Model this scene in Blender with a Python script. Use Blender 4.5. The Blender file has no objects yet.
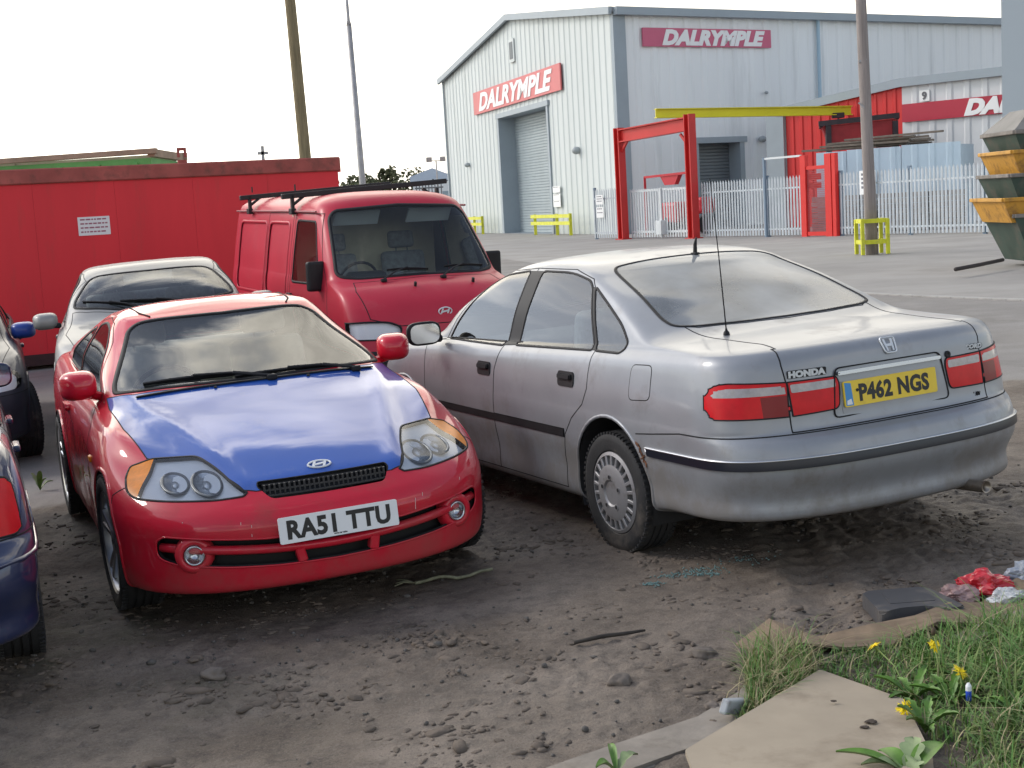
import bpy, bmesh, math, random
import numpy as np
from mathutils import Vector, Matrix, Euler, noise
from mathutils.bvhtree import BVHTree

R = math.radians
scene = bpy.context.scene
COL = scene.collection
rnd = random.Random(7)

# ------------------------------------------------------------------ camera
CAM_H, PITCH, ROLL, FPX = 1.700, R(7.297), R(-3.308), 1400.0
def make_camera():
    cam = bpy.data.cameras.new('camera')
    cam.sensor_width = 36.0
    cam.lens = FPX / 1024.0 * 36.0
    cam.clip_start, cam.clip_end = 0.1, 3000
    o = bpy.data.objects.new('camera', cam)
    COL.objects.link(o)
    c, s = math.cos(PITCH), math.sin(PITCH)
    cr, sr = math.cos(ROLL), math.sin(ROLL)
    r0, d0, f0 = Vector((1, 0, 0)), Vector((0, -s, -c)), Vector((0, c, -s))
    right = r0 * cr - d0 * sr
    down = r0 * sr + d0 * cr
    m = Matrix.Identity(4)
    for i in range(3):
        m[i][0], m[i][1], m[i][2] = right[i], -down[i], -f0[i]
    m[2][3] = CAM_H
    o.matrix_world = m
    scene.camera = o
make_camera()

# ------------------------------------------------------------------ object helpers
def tag(o, label=None, cat=None, group=None, kind=None):
    if label: o['label'] = label
    if cat: o['category'] = cat
    if group: o['group'] = group
    if kind: o['kind'] = kind
    return o

def empty(name, loc=(0, 0, 0), rot=(0, 0, 0), parent=None):
    o = bpy.data.objects.new(name, None)
    o.empty_display_size = 0.2
    COL.objects.link(o)
    o.location = loc
    o.rotation_euler = rot
    if parent: o.parent = parent
    return o

def obj(name, data, mat=None, parent=None, smooth=False):
    if isinstance(data, bmesh.types.BMesh):
        me = bpy.data.meshes.new(name)
        data.to_mesh(me); data.free()
    else:
        me = data
    if mat is not None:
        for m in (mat if isinstance(mat, (list, tuple)) else [mat]):
            me.materials.append(m)
    if smooth:
        for p in me.polygons: p.use_smooth = True
    o = bpy.data.objects.new(name, me)
    COL.objects.link(o)
    if parent: o.parent = parent
    return o

def autosmooth(o, deg=35):
    me = o.data
    for p in me.polygons: p.use_smooth = True
    me.set_sharp_from_angle(angle=R(deg))
    return o

def copy_tree(o, parent=None):
    c = o.copy(); COL.objects.link(c)
    c.parent = parent
    if parent: c.matrix_parent_inverse = o.matrix_parent_inverse
    for ch in o.children: copy_tree(ch, c)
    return c

def rename_tree_labels(o, label): o['label'] = label

# ------------------------------------------------------------------ mesh builders (add to a bmesh)
def new(): return bmesh.new()

def box(bm, c, d, rot=None, bev=0.0, seg=2, mi=0):
    """box centre c, full size d"""
    r = bmesh.ops.create_cube(bm, size=1.0)
    vs = r['verts']
    fs = list({f for v in vs for f in v.link_faces})
    m = Matrix.Translation(Vector(c))
    if rot is not None: m = m @ Euler(rot).to_matrix().to_4x4()
    m = m @ Matrix.Diagonal((d[0], d[1], d[2], 1))
    bmesh.ops.transform(bm, matrix=m, verts=vs)
    if mi:
        for f in fs: f.material_index = mi
    if bev > 0:
        es = list({e for v in vs for e in v.link_edges})
        bmesh.ops.bevel(bm, geom=es, offset=bev, segments=seg, affect='EDGES', profile=.5)
    return bm

def hexa(bm, bottom, top, mi=0):
    """solid from 4 bottom points (counter-clockwise from above) and 4 top points"""
    b = [bm.verts.new(p) for p in bottom]; t = [bm.verts.new(p) for p in top]
    n = len(b)
    fs = [bm.faces.new(b[::-1]), bm.faces.new(t)]
    for i in range(n):
        fs.append(bm.faces.new((b[i], b[(i+1) % n], t[(i+1) % n], t[i])))
    for f in fs: f.material_index = mi
    return bm

def bar(bm, a, b, w, h=None, up=(0, 0, 1), bev=0.0, mi=0):
    """rectangular bar from a to b, w across, h along 'up'"""
    a, b = Vector(a), Vector(b); h = h or w
    x = (b - a); L = x.length; x.normalize()
    up = Vector(up)
    if abs(x.dot(up)) > .99: up = Vector((0, 1, 0))
    y = up.cross(x).normalized(); z = x.cross(y)
    m = Matrix((x, y, z)).transposed().to_4x4(); m.translation = (a + b) / 2
    r = bmesh.ops.create_cube(bm, size=1.0); vs = r['verts']
    if mi:
        for f in {f for v in vs for f in v.link_faces}: f.material_index = mi
    bmesh.ops.transform(bm, matrix=m @ Matrix.Diagonal((L, w, h, 1)), verts=vs)
    if bev > 0:
        bmesh.ops.bevel(bm, geom=list({e for v in vs for e in v.link_edges}), offset=bev, segments=1, affect='EDGES')
    return bm

def tube(bm, pts, r, n=8, caps=True, mi=0):
    """round tube along pts; r number or list"""
    pts = [Vector(p) for p in pts]
    rs = r if isinstance(r, (list, tuple)) else [r] * len(pts)
    rings = []; prev = None
    for i, p in enumerate(pts):
        t = (pts[min(i+1, len(pts)-1)] - pts[max(i-1, 0)])
        t.normalize()
        if prev is None:
            u = Vector((0, 0, 1)) if abs(t.z) < .9 else Vector((1, 0, 0))
            x = t.cross(u).normalized()
        else:
            x = (prev - t * prev.dot(t)).normalized()
        prev = x; y = t.cross(x)
        rings.append([bm.verts.new(p + (x*math.cos(2*math.pi*k/n) + y*math.sin(2*math.pi*k/n)) * rs[i]) for k in range(n)])
    for i in range(len(rings)-1):
        for k in range(n):
            f = bm.faces.new((rings[i][k], rings[i][(k+1) % n], rings[i+1][(k+1) % n], rings[i+1][k])); f.material_index = mi
    if caps:
        f = bm.faces.new(rings[0][::-1]); f.material_index = mi
        f = bm.faces.new(rings[-1]); f.material_index = mi
    return bm

def lathe(bm, prof, n=32, axis='y', c=(0, 0, 0), mi=0, close=False):
    """prof list of (radius, along). axis: direction of 'along'"""
    c = Vector(c); rings = []
    for (r, a) in prof:
        ring = []
        for k in range(n):
            t = 2*math.pi*k/n; p, q = r*math.cos(t), r*math.sin(t)
            v = {'y': (p, a, q), 'x': (a, p, q), 'z': (p, q, a)}[axis]
            ring.append(bm.verts.new(c + Vector(v)))
        rings.append(ring)
    for i in range(len(rings)-1):
        for k in range(n):
            f = bm.faces.new((rings[i][k], rings[i][(k+1) % n], rings[i+1][(k+1) % n], rings[i+1][k])); f.material_index = mi
    if close:
        bm.faces.new(rings[0][::-1]); bm.faces.new(rings[-1])
    return bm

def prism(bm, poly, z0, z1, frame=None, mi=0, bev=0.0):
    """extrude 2D polygon between z0 and z1; frame maps (x,y,z)->world"""
    F = frame or Matrix.Identity(4)
    b = [bm.verts.new(F @ Vector((p[0], p[1], z0))) for p in poly]
    t = [bm.verts.new(F @ Vector((p[0], p[1], z1))) for p in poly]
    n = len(poly)
    fs = [bm.faces.new(b[::-1]), bm.faces.new(t)]
    for i in range(n): fs.append(bm.faces.new((b[i], b[(i+1) % n], t[(i+1) % n], t[i])))
    for f in fs: f.material_index = mi
    if bev > 0:
        es = [e for e in fs[1].edges]
        bmesh.ops.bevel(bm, geom=es, offset=bev, segments=2, affect='EDGES')
    return bm

def fixn(bm):
    bmesh.ops.recalc_face_normals(bm, faces=bm.faces[:]); return bm

def rrect(w, h, r, n=4):
    out = []
    for cx, cy, a0 in ((w/2-r, h/2-r, 0), (-w/2+r, h/2-r, 90), (-w/2+r, -h/2+r, 180), (w/2-r, -h/2+r, 270)):
        for k in range(n+1):
            a = R(a0 + 90*k/n); out.append((cx + r*math.cos(a), cy + r*math.sin(a)))
    return out

def round_poly(pts, r, n=4):
    """round the corners of a 2D polygon; r number or per-corner list"""
    out = []; N = len(pts)
    for i in range(N):
        rr = r[i] if isinstance(r, (list, tuple)) else r
        p0, p, p1 = (np.array(pts[(i+k) % N], float) for k in (-1, 0, 1))
        a, b = p0 - p, p1 - p; la, lb = np.linalg.norm(a), np.linalg.norm(b)
        d = min(rr, la*.48, lb*.48)
        if d < 1e-4: out.append(tuple(p)); continue
        A, B = p + a/la*d, p + b/lb*d
        for k in range(n+1):
            t = k/n; out.append(tuple((1-t)**2*A + 2*t*(1-t)*p + t*t*B))
    return out

def text_mesh(body, size, extrude=0.002, bold=0.0, shear=0.0, xs=1.0, spacing=1.0, align='CENTER'):
    """lettering as a mesh in the local XY plane, centred"""
    cu = bpy.data.curves.new('lettering', 'FONT')
    cu.body = body; cu.size = size; cu.extrude = extrude; cu.offset = bold; cu.shear = shear
    cu.space_character = spacing; cu.align_x = align; cu.align_y = 'CENTER'; cu.resolution_u = 3
    o = bpy.data.objects.new('lettering', cu); COL.objects.link(o)
    dg = bpy.context.evaluated_depsgraph_get()
    me = bpy.data.meshes.new_from_object(o.evaluated_get(dg))
    bpy.data.objects.remove(o); bpy.data.curves.remove(cu)
    me.transform(Matrix.Diagonal((xs, 1, 1, 1)))
    co = np.array([v.co[:] for v in me.vertices])
    c = (co.max(0) + co.min(0)) / 2
    me.transform(Matrix.Translation((-c[0], -c[1], 0)))
    me.materials.clear()
    return me

def frame_from(origin, x, up):
    """4x4 with local X along x, local Y close to up, local Z = outward normal"""
    x = Vector(x).normalized(); up = Vector(up)
    z = x.cross(up).normalized(); y = z.cross(x)
    m = Matrix((x, y, z)).transposed().to_4x4(); m.translation = Vector(origin)
    return m

# ------------------------------------------------------------------ materials
MATS = {}
def nodes_of(m):
    m.use_nodes = True
    return m.node_tree.nodes, m.node_tree.links

def pbr(name, col, rough=.5, metal=0.0, coat=0.0, coat_rough=.05, spec=.5, var=0.0, vscale=6.0, bump=0.0, bscale=40.0,
        rvar=0.0, dirt=None, dirt_amt=0.0, dirt_scale=5.0, aniso=None, coords='Object', emit=None, trans=0.0, ior=1.45, stretch=None):
    """principled material; var: value variation; dirt: patches of a second colour; bump: noise bump"""
    if name in MATS: return MATS[name]
    m = bpy.data.materials.new(name); MATS[name] = m
    n, l = nodes_of(m)
    b = n['Principled BSDF']
    b.inputs['Base Color'].default_value = (*col, 1)
    b.inputs['Roughness'].default_value = rough
    b.inputs['Metallic'].default_value = metal
    b.inputs['Coat Weight'].default_value = coat
    b.inputs['Coat Roughness'].default_value = coat_rough
    b.inputs['Specular IOR Level'].default_value = spec
    b.inputs['IOR'].default_value = ior
    b.inputs['Transmission Weight'].default_value = trans
    if emit:
        b.inputs['Emission Color'].default_value = (*emit[0], 1); b.inputs['Emission Strength'].default_value = emit[1]
    if var or bump or rvar or dirt:
        tc = n.new('ShaderNodeTexCoord'); src = tc.outputs[coords]
        if stretch:
            mp = n.new('ShaderNodeMapping'); mp.inputs['Scale'].default_value = stretch
            l.new(src, mp.inputs['Vector']); src = mp.outputs['Vector']
        def nz(scale, detail=5, rg=.6):
            t = n.new('ShaderNodeTexNoise'); t.inputs['Scale'].default_value = scale
            t.inputs['Detail'].default_value = detail; t.inputs['Roughness'].default_value = rg
            l.new(src, t.inputs['Vector']); return t.outputs['Fac']
        colsock = None
        if var:
            mr = n.new('ShaderNodeMapRange'); l.new(nz(vscale), mr.inputs['Value'])
            mr.inputs['From Min'].default_value = .3; mr.inputs['From Max'].default_value = .7
            mr.inputs['To Min'].default_value = 1-var; mr.inputs['To Max'].default_value = 1+var
            mx = n.new('ShaderNodeVectorMath'); mx.operation = 'SCALE'
            mx.inputs[0].default_value = col; l.new(mr.outputs[0], mx.inputs['Scale'])
            colsock = mx.outputs[0]
        if dirt:
            mr = n.new('ShaderNodeMapRange'); l.new(nz(dirt_scale, 8, .65), mr.inputs['Value'])
            mr.inputs['From Min'].default_value = .62 - .25*dirt_amt; mr.inputs['From Max'].default_value = .80 - .2*dirt_amt
            mr.inputs['To Max'].default_value = min(1, .4 + dirt_amt)
            mc = n.new('ShaderNodeMix'); mc.data_type = 'RGBA'
            l.new(mr.outputs[0], mc.inputs['Factor'])
            if colsock: l.new(colsock, mc.inputs['A'])
            else: mc.inputs['A'].default_value = (*col, 1)
            mc.inputs['B'].default_value = (*dirt, 1)
            colsock = mc.outputs['Result']
            rr = n.new('ShaderNodeMapRange'); l.new(mr.outputs[0], rr.inputs['Value'])
            rr.inputs['To Min'].default_value = rough; rr.inputs['To Max'].default_value = max(rough, .75)
            l.new(rr.outputs[0], b.inputs['Roughness'])
        if colsock: l.new(colsock, b.inputs['Base Color'])
        if rvar and not dirt:
            mr = n.new('ShaderNodeMapRange'); l.new(nz(vscale*1.7), mr.inputs['Value'])
            mr.inputs['From Min'].default_value = .3; mr.inputs['From Max'].default_value = .7
            mr.inputs['To Min'].default_value = max(.02, rough-rvar); mr.inputs['To Max'].default_value = min(1, rough+rvar)
            l.new(mr.outputs[0], b.inputs['Roughness'])
        if bump:
            bp = n.new('ShaderNodeBump'); bp.inputs['Strength'].default_value = 1.0; bp.inputs['Distance'].default_value = bump
            l.new(nz(bscale), bp.inputs['Height']); l.new(bp.outputs[0], b.inputs['Normal'])
    return m

def glass_mat(name, tint=(.75, .82, .8), rough=.02, ior=1.5, dust_haze=0.0, dust_haze_col=(.5, .48, .44), dscale=3.0, refl=1.2):
    """thin window glass: mirror reflection by Fresnel, tinted see-through, a film of dust"""
    if name in MATS: return MATS[name]
    m = bpy.data.materials.new(name); MATS[name] = m
    n, l = nodes_of(m); n.clear()
    out = n.new('ShaderNodeOutputMaterial')
    fr = n.new('ShaderNodeFresnel'); fr.inputs['IOR'].default_value = ior
    tr = n.new('ShaderNodeBsdfTransparent'); tr.inputs['Color'].default_value = (*tint, 1)
    gl = n.new('ShaderNodeBsdfGlossy'); gl.inputs['Roughness'].default_value = rough
    mx = n.new('ShaderNodeMixShader')
    # two surfaces of a pane reflect about twice a single one
    dbl = n.new('ShaderNodeMath'); dbl.operation = 'MULTIPLY'; dbl.inputs[1].default_value = refl; dbl.use_clamp = True
    geo = n.new('ShaderNodeNewGeometry')
    l.new(fr.outputs[0], dbl.inputs[0])
    l.new(dbl.outputs[0], mx.inputs[0]); l.new(tr.outputs[0], mx.inputs[1]); l.new(gl.outputs[0], mx.inputs[2])
    last = mx.outputs[0]
    if dust_haze > 0:
        df = n.new('ShaderNodeBsdfDiffuse'); df.inputs['Color'].default_value = (*dust_haze_col, 1)
        tc = n.new('ShaderNodeTexCoord'); t = n.new('ShaderNodeTexNoise'); t.inputs['Scale'].default_value = dscale; t.inputs['Detail'].default_value = 6
        l.new(tc.outputs['Object'], t.inputs['Vector'])
        mr = n.new('ShaderNodeMapRange'); mr.inputs['From Min'].default_value = .3; mr.inputs['From Max'].default_value = .75
        mr.inputs['To Min'].default_value = dust_haze*.5; mr.inputs['To Max'].default_value = dust_haze*1.5
        l.new(t.outputs['Fac'], mr.inputs['Value'])
        m2 = n.new('ShaderNodeMixShader'); l.new(mr.outputs[0], m2.inputs[0]); l.new(last, m2.inputs[1]); l.new(df.outputs[0], m2.inputs[2])
        last = m2.outputs[0]
    l.new(last, out.inputs['Surface'])
    return m
# ------------------------------------------------------------------ car body kit
def pchip(xs, ys, x):
    xs, ys = np.asarray(xs, float), np.asarray(ys, float)
    if len(xs) == 1: return np.full(np.shape(x), ys[0])
    o = np.argsort(xs); xs, ys = xs[o], ys[o]
    h = np.diff(xs); d = np.diff(ys)/h; m = np.zeros(len(xs))
    if len(xs) > 2:
        for i in range(1, len(xs)-1):
            if d[i-1]*d[i] > 0:
                w1, w2 = 2*h[i]+h[i-1], h[i]+2*h[i-1]
                m[i] = (w1+w2)/(w1/d[i-1]+w2/d[i])
    m[0], m[-1] = d[0], d[-1]
    x = np.clip(x, xs[0], xs[-1]); k = np.clip(np.searchsorted(xs, x)-1, 0, len(xs)-2)
    t = (x-xs[k])/h[k]
    return ((2*t**3-3*t**2+1)*ys[k] + (t**3-2*t**2+t)*h[k]*m[k] + (-2*t**3+3*t**2)*ys[k+1] + (t**3-t**2)*h[k]*m[k+1])

def quarter(d, w, n, N):
    """superellipse quarter from (0 back, y=0) to (d back, y=w), N+1 points evenly spaced"""
    a = np.linspace(0, math.pi/2, 600)
    y = w*np.sin(a)**(2/n); x = d*(1-np.cos(a)**(2/n))
    s = np.concatenate([[0], np.cumsum(np.hypot(np.diff(x), np.diff(y)))])
    if s[-1] < 1e-9: return np.zeros(N+1), np.zeros(N+1)
    t = np.linspace(0, s[-1], N+1)
    return np.interp(t, s, x), np.interp(t, s, y)

NF, NS, NR = 40, 96, 40
def ring(xf, xr, w, z, df=.4, nf=2.6, dr=.35, nr=3.0, wx=None, cf=0.0, cr=0.0):
    """one horizontal ring of a half body, from front centre round the side to rear centre.
    z, wx: lists of (x, value); cf/cr: rise of the middle of the front/rear over the corner"""
    z = z if isinstance(z, (list, tuple)) else [(0, z)]
    fx, fy = quarter(df, w, nf, NF); rx, ry = quarter(dr, w, nr, NR)
    X = np.concatenate([xf-fx, np.linspace(xf-df, xr+dr, NS+1)[1:-1], (xr+rx)[::-1]])
    Y = np.concatenate([fy, np.full(NS-1, w), ry[::-1]])
    rel = Y/max(w, 1e-6)
    Z = pchip([p[0] for p in z], [p[1] for p in z], X)
    Z = Z + np.where(X > xf-df, cf*(1-rel**2), 0) + np.where(X < xr+dr, cr*(1-rel**2), 0)
    if wx: Y = Y*pchip([p[0] for p in wx], [p[1] for p in wx], X)
    return np.stack([X, Y, Z], -1)

def loft(rings, sub):
    """centripetal Catmull-Rom through the rings; returns (K, U, 3)"""
    K = len(rings); P = [2*rings[0]-rings[1]] + list(rings) + [2*rings[-1]-rings[-2]]
    out = []
    for k in range(K-1):
        p0, p1, p2, p3 = P[k], P[k+1], P[k+2], P[k+3]
        def dt(a, b): return np.maximum(np.linalg.norm(b-a, axis=-1, keepdims=True), 1e-5)**.5
        d0, d1, d2 = dt(p0, p1), dt(p1, p2), dt(p2, p3)
        m1 = (p1-p0)/d0-(p2-p0)/(d0+d1)+(p2-p1)/d1; m2 = (p2-p1)/d1-(p3-p1)/(d1+d2)+(p3-p2)/d2
        m1, m2 = m1*d1, m2*d1
        n = sub[k] if isinstance(sub, (list, tuple)) else sub
        for i in range(n):
            t = i/n
            out.append((2*t**3-3*t**2+1)*p1+(t**3-2*t**2+t)*m1+(-2*t**3+3*t**2)*p2+(t**3-t**2)*m2)
    out.append(rings[-1])
    return np.stack(out)

class Body:
    """half body surface (y >= 0) that is cut into labelled regions, then mirrored"""
    def __init__(self, rings, sub=6, disp=None):
        G = loft(rings, sub)
        if disp is not None: G = disp(G)
        self.G = G
        K, U, _ = G.shape
        du = np.gradient(G, axis=1); dv = np.gradient(G, axis=0)
        N = np.cross(du, dv); ln = np.linalg.norm(N, axis=-1, keepdims=True)
        N = np.where(ln > 1e-10, N/np.maximum(ln, 1e-10), np.array([0, 0, 1.0]))
        # outward: away from the centre line at mid height
        mid = N[K//3, U//2]
        if mid[1] < 0: N = -N; self.flip = True
        else: self.flip = False
        # on the mirror plane normals have no y
        for j in (0, U-1):
            N[:, j, 1] = 0; N[:, j] /= np.maximum(np.linalg.norm(N[:, j], axis=-1, keepdims=True), 1e-9)
        N[-1] = np.array([0, 0, 1.0])
        bm = bmesh.new(); self.bm = bm
        self.ln = bm.verts.layers.float_vector.new('n')
        self.lab = bm.faces.layers.int.new('lab')
        V = []
        for k in range(K):
            row = []
            for j in range(U):
                v = bm.verts.new(G[k, j]); v[self.ln] = N[k, j]; row.append(v)
            V.append(row)
        for k in range(K-1):
            for j in range(U-1):
                q = (V[k][j], V[k][j+1], V[k+1][j+1], V[k+1][j])
                if k == K-2 and np.linalg.norm(G[k+1, j]-G[k+1, j+1]) < 1e-7: q = q[:3]
                bm.faces.new(q if not self.flip else q[::-1])
        self.names = ['body']
        bm.normal_update()

    def id(self, name):
        if name not in self.names: self.names.append(name)
        return self.names.index(name)

    def cut(self, name, poly, ax, ok=None, over=('body',)):
        """label the region inside a polygon given in the projection ax=(u, v) as 'name'.
        ok(centre, normal) filters faces; only faces labelled in 'over' are taken"""
        bm = self.bm; u, v = Vector(ax[0]), Vector(ax[1])
        ov = {self.names.index(x) for x in over if x in self.names}; me = self.id(name)
        P = [(p[0], p[1]) for p in poly]
        xs, ys = [p[0] for p in P], [p[1] for p in P]
        x0, x1, y0, y1 = min(xs)-.05, max(xs)+.05, min(ys)-.05, max(ys)+.05
        lab = self.lab
        def uv(co): return co.dot(u), co.dot(v)
        cand = []
        for f in bm.faces:
            if f[lab] not in ov: continue
            c = f.calc_center_median(); a, b = uv(c)
            if x0 < a < x1 and y0 < b < y1 and (ok is None or ok(c, f.normal)): cand.append(f)
        cand = set(cand)
        n = len(P); w = u.cross(v)
        for i in range(n):
            a, b = Vector(P[i]), Vector(P[(i+1) % n])
            d = b-a; L = d.length
            if L < 1e-5: continue
            d /= L; nn = Vector((-d.y, d.x))
            hit = []
            for f in cand:
                mn, mx, tn, tx = 9, -9, 9, -9
                for vt in f.verts:
                    q = Vector(uv(vt.co))-a; s = q.dot(nn); t = q.dot(d)
                    mn = min(mn, s); mx = max(mx, s); tn = min(tn, t); tx = max(tx, t)
                if mn < -1e-6 and mx > 1e-6 and tx > -1e-4 and tn < L+1e-4: hit.append(f)
            if not hit: continue
            geom = hit + list({e for f in hit for e in f.edges}) + list({x for f in hit for x in f.verts})
            co = u*a.x + v*a.y; no = u*nn.x + v*nn.y
            r = bmesh.ops.bisect_plane(bm, geom=geom, dist=1e-6, plane_co=co, plane_no=no)
            cand = {f for f in cand if f.is_valid}
            for g in r['geom']:
                if isinstance(g, bmesh.types.BMFace): cand.add(g)
            for g in r['geom_cut']:
                if isinstance(g, bmesh.types.BMEdge):
                    for f in g.link_faces:
                        if f[lab] in ov: cand.add(f)
        def inside(x, y):
            c = False; j = n-1
            for i in range(n):
                if (P[i][1] > y) != (P[j][1] > y) and x < (P[j][0]-P[i][0])*(y-P[i][1])/(P[j][1]-P[i][1])+P[i][0]: c = not c
                j = i
            return c
        for f in cand:
            if f.is_valid and f[lab] in ov and inside(*uv(f.calc_center_median())): f[lab] = me

    def faces(self, *names):
        ids = {self.names.index(x) for x in names if x in self.names}
        return [f for f in self.bm.faces if f[self.lab] in ids]

    def mesh(self, name, labels, side=0, offset=0.0, flip=False, flat=0.0):
        """mesh of the region; side 0 both halves welded, +1 the y>0 half, -1 mirrored"""
        fs = self.faces(*labels)
        idx = {}; co = []; no = []; polys = []
        def add(sgn):
            loc = {}
            for f in fs:
                poly = []
                for v in f.verts:
                    if v not in loc:
                        onp = abs(v.co.y) < 1e-5
                        if side == 0 and onp and v in idx: loc[v] = idx[v]
                        else:
                            n = v[self.ln].normalized() if v[self.ln].length > 1e-6 else Vector((0, 0, 1))
                            p = v.co + n*offset
                            loc[v] = len(co); co.append((p.x, p.y*sgn, p.z)); no.append((n.x, n.y*sgn, n.z))
                            if onp: idx[v] = loc[v]
                    poly.append(loc[v])
                if (sgn < 0) != flip: poly = poly[::-1]
                polys.append(poly)
        if side >= 0: add(1)
        if side <= 0: add(-1)
        me = bpy.data.meshes.new(name)
        me.from_pydata(co, [], polys); me.update()
        for p in me.polygons: p.use_smooth = True
        if flat:
            m = Vector()
            for p in me.polygons: m += p.normal*p.area
            m.normalize(); no = [tuple((Vector(q)*(1-flat)+m*flat).normalized()) for q in no]
        if flip: no = [(-a, -b, -c) for a, b, c in no]
        me.normals_split_custom_set_from_vertices(no)
        return me

    def seam(self, bm, labels, w=.006, h=.0015, side=0, inner=None, depth=0.0, skipy=True, cond=None):
        """raised strip along the edge of a region into bm. inner: centre offset into the region"""
        ids = {self.names.index(x) for x in labels if x in self.names}
        off = inner or 0.0
        nxt = {}
        for e in self.bm.edges:
            a = [l for l in e.link_loops if l.face[self.lab] in ids]
            if len(a) != 1 and not (len(e.link_loops) == 2 and len(a) == 1): continue
            l = a[0]
            v1, v2 = l.vert, l.link_loop_next.vert
            if skipy and abs(v1.co.y) < 1e-4 and abs(v2.co.y) < 1e-4: continue
            if cond and not cond((v1.co+v2.co)/2): continue
            nxt.setdefault(v1, []).append((v2, l.face.normal.copy()))
        acc = {}
        for v1, lst in nxt.items():
            for v2, fn in lst:
                t = (v2.co-v1.co)
                if t.length < 1e-7: continue
                t.normalize()
                for v in (v1, v2):
                    n = v[self.ln]; n = n.normalized() if n.length > 1e-6 else fn
                    s = n.cross(t); A = acc.setdefault(v, [Vector(), n, 0]); A[0] += s; A[2] += 1
        for sgn in ((1, -1) if side == 0 else (side,)):
            vs = {}
            for v, (s, n, k) in acc.items():
                m = s/k; L = m.length
                s = (m/L) * min(1/max(L, .5), 1.6) if L > 1e-3 else s
                if s.length < 1e-5: s = n.orthogonal()
                row = []
                for (o, hh) in ((-w/2+off, -.002), (-w/2+off, h*.7), (off, h), (w/2+off, h*.7), (w/2+off, -.002)):
                    p = v.co+s*o+n*hh
                    row.append(bm.verts.new((p.x, p.y*sgn, p.z)))
                vs[v] = row
            for v1, lst in nxt.items():
                for v2, fn in lst:
                    if v1 not in vs or v2 not in vs: continue
                    a, b = vs[v1], vs[v2]
                    for i in range(4):
                        q = (a[i], a[i+1], b[i+1], b[i])
                        try: f = bm.faces.new(q if sgn < 0 else q[::-1]); f.smooth = True
                        except ValueError: pass
        return bm

    def bvh(self):
        self.bm.faces.ensure_lookup_table()
        return BVHTree.FromBMesh(self.bm)

SIDE = ((1, 0, 0), (0, 0, 1)); TOP = ((1, 0, 0), (0, 1, 0)); END = ((0, 1, 0), (0, 0, 1))
def circle(cx, cy, r, n=40): return [(cx+r*math.cos(2*math.pi*k/n), cy+r*math.sin(2*math.pi*k/n)) for k in range(n)]
def mirror_y(bm):
    for v in bm.verts: v.co.y = -v.co.y
    bmesh.ops.reverse_faces(bm, faces=bm.faces[:]); return bm
# ------------------------------------------------------------------ car fittings
def M_(): pass
RUBBER = pbr('tyre_rubber', (.022, .022, .023), .75, var=.25, vscale=8, bump=.002, bscale=60, dirt=(.13, .11, .09), dirt_amt=.35, dirt_scale=5)
BLACK = pbr('black_plastic', (.018, .018, .02), .5, var=.2, spec=.3)
SATIN = pbr('black_satin', (.012, .012, .014), .6, spec=.3)
DARK = pbr('dark_trim', (.022, .022, .024), .8)
CHROME = pbr('chrome', (.75, .76, .78), .12, metal=1.0)
DULLCHROME = pbr('dull_chrome', (.55, .56, .58), .28, metal=1.0)
ALLOY = pbr('alloy', (.45, .46, .48), .3, metal=.9, dirt=(.12, .1, .08), dirt_amt=.25, dirt_scale=6)
HUB = pbr('hubcap_plastic', (.27, .265, .27), .45, metal=.35, dirt=(.11, .09, .075), dirt_amt=.4, dirt_scale=9)
CLOTH = pbr('seat_cloth', (.17, .17, .175), .9, var=.3, vscale=20)
CLOTH_TAN = pbr('seat_tan', (.46, .41, .34), .85, var=.15, vscale=10)
GLASS = glass_mat('car_glass', (.80, .88, .87), dust_haze=.014)
GLASS_SIDE = glass_mat('car_glass_side', (.72, .82, .82), dust_haze=.02, refl=1.9)
GLASS_DUST_HAZE = glass_mat('car_glass_dust_haze', (.66, .72, .72), rough=.04, dust_haze=.34, dust_haze_col=(.58, .60, .61), dscale=2.5)  # pale dust film; its bluish white also paints in the reflected sky
LENS = glass_mat('lamp_lens', (.98, .99, 1.0), ior=1.38, dust_haze=.01)
REFL = pbr('lamp_reflector', (.96, .97, .98), .35, metal=0.0)
REDLENS = pbr('red_lens', (.58, .008, .014), .2, spec=.22, var=.12, vscale=14)
SMOKELENS = pbr('clear_band_lens', (.34, .31, .31), .2, coat=.5, coat_rough=.05, var=.2, vscale=25)
AMBER = pbr('amber_lens', (.72, .23, .02), .3, spec=.25, var=.15, vscale=30)
PLATE_Y = pbr('plate_yellow', (.78, .55, .04), .35, dirt=(.45, .33, .1), dirt_amt=.2, dirt_scale=9)
PLATE_W = pbr('plate_white', (.74, .75, .76), .35, dirt=(.5, .48, .44), dirt_amt=.15, dirt_scale=9)
PLATE_INK = pbr('plate_ink', (.012, .012, .014), .4)
BLUEBAND = pbr('plate_blue', (.05, .25, .55), .4)

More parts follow.
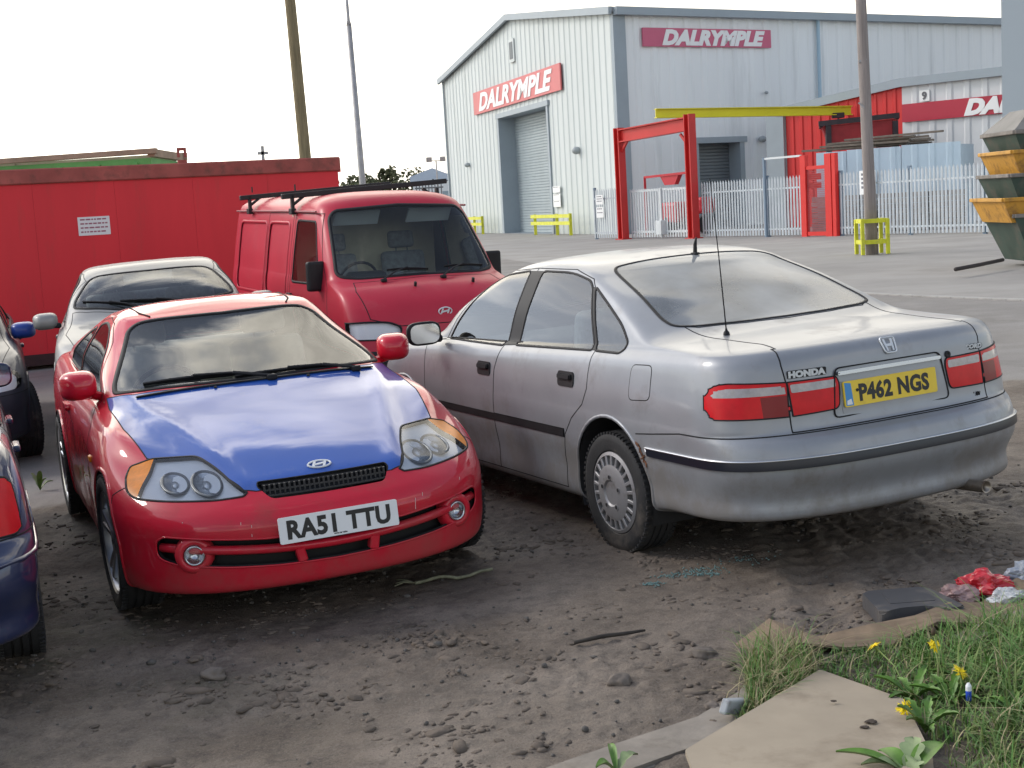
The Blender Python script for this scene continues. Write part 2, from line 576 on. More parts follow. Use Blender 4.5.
def tyre_wheel(car, name, c, r, w, style, yaw=0.0, side=1):
    """wheel as a part with tyre and rim sub-parts; outer face towards +y*side"""
    e = empty('wheel', c, (0, 0, yaw), car)
    rr = r*style.get('rim', .63)
    bm = new()
    prof = [(rr, -w*.40), (rr+.012, -w*.47), (r*.86, -w*.5), (r*.95, -w*.47), (r*.985, -w*.40), (r, -w*.30)]
    grooves = []
    for gx in (-.18, 0, .18):
        grooves += [(r, w*(gx-.03)), (r-.007, w*(gx-.025)), (r-.007, w*(gx+.025)), (r, w*(gx+.03))]
    prof = prof + grooves + [(r, w*.30), (r*.985, w*.40), (r*.95, w*.47), (r*.86, w*.5), (rr+.012, w*.47), (rr, w*.40)]
    lathe(bm, prof, 56, 'y'); fixn(bm)
    # shoulder blocks
    nb = 64
    for k in range(nb):
        a = 2*math.pi*k/nb
        for s in (-1, 1):
            c0 = Vector((math.cos(a)*r*.985, s*w*.41, math.sin(a)*r*.985))
            box(bm, c0, (.014, w*.12, .0105), (0, -a+math.pi/2, 0))
    if side < 0: mirror_y(bm)
    autosmooth(obj('tyre', bm, RUBBER, e), 40)
    style['fn'](e, rr, w, side)
    return e

def hubcap(e, rr, w, side):
    bm = new()
    y0 = w*.40
    n = 22
    # dished disc with a ring of slots: outer rim, spokes between slots, inner disc
    lathe(bm, [(rr, y0-.03), (rr+.004, y0+.012), (rr-.012, y0+.020), (rr*.93, y0+.018), (rr*.925, y0-.01)], 48, 'y')
    lathe(bm, [(rr*.70, y0-.01), (rr*.70, y0+.022), (rr*.60, y0+.030), (rr*.34, y0+.034), (rr*.30, y0+.026), (0.001, y0+.026)], 48, 'y')
    for k in range(n):
        a = 2*math.pi*(k+.5)/n
        bar(bm, (math.cos(a)*rr*.68, y0+.012, math.sin(a)*rr*.68), (math.cos(a)*rr*.95, y0+.008, math.sin(a)*rr*.95), .018, .022, up=(0, 1, 0), bev=.003)
    for k in range(5):
        a = 2*math.pi*k/5+.3
        lathe(bm, [(.014, y0+.02), (.014, y0+.036), (.001, y0+.036)], 10, 'y', (math.cos(a)*rr*.40, 0, math.sin(a)*rr*.40))
    fixn(bm)
    if side < 0: mirror_y(bm)
    rim = autosmooth(obj('hubcap', bm, HUB, e), 35)
    bm = new(); lathe(bm, [(rr*.98, y0-.02), (0.001, y0-.025)], 32, 'y'); fixn(bm)
    for k in range(5):
        a = 2*math.pi*k/5+.3
        lathe(bm, [(.010, y0+.030), (.010, y0+.0365), (.001, y0+.0365)], 10, 'y', (math.cos(a)*rr*.40, 0, math.sin(a)*rr*.40))
    if side < 0: mirror_y(bm)
    obj('steel_rim', bm, BLACK, e)

def alloy5(e, rr, w, side, n=5, tw=.055):
    bm = new(); y0 = w*.40
    lathe(bm, [(rr, -w*.4), (rr*.9, -w*.3), (rr*.88, y0-.04), (rr*.97, y0+.004), (rr+.006, y0+.010), (rr+.006, y0-.02)], 48, 'y')
    lathe(bm, [(rr*.26, y0-.07), (rr*.26, y0-.012), (rr*.2, y0-.004), (.001, y0-.004)], 32, 'y')
    for k in range(n):
        a = 2*math.pi*k/n+.25
        for d in (-.16, .16):
            bar(bm, (math.cos(a+d*.4)*rr*.2, y0-.028, math.sin(a+d*.4)*rr*.2), (math.cos(a+d)*rr*.95, y0-.012, math.sin(a+d)*rr*.95), tw*.55, .032, up=(0, 1, 0), bev=.006)
    fixn(bm)
    if side < 0: mirror_y(bm)
    autosmooth(obj('alloy_rim', bm, ALLOY, e), 35)
    bm = new(); lathe(bm, [(rr*.75, y0-.09), (0.001, y0-.09)], 32, 'y')
    lathe(bm, [(.011, y0-.012), (.011, y0-.002), (.001, y0-.002)], 10, 'y')
    if side < 0: mirror_y(bm)
    obj('brake_disc', bm, BLACK, e)

def wheel_wells(car, axles, ow, r, mat=None):
    bm = new()
    for (x, z) in axles:
        for s in (1, -1):
            b2 = new()
            lathe(b2, [(r, ow), (r, ow-.36), (.001, ow-.36)], 32, 'y', (x, 0, z))
            for f in b2.faces: f.normal_flip()
            # keep the upper part
            bmesh.ops.bisect_plane(b2, geom=b2.verts[:]+b2.edges[:]+b2.faces[:], plane_co=(0, 0, z-.14), plane_no=(0, 0, 1), clear_inner=True)
            if s < 0: mirror_y(b2)
            t = bpy.data.meshes.new('t'); b2.to_mesh(t); b2.free(); bm.from_mesh(t); bpy.data.meshes.remove(t)
    return obj('wheel_well_liner', bm, DARK, car)

def seat(parent, x, y, z, mat, face=1, head=True, lean=.22, w=.48, h=.62):
    bm = new()
    box(bm, (x, y, z), (.50, w, .16), (0, -.08*face, 0), bev=.05, seg=3)
    M = Vector((x-face*.24, y, z+.05))
    b2 = new(); box(b2, (0, 0, h/2), (.13, w*.94, h), bev=.05, seg=3)
    if head:
        box(b2, (0, 0, h+.12), (.09, .27, .17), bev=.035, seg=3)
        for s in (-.06, .06): tube(b2, [(0, s, h-.02), (0, s, h+.08)], .007, 6)
    bmesh.ops.transform(b2, matrix=Matrix.Translation(M) @ Matrix.Rotation(-lean*face, 4, 'Y'), verts=b2.verts)
    t = bpy.data.meshes.new('t'); b2.to_mesh(t); b2.free(); bm.from_mesh(t); bpy.data.meshes.remove(t)
    return autosmooth(obj('seat', bm, mat, parent), 50)

def steering_wheel(parent, c, r=.185, tilt=.45, face=1):
    bm = new()
    pts = [(0, r*math.cos(2*math.pi*k/28), r*math.sin(2*math.pi*k/28)) for k in range(29)]
    tube(bm, pts, .014, 8, caps=False)
    for a in (0.0, math.pi, -math.pi/2): bar(bm, (0, 0, 0), (0, r*math.cos(a), r*math.sin(a)), .04, .02, up=(1, 0, 0), bev=.004)
    box(bm, (-.01*face, 0, 0), (.05, .15, .12), bev=.02)
    bmesh.ops.transform(bm, matrix=Matrix.Translation(c) @ Matrix.Rotation(tilt*face, 4, 'Y'), verts=bm.verts)
    return obj('steering_wheel', bm, BLACK, parent, smooth=True)

def wiper(parent, pivot, a, b, nrm, n=1, name='wiper'):
    """arm from pivot to the middle of the blade a-b; nrm: outward of the glass"""
    bm = new(); a, b, p, nr = Vector(a), Vector(b), Vector(pivot), Vector(nrm).normalized()
    m = a.lerp(b, .5)+nr*.02
    box(bm, p, (.05, .05, .03), bev=.008)
    bar(bm, p+nr*.012, p.lerp(m, .5)+nr*.03, .018, .012, up=nr, bev=.003)
    bar(bm, p.lerp(m, .5)+nr*.03, m+nr*.012, .012, .009, up=nr, bev=.002)
    pts = [a.lerp(b, t)+nr*(.006+.012*math.sin(math.pi*t)) for t in (0, .25, .5, .75, 1)]
    for i in range(4): bar(bm, pts[i], pts[i+1], .010, .016, up=nr)
    bar(bm, a+nr*.004, b+nr*.004, .008, .008, up=nr)
    return obj(name, bm, SATIN, parent)

def plate(parent, c, x, up, text, base, w=.52, h=.111, band=False, size=.098, xs=.64, small=None):
    """number plate with its characters as a sub-part"""
    F = frame_from(c, x, up)
    bm = new(); prism(bm, rrect(w, h, .008), -.004, .003, F)
    p = obj('number_plate', bm, base, parent)
    off = .018 if band else 0
    me = text_mesh(text, size, .0006, .0044, 0, xs, 1.06); me.transform(F @ Matrix.Translation((off, 0, .0034)))
    obj('lettering', me, PLATE_INK, p)
    if band:
        bm = new(); prism(bm, [(-w/2+.006, -h/2+.006), (-w/2+.046, -h/2+.004), (-w/2+.040, h/2-.010), (-w/2+.006, h/2-.005)], .003, .0042, F)
        obj('blue_band', bm, BLUEBAND, p)
        bm = new(); prism(bm, [(-w/2+.010, -h/2+.010), (-w/2+.040, -h/2+.009), (-w/2+.034, -h/2+.034), (-w/2+.012, -h/2+.028)], .0042, .005, F)
        obj('torn_sticker', bm, PLATE_W, p)
        bm = new(); lathe(bm, [(.007, .003), (.007, .006), (.001, .006)], 10, 'z')
        bmesh.ops.transform(bm, matrix=F @ Matrix.Translation((-w/2+.072, .012, 0)), verts=bm.verts)
        obj('screw', bm, BLACK, p)
    if small:
        me = text_mesh(small, .011, .0004, .0004, 0, .9); me.transform(F @ Matrix.Translation((.0, -h/2+.011, .0034)))
        obj('maker_line', me, PLATE_INK, p)
    return p

def door_mirror(parent, c, size, yaw, mat, glassdir, arm_to, arm_mat=None, name='door_mirror', shape=None, glass_mat_=None):
    """housing (rounded shell) with glass sub-part on the glassdir (+1 faces local +x, -1 faces -x)"""
    bm = new(); d, w, h = size
    r = bmesh.ops.create_uvsphere(bm, u_segments=24, v_segments=14, radius=1)
    for v in bm.verts:
        x, y, z = v.co
        def sq(t, p): return math.copysign(abs(t)**p, t)
        y, z = sq(y, .6), sq(z, .62)
        x = x if x*glassdir < 0 else x*.18
        if shape: y, z = shape(y, z)
        v.co = (x*d, y*w/2, z*h/2)
    m = Matrix.Translation(c) @ Matrix.Rotation(yaw, 4, 'Z')
    bmesh.ops.transform(bm, matrix=m, verts=bm.verts)
    hs = obj(name, bm, mat, parent, smooth=True)
    bm = new(); pts = rrect(w*.84, h*.80, h*.3, 5)
    if shape: pts = [(shape(p[0]/(w/2), p[1]/(h/2))[0]*w/2, shape(p[0]/(w/2), p[1]/(h/2))[1]*h/2) for p in pts]
    F = m @ Matrix(((0, 0, glassdir, glassdir*d*.20), (glassdir, 0, 0, 0), (0, 1, 0, 0), (0, 0, 0, 1)))
    prism(bm, pts, 0, .004, F)
    obj('mirror_glass', bm, CHROME if glass_mat_ is None else glass_mat_, hs)
    bm = new(); a = Vector(c)-Vector((glassdir*d*.45, 0, h*.22)); b = Vector(arm_to)
    bar(bm, a, b, .07, .045, bev=.012)
    obj('mirror_arm', bm, arm_mat or BLACK, hs)
    return hs

def interior(car, x_dash, x_front, x_rear, zf, half, seatmat=None, rear=True, drv=-1, face=1, shelf=None, dash_z=None, htop=.0):
    """floor tub, dashboard, seats, steering wheel"""
    sm = seatmat or CLOTH
    for s in (1, -1): seat(car, x_front, s*.36, zf, sm, face, h=.60+htop)
    if rear:
        bm = new()
        box(bm, (x_rear, 0, zf), (.48, half*1.72, .18), bev=.05, seg=3)
        box(bm, (x_rear-face*.28, 0, zf+.32), (.16, half*1.62, .60), (0, -.3*face, 0), bev=.06, seg=3)
        autosmooth(obj('rear_bench', bm, sm, car), 50)
    dz = dash_z if dash_z else zf+.40
    bm = new()
    box(bm, (x_dash, 0, dz-.10), (.42, half*1.86, .22), (0, -.12*face, 0), bev=.06, seg=3)
    box(bm, (x_dash-face*.12, drv*.36, dz+.02), (.20, .36, .10), bev=.04, seg=3)
    autosmooth(obj('dashboard', bm, DARK, car), 50)
    steering_wheel(car, Vector((x_dash-face*.36, drv*.36, dz-.02)), face=face)
    if shelf:
        bm = new(); box(bm, ((shelf[0]+shelf[1])/2, 0, shelf[2]), (abs(shelf[1]-shelf[0]), half*1.7, .03))
        obj('parcel_shelf', bm, DARK, car)
# ------------------------------------------------------------------ grey-silver saloon seen from behind (rear bumper x=0, nose x=4.685)
def saloon_body():
    B = []
    zb = lambda *p: list(p)
    wx = [(0, .985), (.9, 1.0), (2.4, 1.0), (3.8, .985), (4.685, .93)]
    B.append(ring(4.40, .30, .62, zb((0, .24), (.9, .19), (4.0, .19), (4.6, .20)), df=.45, dr=.45, wx=wx))
    B.append(ring(4.58, .10, .79, zb((0, .262), (.75, .25), (1.1, .185), (3.6, .185), (4.2, .21), (4.6, .21)), df=.55, dr=.5, nr=2.45, wx=wx))
    B.append(ring(4.62, .045, .836, zb((0, .290), (.75, .285), (1.3, .23), (3.6, .23), (4.2, .25), (4.6, .25)), df=.6, dr=.45, nr=2.8, wx=wx))
    B.append(ring(4.66, .046, .838, zb((0, .375), (1.2, .36), (4.6, .36)), df=.62, dr=.45, nr=2.8, wx=wx))
    B.append(ring(4.685, .0, .853, zb((0, .475), (4.6, .475)), df=.62, dr=.45, nr=2.8, wx=wx))
    B.append(ring(4.68, .006, .855, zb((0, .555), (4.6, .56)), df=.62, dr=.45, nr=2.8, wx=wx))
    B.append(ring(4.66, .03, .855, zb((0, .615), (4.6, .62)), df=.62, dr=.45, nr=2.8, wx=wx))
    B.append(ring(4.63, .085, .853, zb((0, .645), (.5, .645), (4.6, .655)), df=.62, dr=.42, nr=3.0, wx=wx))
    B.append(ring(4.61, .10, .850, zb((0, .668), (.5, .668), (4.6, .69)), df=.62, dr=.40, nr=3.1, wx=wx))
    B.append(ring(4.56, .112, .842, zb((0, .76), (1, .76), (4, .74), (4.6, .725)), df=.62, dr=.40, nr=3.1, wx=wx))
    B.append(ring(4.50, .125, .825, zb((0, .86), (1, .86), (3.4, .83), (4.1, .79), (4.6, .735)), df=.62, dr=.40, nr=3.1, wx=wx, cf=.02))
    B.append(ring(4.42, .14, .805, zb((0, .945), (.7, .935), (2, .905), (3.4, .875), (4.1, .82), (4.6, .745)), df=.62, dr=.40, nr=3.1, wx=wx, cf=.025))
    B.append(ring(4.35, .165, .785, zb((0, .985), (.7, .965), (2, .93), (3.4, .895), (4.1, .83), (4.6, .76)), df=.62, dr=.40, nr=3.1, wx=wx, cf=.03))
    B.append(ring(4.25, .21, .772, zb((0, 1.0), (.7, .978), (2, .945), (3.4, .905), (4.1, .84), (4.6, .77)), df=.62, dr=.40, nr=3.1, wx=wx, cf=.035, cr=.008))
    B.append(ring(3.95, .50, .760, zb((0, 1.015), (.7, 1.0), (2, .952), (3.4, .915), (4.1, .86), (4.6, .80)), df=.50, dr=.34, nr=2.6, wx=wx, cf=.03, cr=.018))
    # foot of the glasshouse
    B.append(ring(3.56, .78, .748, zb((.8, 1.025), (1.1, 1.01), (1.5, .985), (2, .962), (3.2, .935), (3.6, .965)), df=.34, dr=.26, nf=3.2, nr=3.2, cf=.01, cr=.015))
    B.append(ring(3.37, 1.00, .700, zb((1.0, 1.11), (2.2, 1.10), (3.3, 1.08)), df=.34, dr=.27, nf=3.2, nr=3.3))
    B.append(ring(3.12, 1.22, .648, zb((1.3, 1.20), (2.2, 1.21), (3.1, 1.195)), df=.34, dr=.28, nf=3.2, nr=3.4))
    B.append(ring(2.86, 1.48, .592, zb((1.5, 1.280), (2.2, 1.312), (2.9, 1.28)), df=.30, dr=.26, nf=3.2, nr=3.4, cf=.015, cr=.012))
    B.append(ring(2.76, 1.58, .562, zb((1.6, 1.314), (2.2, 1.345), (2.8, 1.31)), df=.28, dr=.25, nf=2.9, nr=3.4, cf=.02, cr=.014))
    B.append(ring(2.62, 1.72, .50, zb((1.7, 1.345), (2.2, 1.367), (2.7, 1.342)), df=.22, dr=.2, nr=3, cf=.018, cr=.010))
    B.append(ring(2.45, 1.93, .28, zb((1.9, 1.372), (2.2, 1.383), (2.5, 1.372)), df=.12, dr=.12, cf=.006, cr=.006))
    B.append(ring(2.33, 2.14, 0, 1.386, df=.03, dr=.03))
    return Body(B, sub=5)
SALOON_POSE = dict(loc=(1.748, 5.977, .0408), yaw=2.0245, roll=-.0253, pitch=-.0087)
def pose_empty(name, P):
    """local x forward, y left, z up; pitch = nose up, roll = left side up"""
    o = empty(name)
    m = Matrix.Rotation(P['yaw'], 4, 'Z') @ Matrix.Rotation(-P['pitch'], 4, 'Y') @ Matrix.Rotation(P['roll'], 4, 'X')
    m.translation = Vector(P['loc'])
    o.matrix_world = m
    return o

SILVER = pbr('silver_grey_paint', (.27, .28, .30), .40, metal=.28, coat=.32, coat_rough=.10, var=.10, vscale=2.5,
             dirt=(.15, .13, .11), dirt_amt=.22, dirt_scale=2.6)
def grime(m, col, amount=.5):
    """dried road dirt thrown up along the lower panels: blotchy film of a second colour"""
    n, l = nodes_of(m); b = n['Principled BSDF']; tc = n.new('ShaderNodeTexCoord')
    def nz(s, sc):
        mp = n.new('ShaderNodeMapping'); mp.inputs['Scale'].default_value = sc; l.new(tc.outputs['Object'], mp.inputs['Vector'])
        t = n.new('ShaderNodeTexNoise'); t.inputs['Scale'].default_value = s; t.inputs['Detail'].default_value = 8; t.inputs['Roughness'].default_value = .68; l.new(mp.outputs[0], t.inputs['Vector']); return t.outputs['Fac']
    sp = n.new('ShaderNodeSeparateXYZ'); l.new(tc.outputs['Object'], sp.inputs[0])
    zr = n.new('ShaderNodeMapRange'); l.new(sp.outputs['Z'], zr.inputs['Value']); zr.inputs['From Min'].default_value = .85; zr.inputs['From Max'].default_value = .25; zr.inputs['To Min'].default_value = -.16; zr.inputs['To Max'].default_value = .14
    a = n.new('ShaderNodeMath'); a.operation = 'ADD'; l.new(nz(4.5, (1, 1, .8)), a.inputs[0]); l.new(zr.outputs[0], a.inputs[1])
    mr = n.new('ShaderNodeMapRange'); mr.interpolation_type = 'SMOOTHSTEP'; l.new(a.outputs[0], mr.inputs['Value']); mr.inputs['From Min'].default_value = .46; mr.inputs['From Max'].default_value = .72; mr.inputs['To Max'].default_value = amount
    mx = n.new('ShaderNodeMix'); mx.data_type = 'RGBA'; l.new(mr.outputs[0], mx.inputs['Factor'])
    old = b.inputs['Base Color'].links[0].from_socket if b.inputs['Base Color'].links else None
    if old: l.new(old, mx.inputs['A'])
    else: mx.inputs['A'].default_value = b.inputs['Base Color'].default_value
    mx.inputs['B'].default_value = (*col, 1); l.new(mx.outputs['Result'], b.inputs['Base Color'])
    for nm, v0, v1 in (('Coat Weight', b.inputs['Coat Weight'].default_value, 0.0), ('Metallic', b.inputs['Metallic'].default_value, 0.0)):
        q = n.new('ShaderNodeMapRange'); l.new(mr.outputs[0], q.inputs['Value']); q.inputs['From Max'].default_value = max(.05, amount); q.inputs['To Min'].default_value = v0; q.inputs['To Max'].default_value = v0*.25; l.new(q.outputs[0], b.inputs[nm])
grime(SILVER, (.145, .122, .10), .6)
BADGE = pbr('badge_silver', (.62, .64, .66), .45, metal=.35)
RUST = pbr('rust', (.16, .07, .035), .9, var=.5, vscale=30, bump=.003, bscale=80)
def ylt(x): return lambda c, n: c.x < x
def build_saloon():
    car = pose_empty('saloon_car', SALOON_POSE)
    tag(car, 'scratched silver-grey four-door saloon with a yellow number plate, parked tail towards us', 'car')
    b = saloon_body()
    WF, WR = (3.82, .28), (1.185, .272)
    for c in (WF, WR): b.cut('void', circle(c[0], c[1]+.03, .355), SIDE, lambda c, n: c.y > .5)
    # side glass and doors
    notdeck = lambda c, n: c.y > .4 and abs(n.y) > .25
    FG = round_poly([(3.20, .922), (3.14, 1.01), (2.99, 1.145), (2.82, 1.25), (2.66, 1.295), (2.375, 1.318), (2.405, .925)], [.02, .05, .1, .08, .08, .03, .02])
    RG = round_poly([(2.225, 1.318), (1.90, 1.313), (1.68, 1.275), (1.63, 1.245), (1.41, .955), (2.262, .934)], [.03, .1, .05, .02, .02, .02])
    QG = round_poly([(1.595, 1.245), (1.40, 1.165), (1.20, 1.075), (1.10, 1.0), (1.13, .957), (1.375, .955)], [.02, .08, .08, .05, .03, .02])
    BP = [(2.375, 1.318), (2.405, .925), (2.262, .934), (2.225, 1.318)]
    QP = [(1.63, 1.245), (1.41, .955), (1.375, .955), (1.595, 1.245)]
    b.cut('front_glass', FG, SIDE, notdeck); b.cut('rear_glass', RG, SIDE, notdeck); b.cut('quarter_glass', QG, SIDE, notdeck)
    b.cut('pillar', BP, SIDE, notdeck); b.cut('pillar', QP, SIDE, notdeck)
    FD = [(3.475, .90), (3.46, .62), (3.43, .23), (2.45, .235), (2.455, .54), (2.445, .79), (2.395, .92), (2.30, 1.335), (2.62, 1.318), (2.84, 1.265), (3.01, 1.165), (3.17, 1.03), (3.25, .915)]
    b.cut('front_door', FD, SIDE, notdeck)
    RD = [(2.395, .92), (2.30, 1.335), (1.88, 1.330), (1.66, 1.285), (1.60, 1.245), (1.375, .95), (1.385, .77), (1.43, .69), (1.54, .61), (1.62, .52), (1.655, .40), (1.66, .235), (2.45, .235), (2.46, .54), (2.45, .79)]
    b.cut('rear_door', RD, SIDE, notdeck)
    b.cut('fuel_flap', round_poly([(.978, .915), (.802, .922), (.800, .765), (.985, .752)], .035), SIDE, notdeck)
    # glazing fore and aft
    b.cut('rear_window', round_poly([(.852, -.02), (.86, .25), (.90, .49), (.95, .585), (1.03, .595), (1.34, .54), (1.62, .49), (1.675, .45), (1.705, .2), (1.71, -.02)], [0, .1, .06, .05, .05, .2, .05, .04, .1, 0]), TOP, lambda c, n: n.z > .2 and c.z > .9)
    b.cut('windscreen', round_poly([(3.52, -.02), (3.46, .3), (3.36, .56), (3.28, .64), (3.18, .635), (2.86, .51), (2.80, .45), (2.83, .2), (2.84, -.02)], [0, .1, .06, .04, .05, .05, .05, .1, 0]), TOP, lambda c, n: n.z > .2 and c.z > .9)
    # rear lamps
    u = (.55, .83, 0)
    b.cut('lamp', round_poly([(.534, .715), (.551, .860), (.80, .872), (.855, .862), (.882, .835), (.894, .795), (.888, .748), (.860, .720)], [.005, .005, .02, .02, .02, .02, .02, .02]), (u, (0, 0, 1)), lambda c, n: c.x < .6 and n.x < .2)
    b.cut('lamp_band', round_poly([(.556, .812), (.561, .846), (.80, .850), (.852, .838), (.862, .812)], [.004, .004, .01, .02, .008]), (u, (0, 0, 1)), lambda c, n: c.x < .6 and n.x < .2, over=('lamp',))
    end = lambda c, n: c.x < .5 and n.x < -.3
    b.cut('lamp_dark', [(.545, .70), (.545, .806), (.665, .806), (.655, .70)], (u, (0, 0, 1)), lambda c, n: c.x < .6 and n.x < .2, over=('lamp',))
    b.cut('lid_lamp', round_poly([(.312, .722), (.300, .830), (.310, .860), (.544, .860), (.538, .715)], [.03, .03, .02, .004, .004]), END, end)
    b.cut('lid_lamp_band', round_poly([(.318, .815), (.318, .848), (.534, .848), (.532, .813)], .008), END, end, over=('lid_lamp',))
    # boot lid, bumpers, bonnet
    b.cut('boot_lid', [(-.02, .648), (.553, .648), (.548, .86), (.556, .93), (.552, .97), (.540, 1.005), (-.02, 1.06)], END, lambda c, n: c.x < .26 and n.x < -.05)
    b.cut('boot_lid', [(.0, -.02), (.83, -.02), (.845, .25), (.885, .49), (.93, .545), (.60, .52), (.38, .505), (.25, .528), (.15, .545), (.0, .555)], TOP, lambda c, n: n.z > .3 and c.z > .93)
    b.cut('rear_strip', [(-.1, .507), (-.1, .548), (.835, .543), (.82, .507)], SIDE, lambda c, n: c.x < .9)
    b.cut('rear_bumper', [(-.1, .1), (.92, .1), (.92, .60), (.80, .612), (.55, .640), (-.1, .642)], SIDE, lambda c, n: c.x < .95)
    b.cut('front_bumper', [(4.8, .1), (3.9, .1), (3.9, .60), (4.1, .62), (4.8, .62)], SIDE, lambda c, n: c.x > 3.9)
    b.cut('bonnet', [(4.56, -.02), (3.56, -.02), (3.50, .3), (3.40, .56), (3.32, .67), (3.8, .73), (4.25, .66), (4.5, .5)], TOP, lambda c, n: n.z > .4 and c.z > .6)
    b.cut('side_strip', [(3.50, .508), (1.632, .505), (1.628, .545), (3.50, .545)], SIDE, lambda c, n: c.y > .5 and 1.6 < c.x < 3.5, over=('front_door', 'rear_door'))
    # meshes
    obj('body', b.mesh('body', ['body', 'side_strip_gap']), SILVER, car)
    solid = ['body', 'front_door', 'rear_door', 'fuel_flap', 'boot_lid', 'rear_bumper', 'front_bumper', 'bonnet', 'pillar', 'lamp', 'lamp_dark', 'lamp_band', 'lid_lamp', 'lid_lamp_band', 'rear_strip', 'side_strip']
    obj('inner_lining', b.mesh('lining', solid, 0, -.018, True), DARK, car)
    for s in (1, -1):
        fd = obj('front_door', b.mesh('front_door', ['front_door'], s), SILVER, car)
        rd = obj('rear_door', b.mesh('rear_door', ['rear_door'], s), SILVER, car)
        obj('window', b.mesh('w', ['front_glass'], s, flat=.7), GLASS_SIDE, fd); obj('window', b.mesh('w', ['rear_glass'], s, flat=.7), GLASS_SIDE, rd)
        obj('quarter_window', b.mesh('w', ['quarter_glass'], s, flat=.7), GLASS_SIDE, car)
        obj('pillar_cover', b.mesh('p', ['pillar'], s, .002), BLACK, car)
        for d, g in ((fd, 'front_glass'), (rd, 'rear_glass')):
            bm = new(); b.seam(bm, [g], .013, .004, s, -.003); obj('window_seal', bm, SATIN, d)
        bm = new(); b.seam(bm, ['quarter_glass'], .013, .004, s, -.003); obj('window_seal', bm, SATIN, car)
        bm = new(); b.seam(bm, ['side_strip'], .005, .004, s); b2 = obj('rubbing_strip', b.mesh('st', ['side_strip'], s, .006), BLACK, fd)
        hb = b.bvh()
        for d, hx, hz in ((fd, 2.575, .79), (rd, 1.60, .803)):
            q = hb.ray_cast(Vector((hx, 3, hz)), Vector((0, -1, 0)))[0]
            bm = new(); F = Matrix.Translation((hx, q.y, hz)) @ Euler((math.pi/2+.12, 0, 0)).to_matrix().to_4x4()
            F = F @ Matrix.Scale(-1, 4, (0, 0, 1))
            prism(bm, rrect(.165, .078, .022, 5), -.01, .006, F); 
            b3 = new(); prism(b3, rrect(.135, .032, .012, 4), .004, .022, F @ Matrix.Translation((0, .012, 0)), bev=.006)
            for B in (bm, b3):
                fixn(B)
                if s < 0: mirror_y(B)
            h = obj('door_handle', bm, BLACK, d); obj('handle_lever', b3, SATIN, h)
        lm = obj('tail_light', b.mesh('l', ['lamp'], s, .004), REDLENS, car); obj('clear_band', b.mesh('l', ['lamp_band'], s, .0045), SMOKELENS, lm); obj('dark_section', b.mesh('l', ['lamp_dark'], s, .0043), pbr('dark_red_lens', (.20, .006, .010), .2, spec=.3), lm)
        bm = new(); b.seam(bm, ['lamp', 'lamp_dark', 'lamp_band'], .006, .0065, s); obj('lamp_gasket', bm, SATIN, lm)
        obj('fuel_flap', b.mesh('f', ['fuel_flap'], s, .001), SILVER, car) if s > 0 else obj('wing_patch', b.mesh('f', ['fuel_flap'], s), SILVER, car)
        bm = new(); b.seam(bm, ['void'], .016, .005, s, .002); obj('arch_lip', bm, SILVER, car)
        hs = door_mirror(car, (3.23, s*.915, .965), (.10, .215, .145), -.12*s, BLACK, -1, (3.22, s*.80, .925))
    lid = obj('boot_lid', b.mesh('boot_lid', ['boot_lid']), SILVER, car)
    for s in (1, -1):
        lm = obj('tail_light', b.mesh('l', ['lid_lamp'], s, .004), REDLENS, lid); obj('clear_band', b.mesh('l', ['lid_lamp_band'], s, .0045), SMOKELENS, lid)
    bm = new(); b.seam(bm, ['lid_lamp', 'lid_lamp_band'], .006, .0065); obj('lamp_gasket', bm, SATIN, lid)
    rb = obj('rear_bumper', b.mesh('rear_bumper', ['rear_bumper']), SILVER, car)
    obj('bumper_strip', b.mesh('bs', ['rear_strip'], 0, .010), pbr('bumper_strip', (.012, .014, .022), .3), rb)
    # bright line on top of the strip
    bm = new(); b.seam(bm, ['rear_strip'], .010, .013, cond=lambda c: c.z > .53); obj('bright_line', bm, DULLCHROME, rb)
    obj('front_bumper', b.mesh('fb', ['front_bumper']), SILVER, car); obj('bonnet', b.mesh('bo', ['bonnet']), SILVER, car)
    obj('rear_window', b.mesh('rw', ['rear_window'], 0), GLASS_DUST_HAZE, car); obj('windscreen', b.mesh('ws', ['windscreen'], 0), GLASS, car)
    bm = new(); b.seam(bm, ['rear_window'], .016, .004); b.seam(bm, ['windscreen'], .022, .004); obj('glass_trim', bm, SATIN, car)
    # panel gaps
    bm = new()
    lidn = ['boot_lid', 'lid_lamp', 'lid_lamp_band']
    for L in (['front_door', 'front_glass', 'side_strip'], ['rear_door', 'rear_glass'], ['fuel_flap'], ['bonnet'], ['front_bumper']): b.seam(bm, L, .0055, .0012)
    b.seam(bm, lidn, .006, .0015); b.seam(bm, ['rear_bumper', 'rear_strip'], .006, .0015, cond=lambda c: c.z > .6)
    # short gap under the outer lamp
    obj('panel_gaps', bm, pbr('gap', (.006, .006, .007), .8), car)
    # plate area
    F0 = frame_from((.124, .02, .775), (0, -1, 0), (.10, 0, 1))
    bm = new(); pts = round_poly([(-.325, -.092), (-.295, .118), (.295, .118), (.325, -.092)], .03)
    tube(bm, [F0 @ Vector((p[0], p[1], .006)) for p in pts+[pts[0]]], .0035, 6, caps=False)
    obj('plate_recess_edge', bm, pbr('gap', (.006, .006, .007), .8), lid)
    bm = new(); prism(bm, rrect(.56, .145, .012), -.002, .007, F0 @ Matrix.Translation((0, -.012, 0)), bev=.003)
    obj('plate_holder', bm, SILVER, lid)
    bm = new(); prism(bm, rrect(.58, .016, .007), .0, .024, F0 @ Matrix.Translation((0, .094, 0)), bev=.006)
    obj('chrome_bar', bm, pbr('bar_chrome', (.40, .42, .46), .2, metal=1.0), lid)
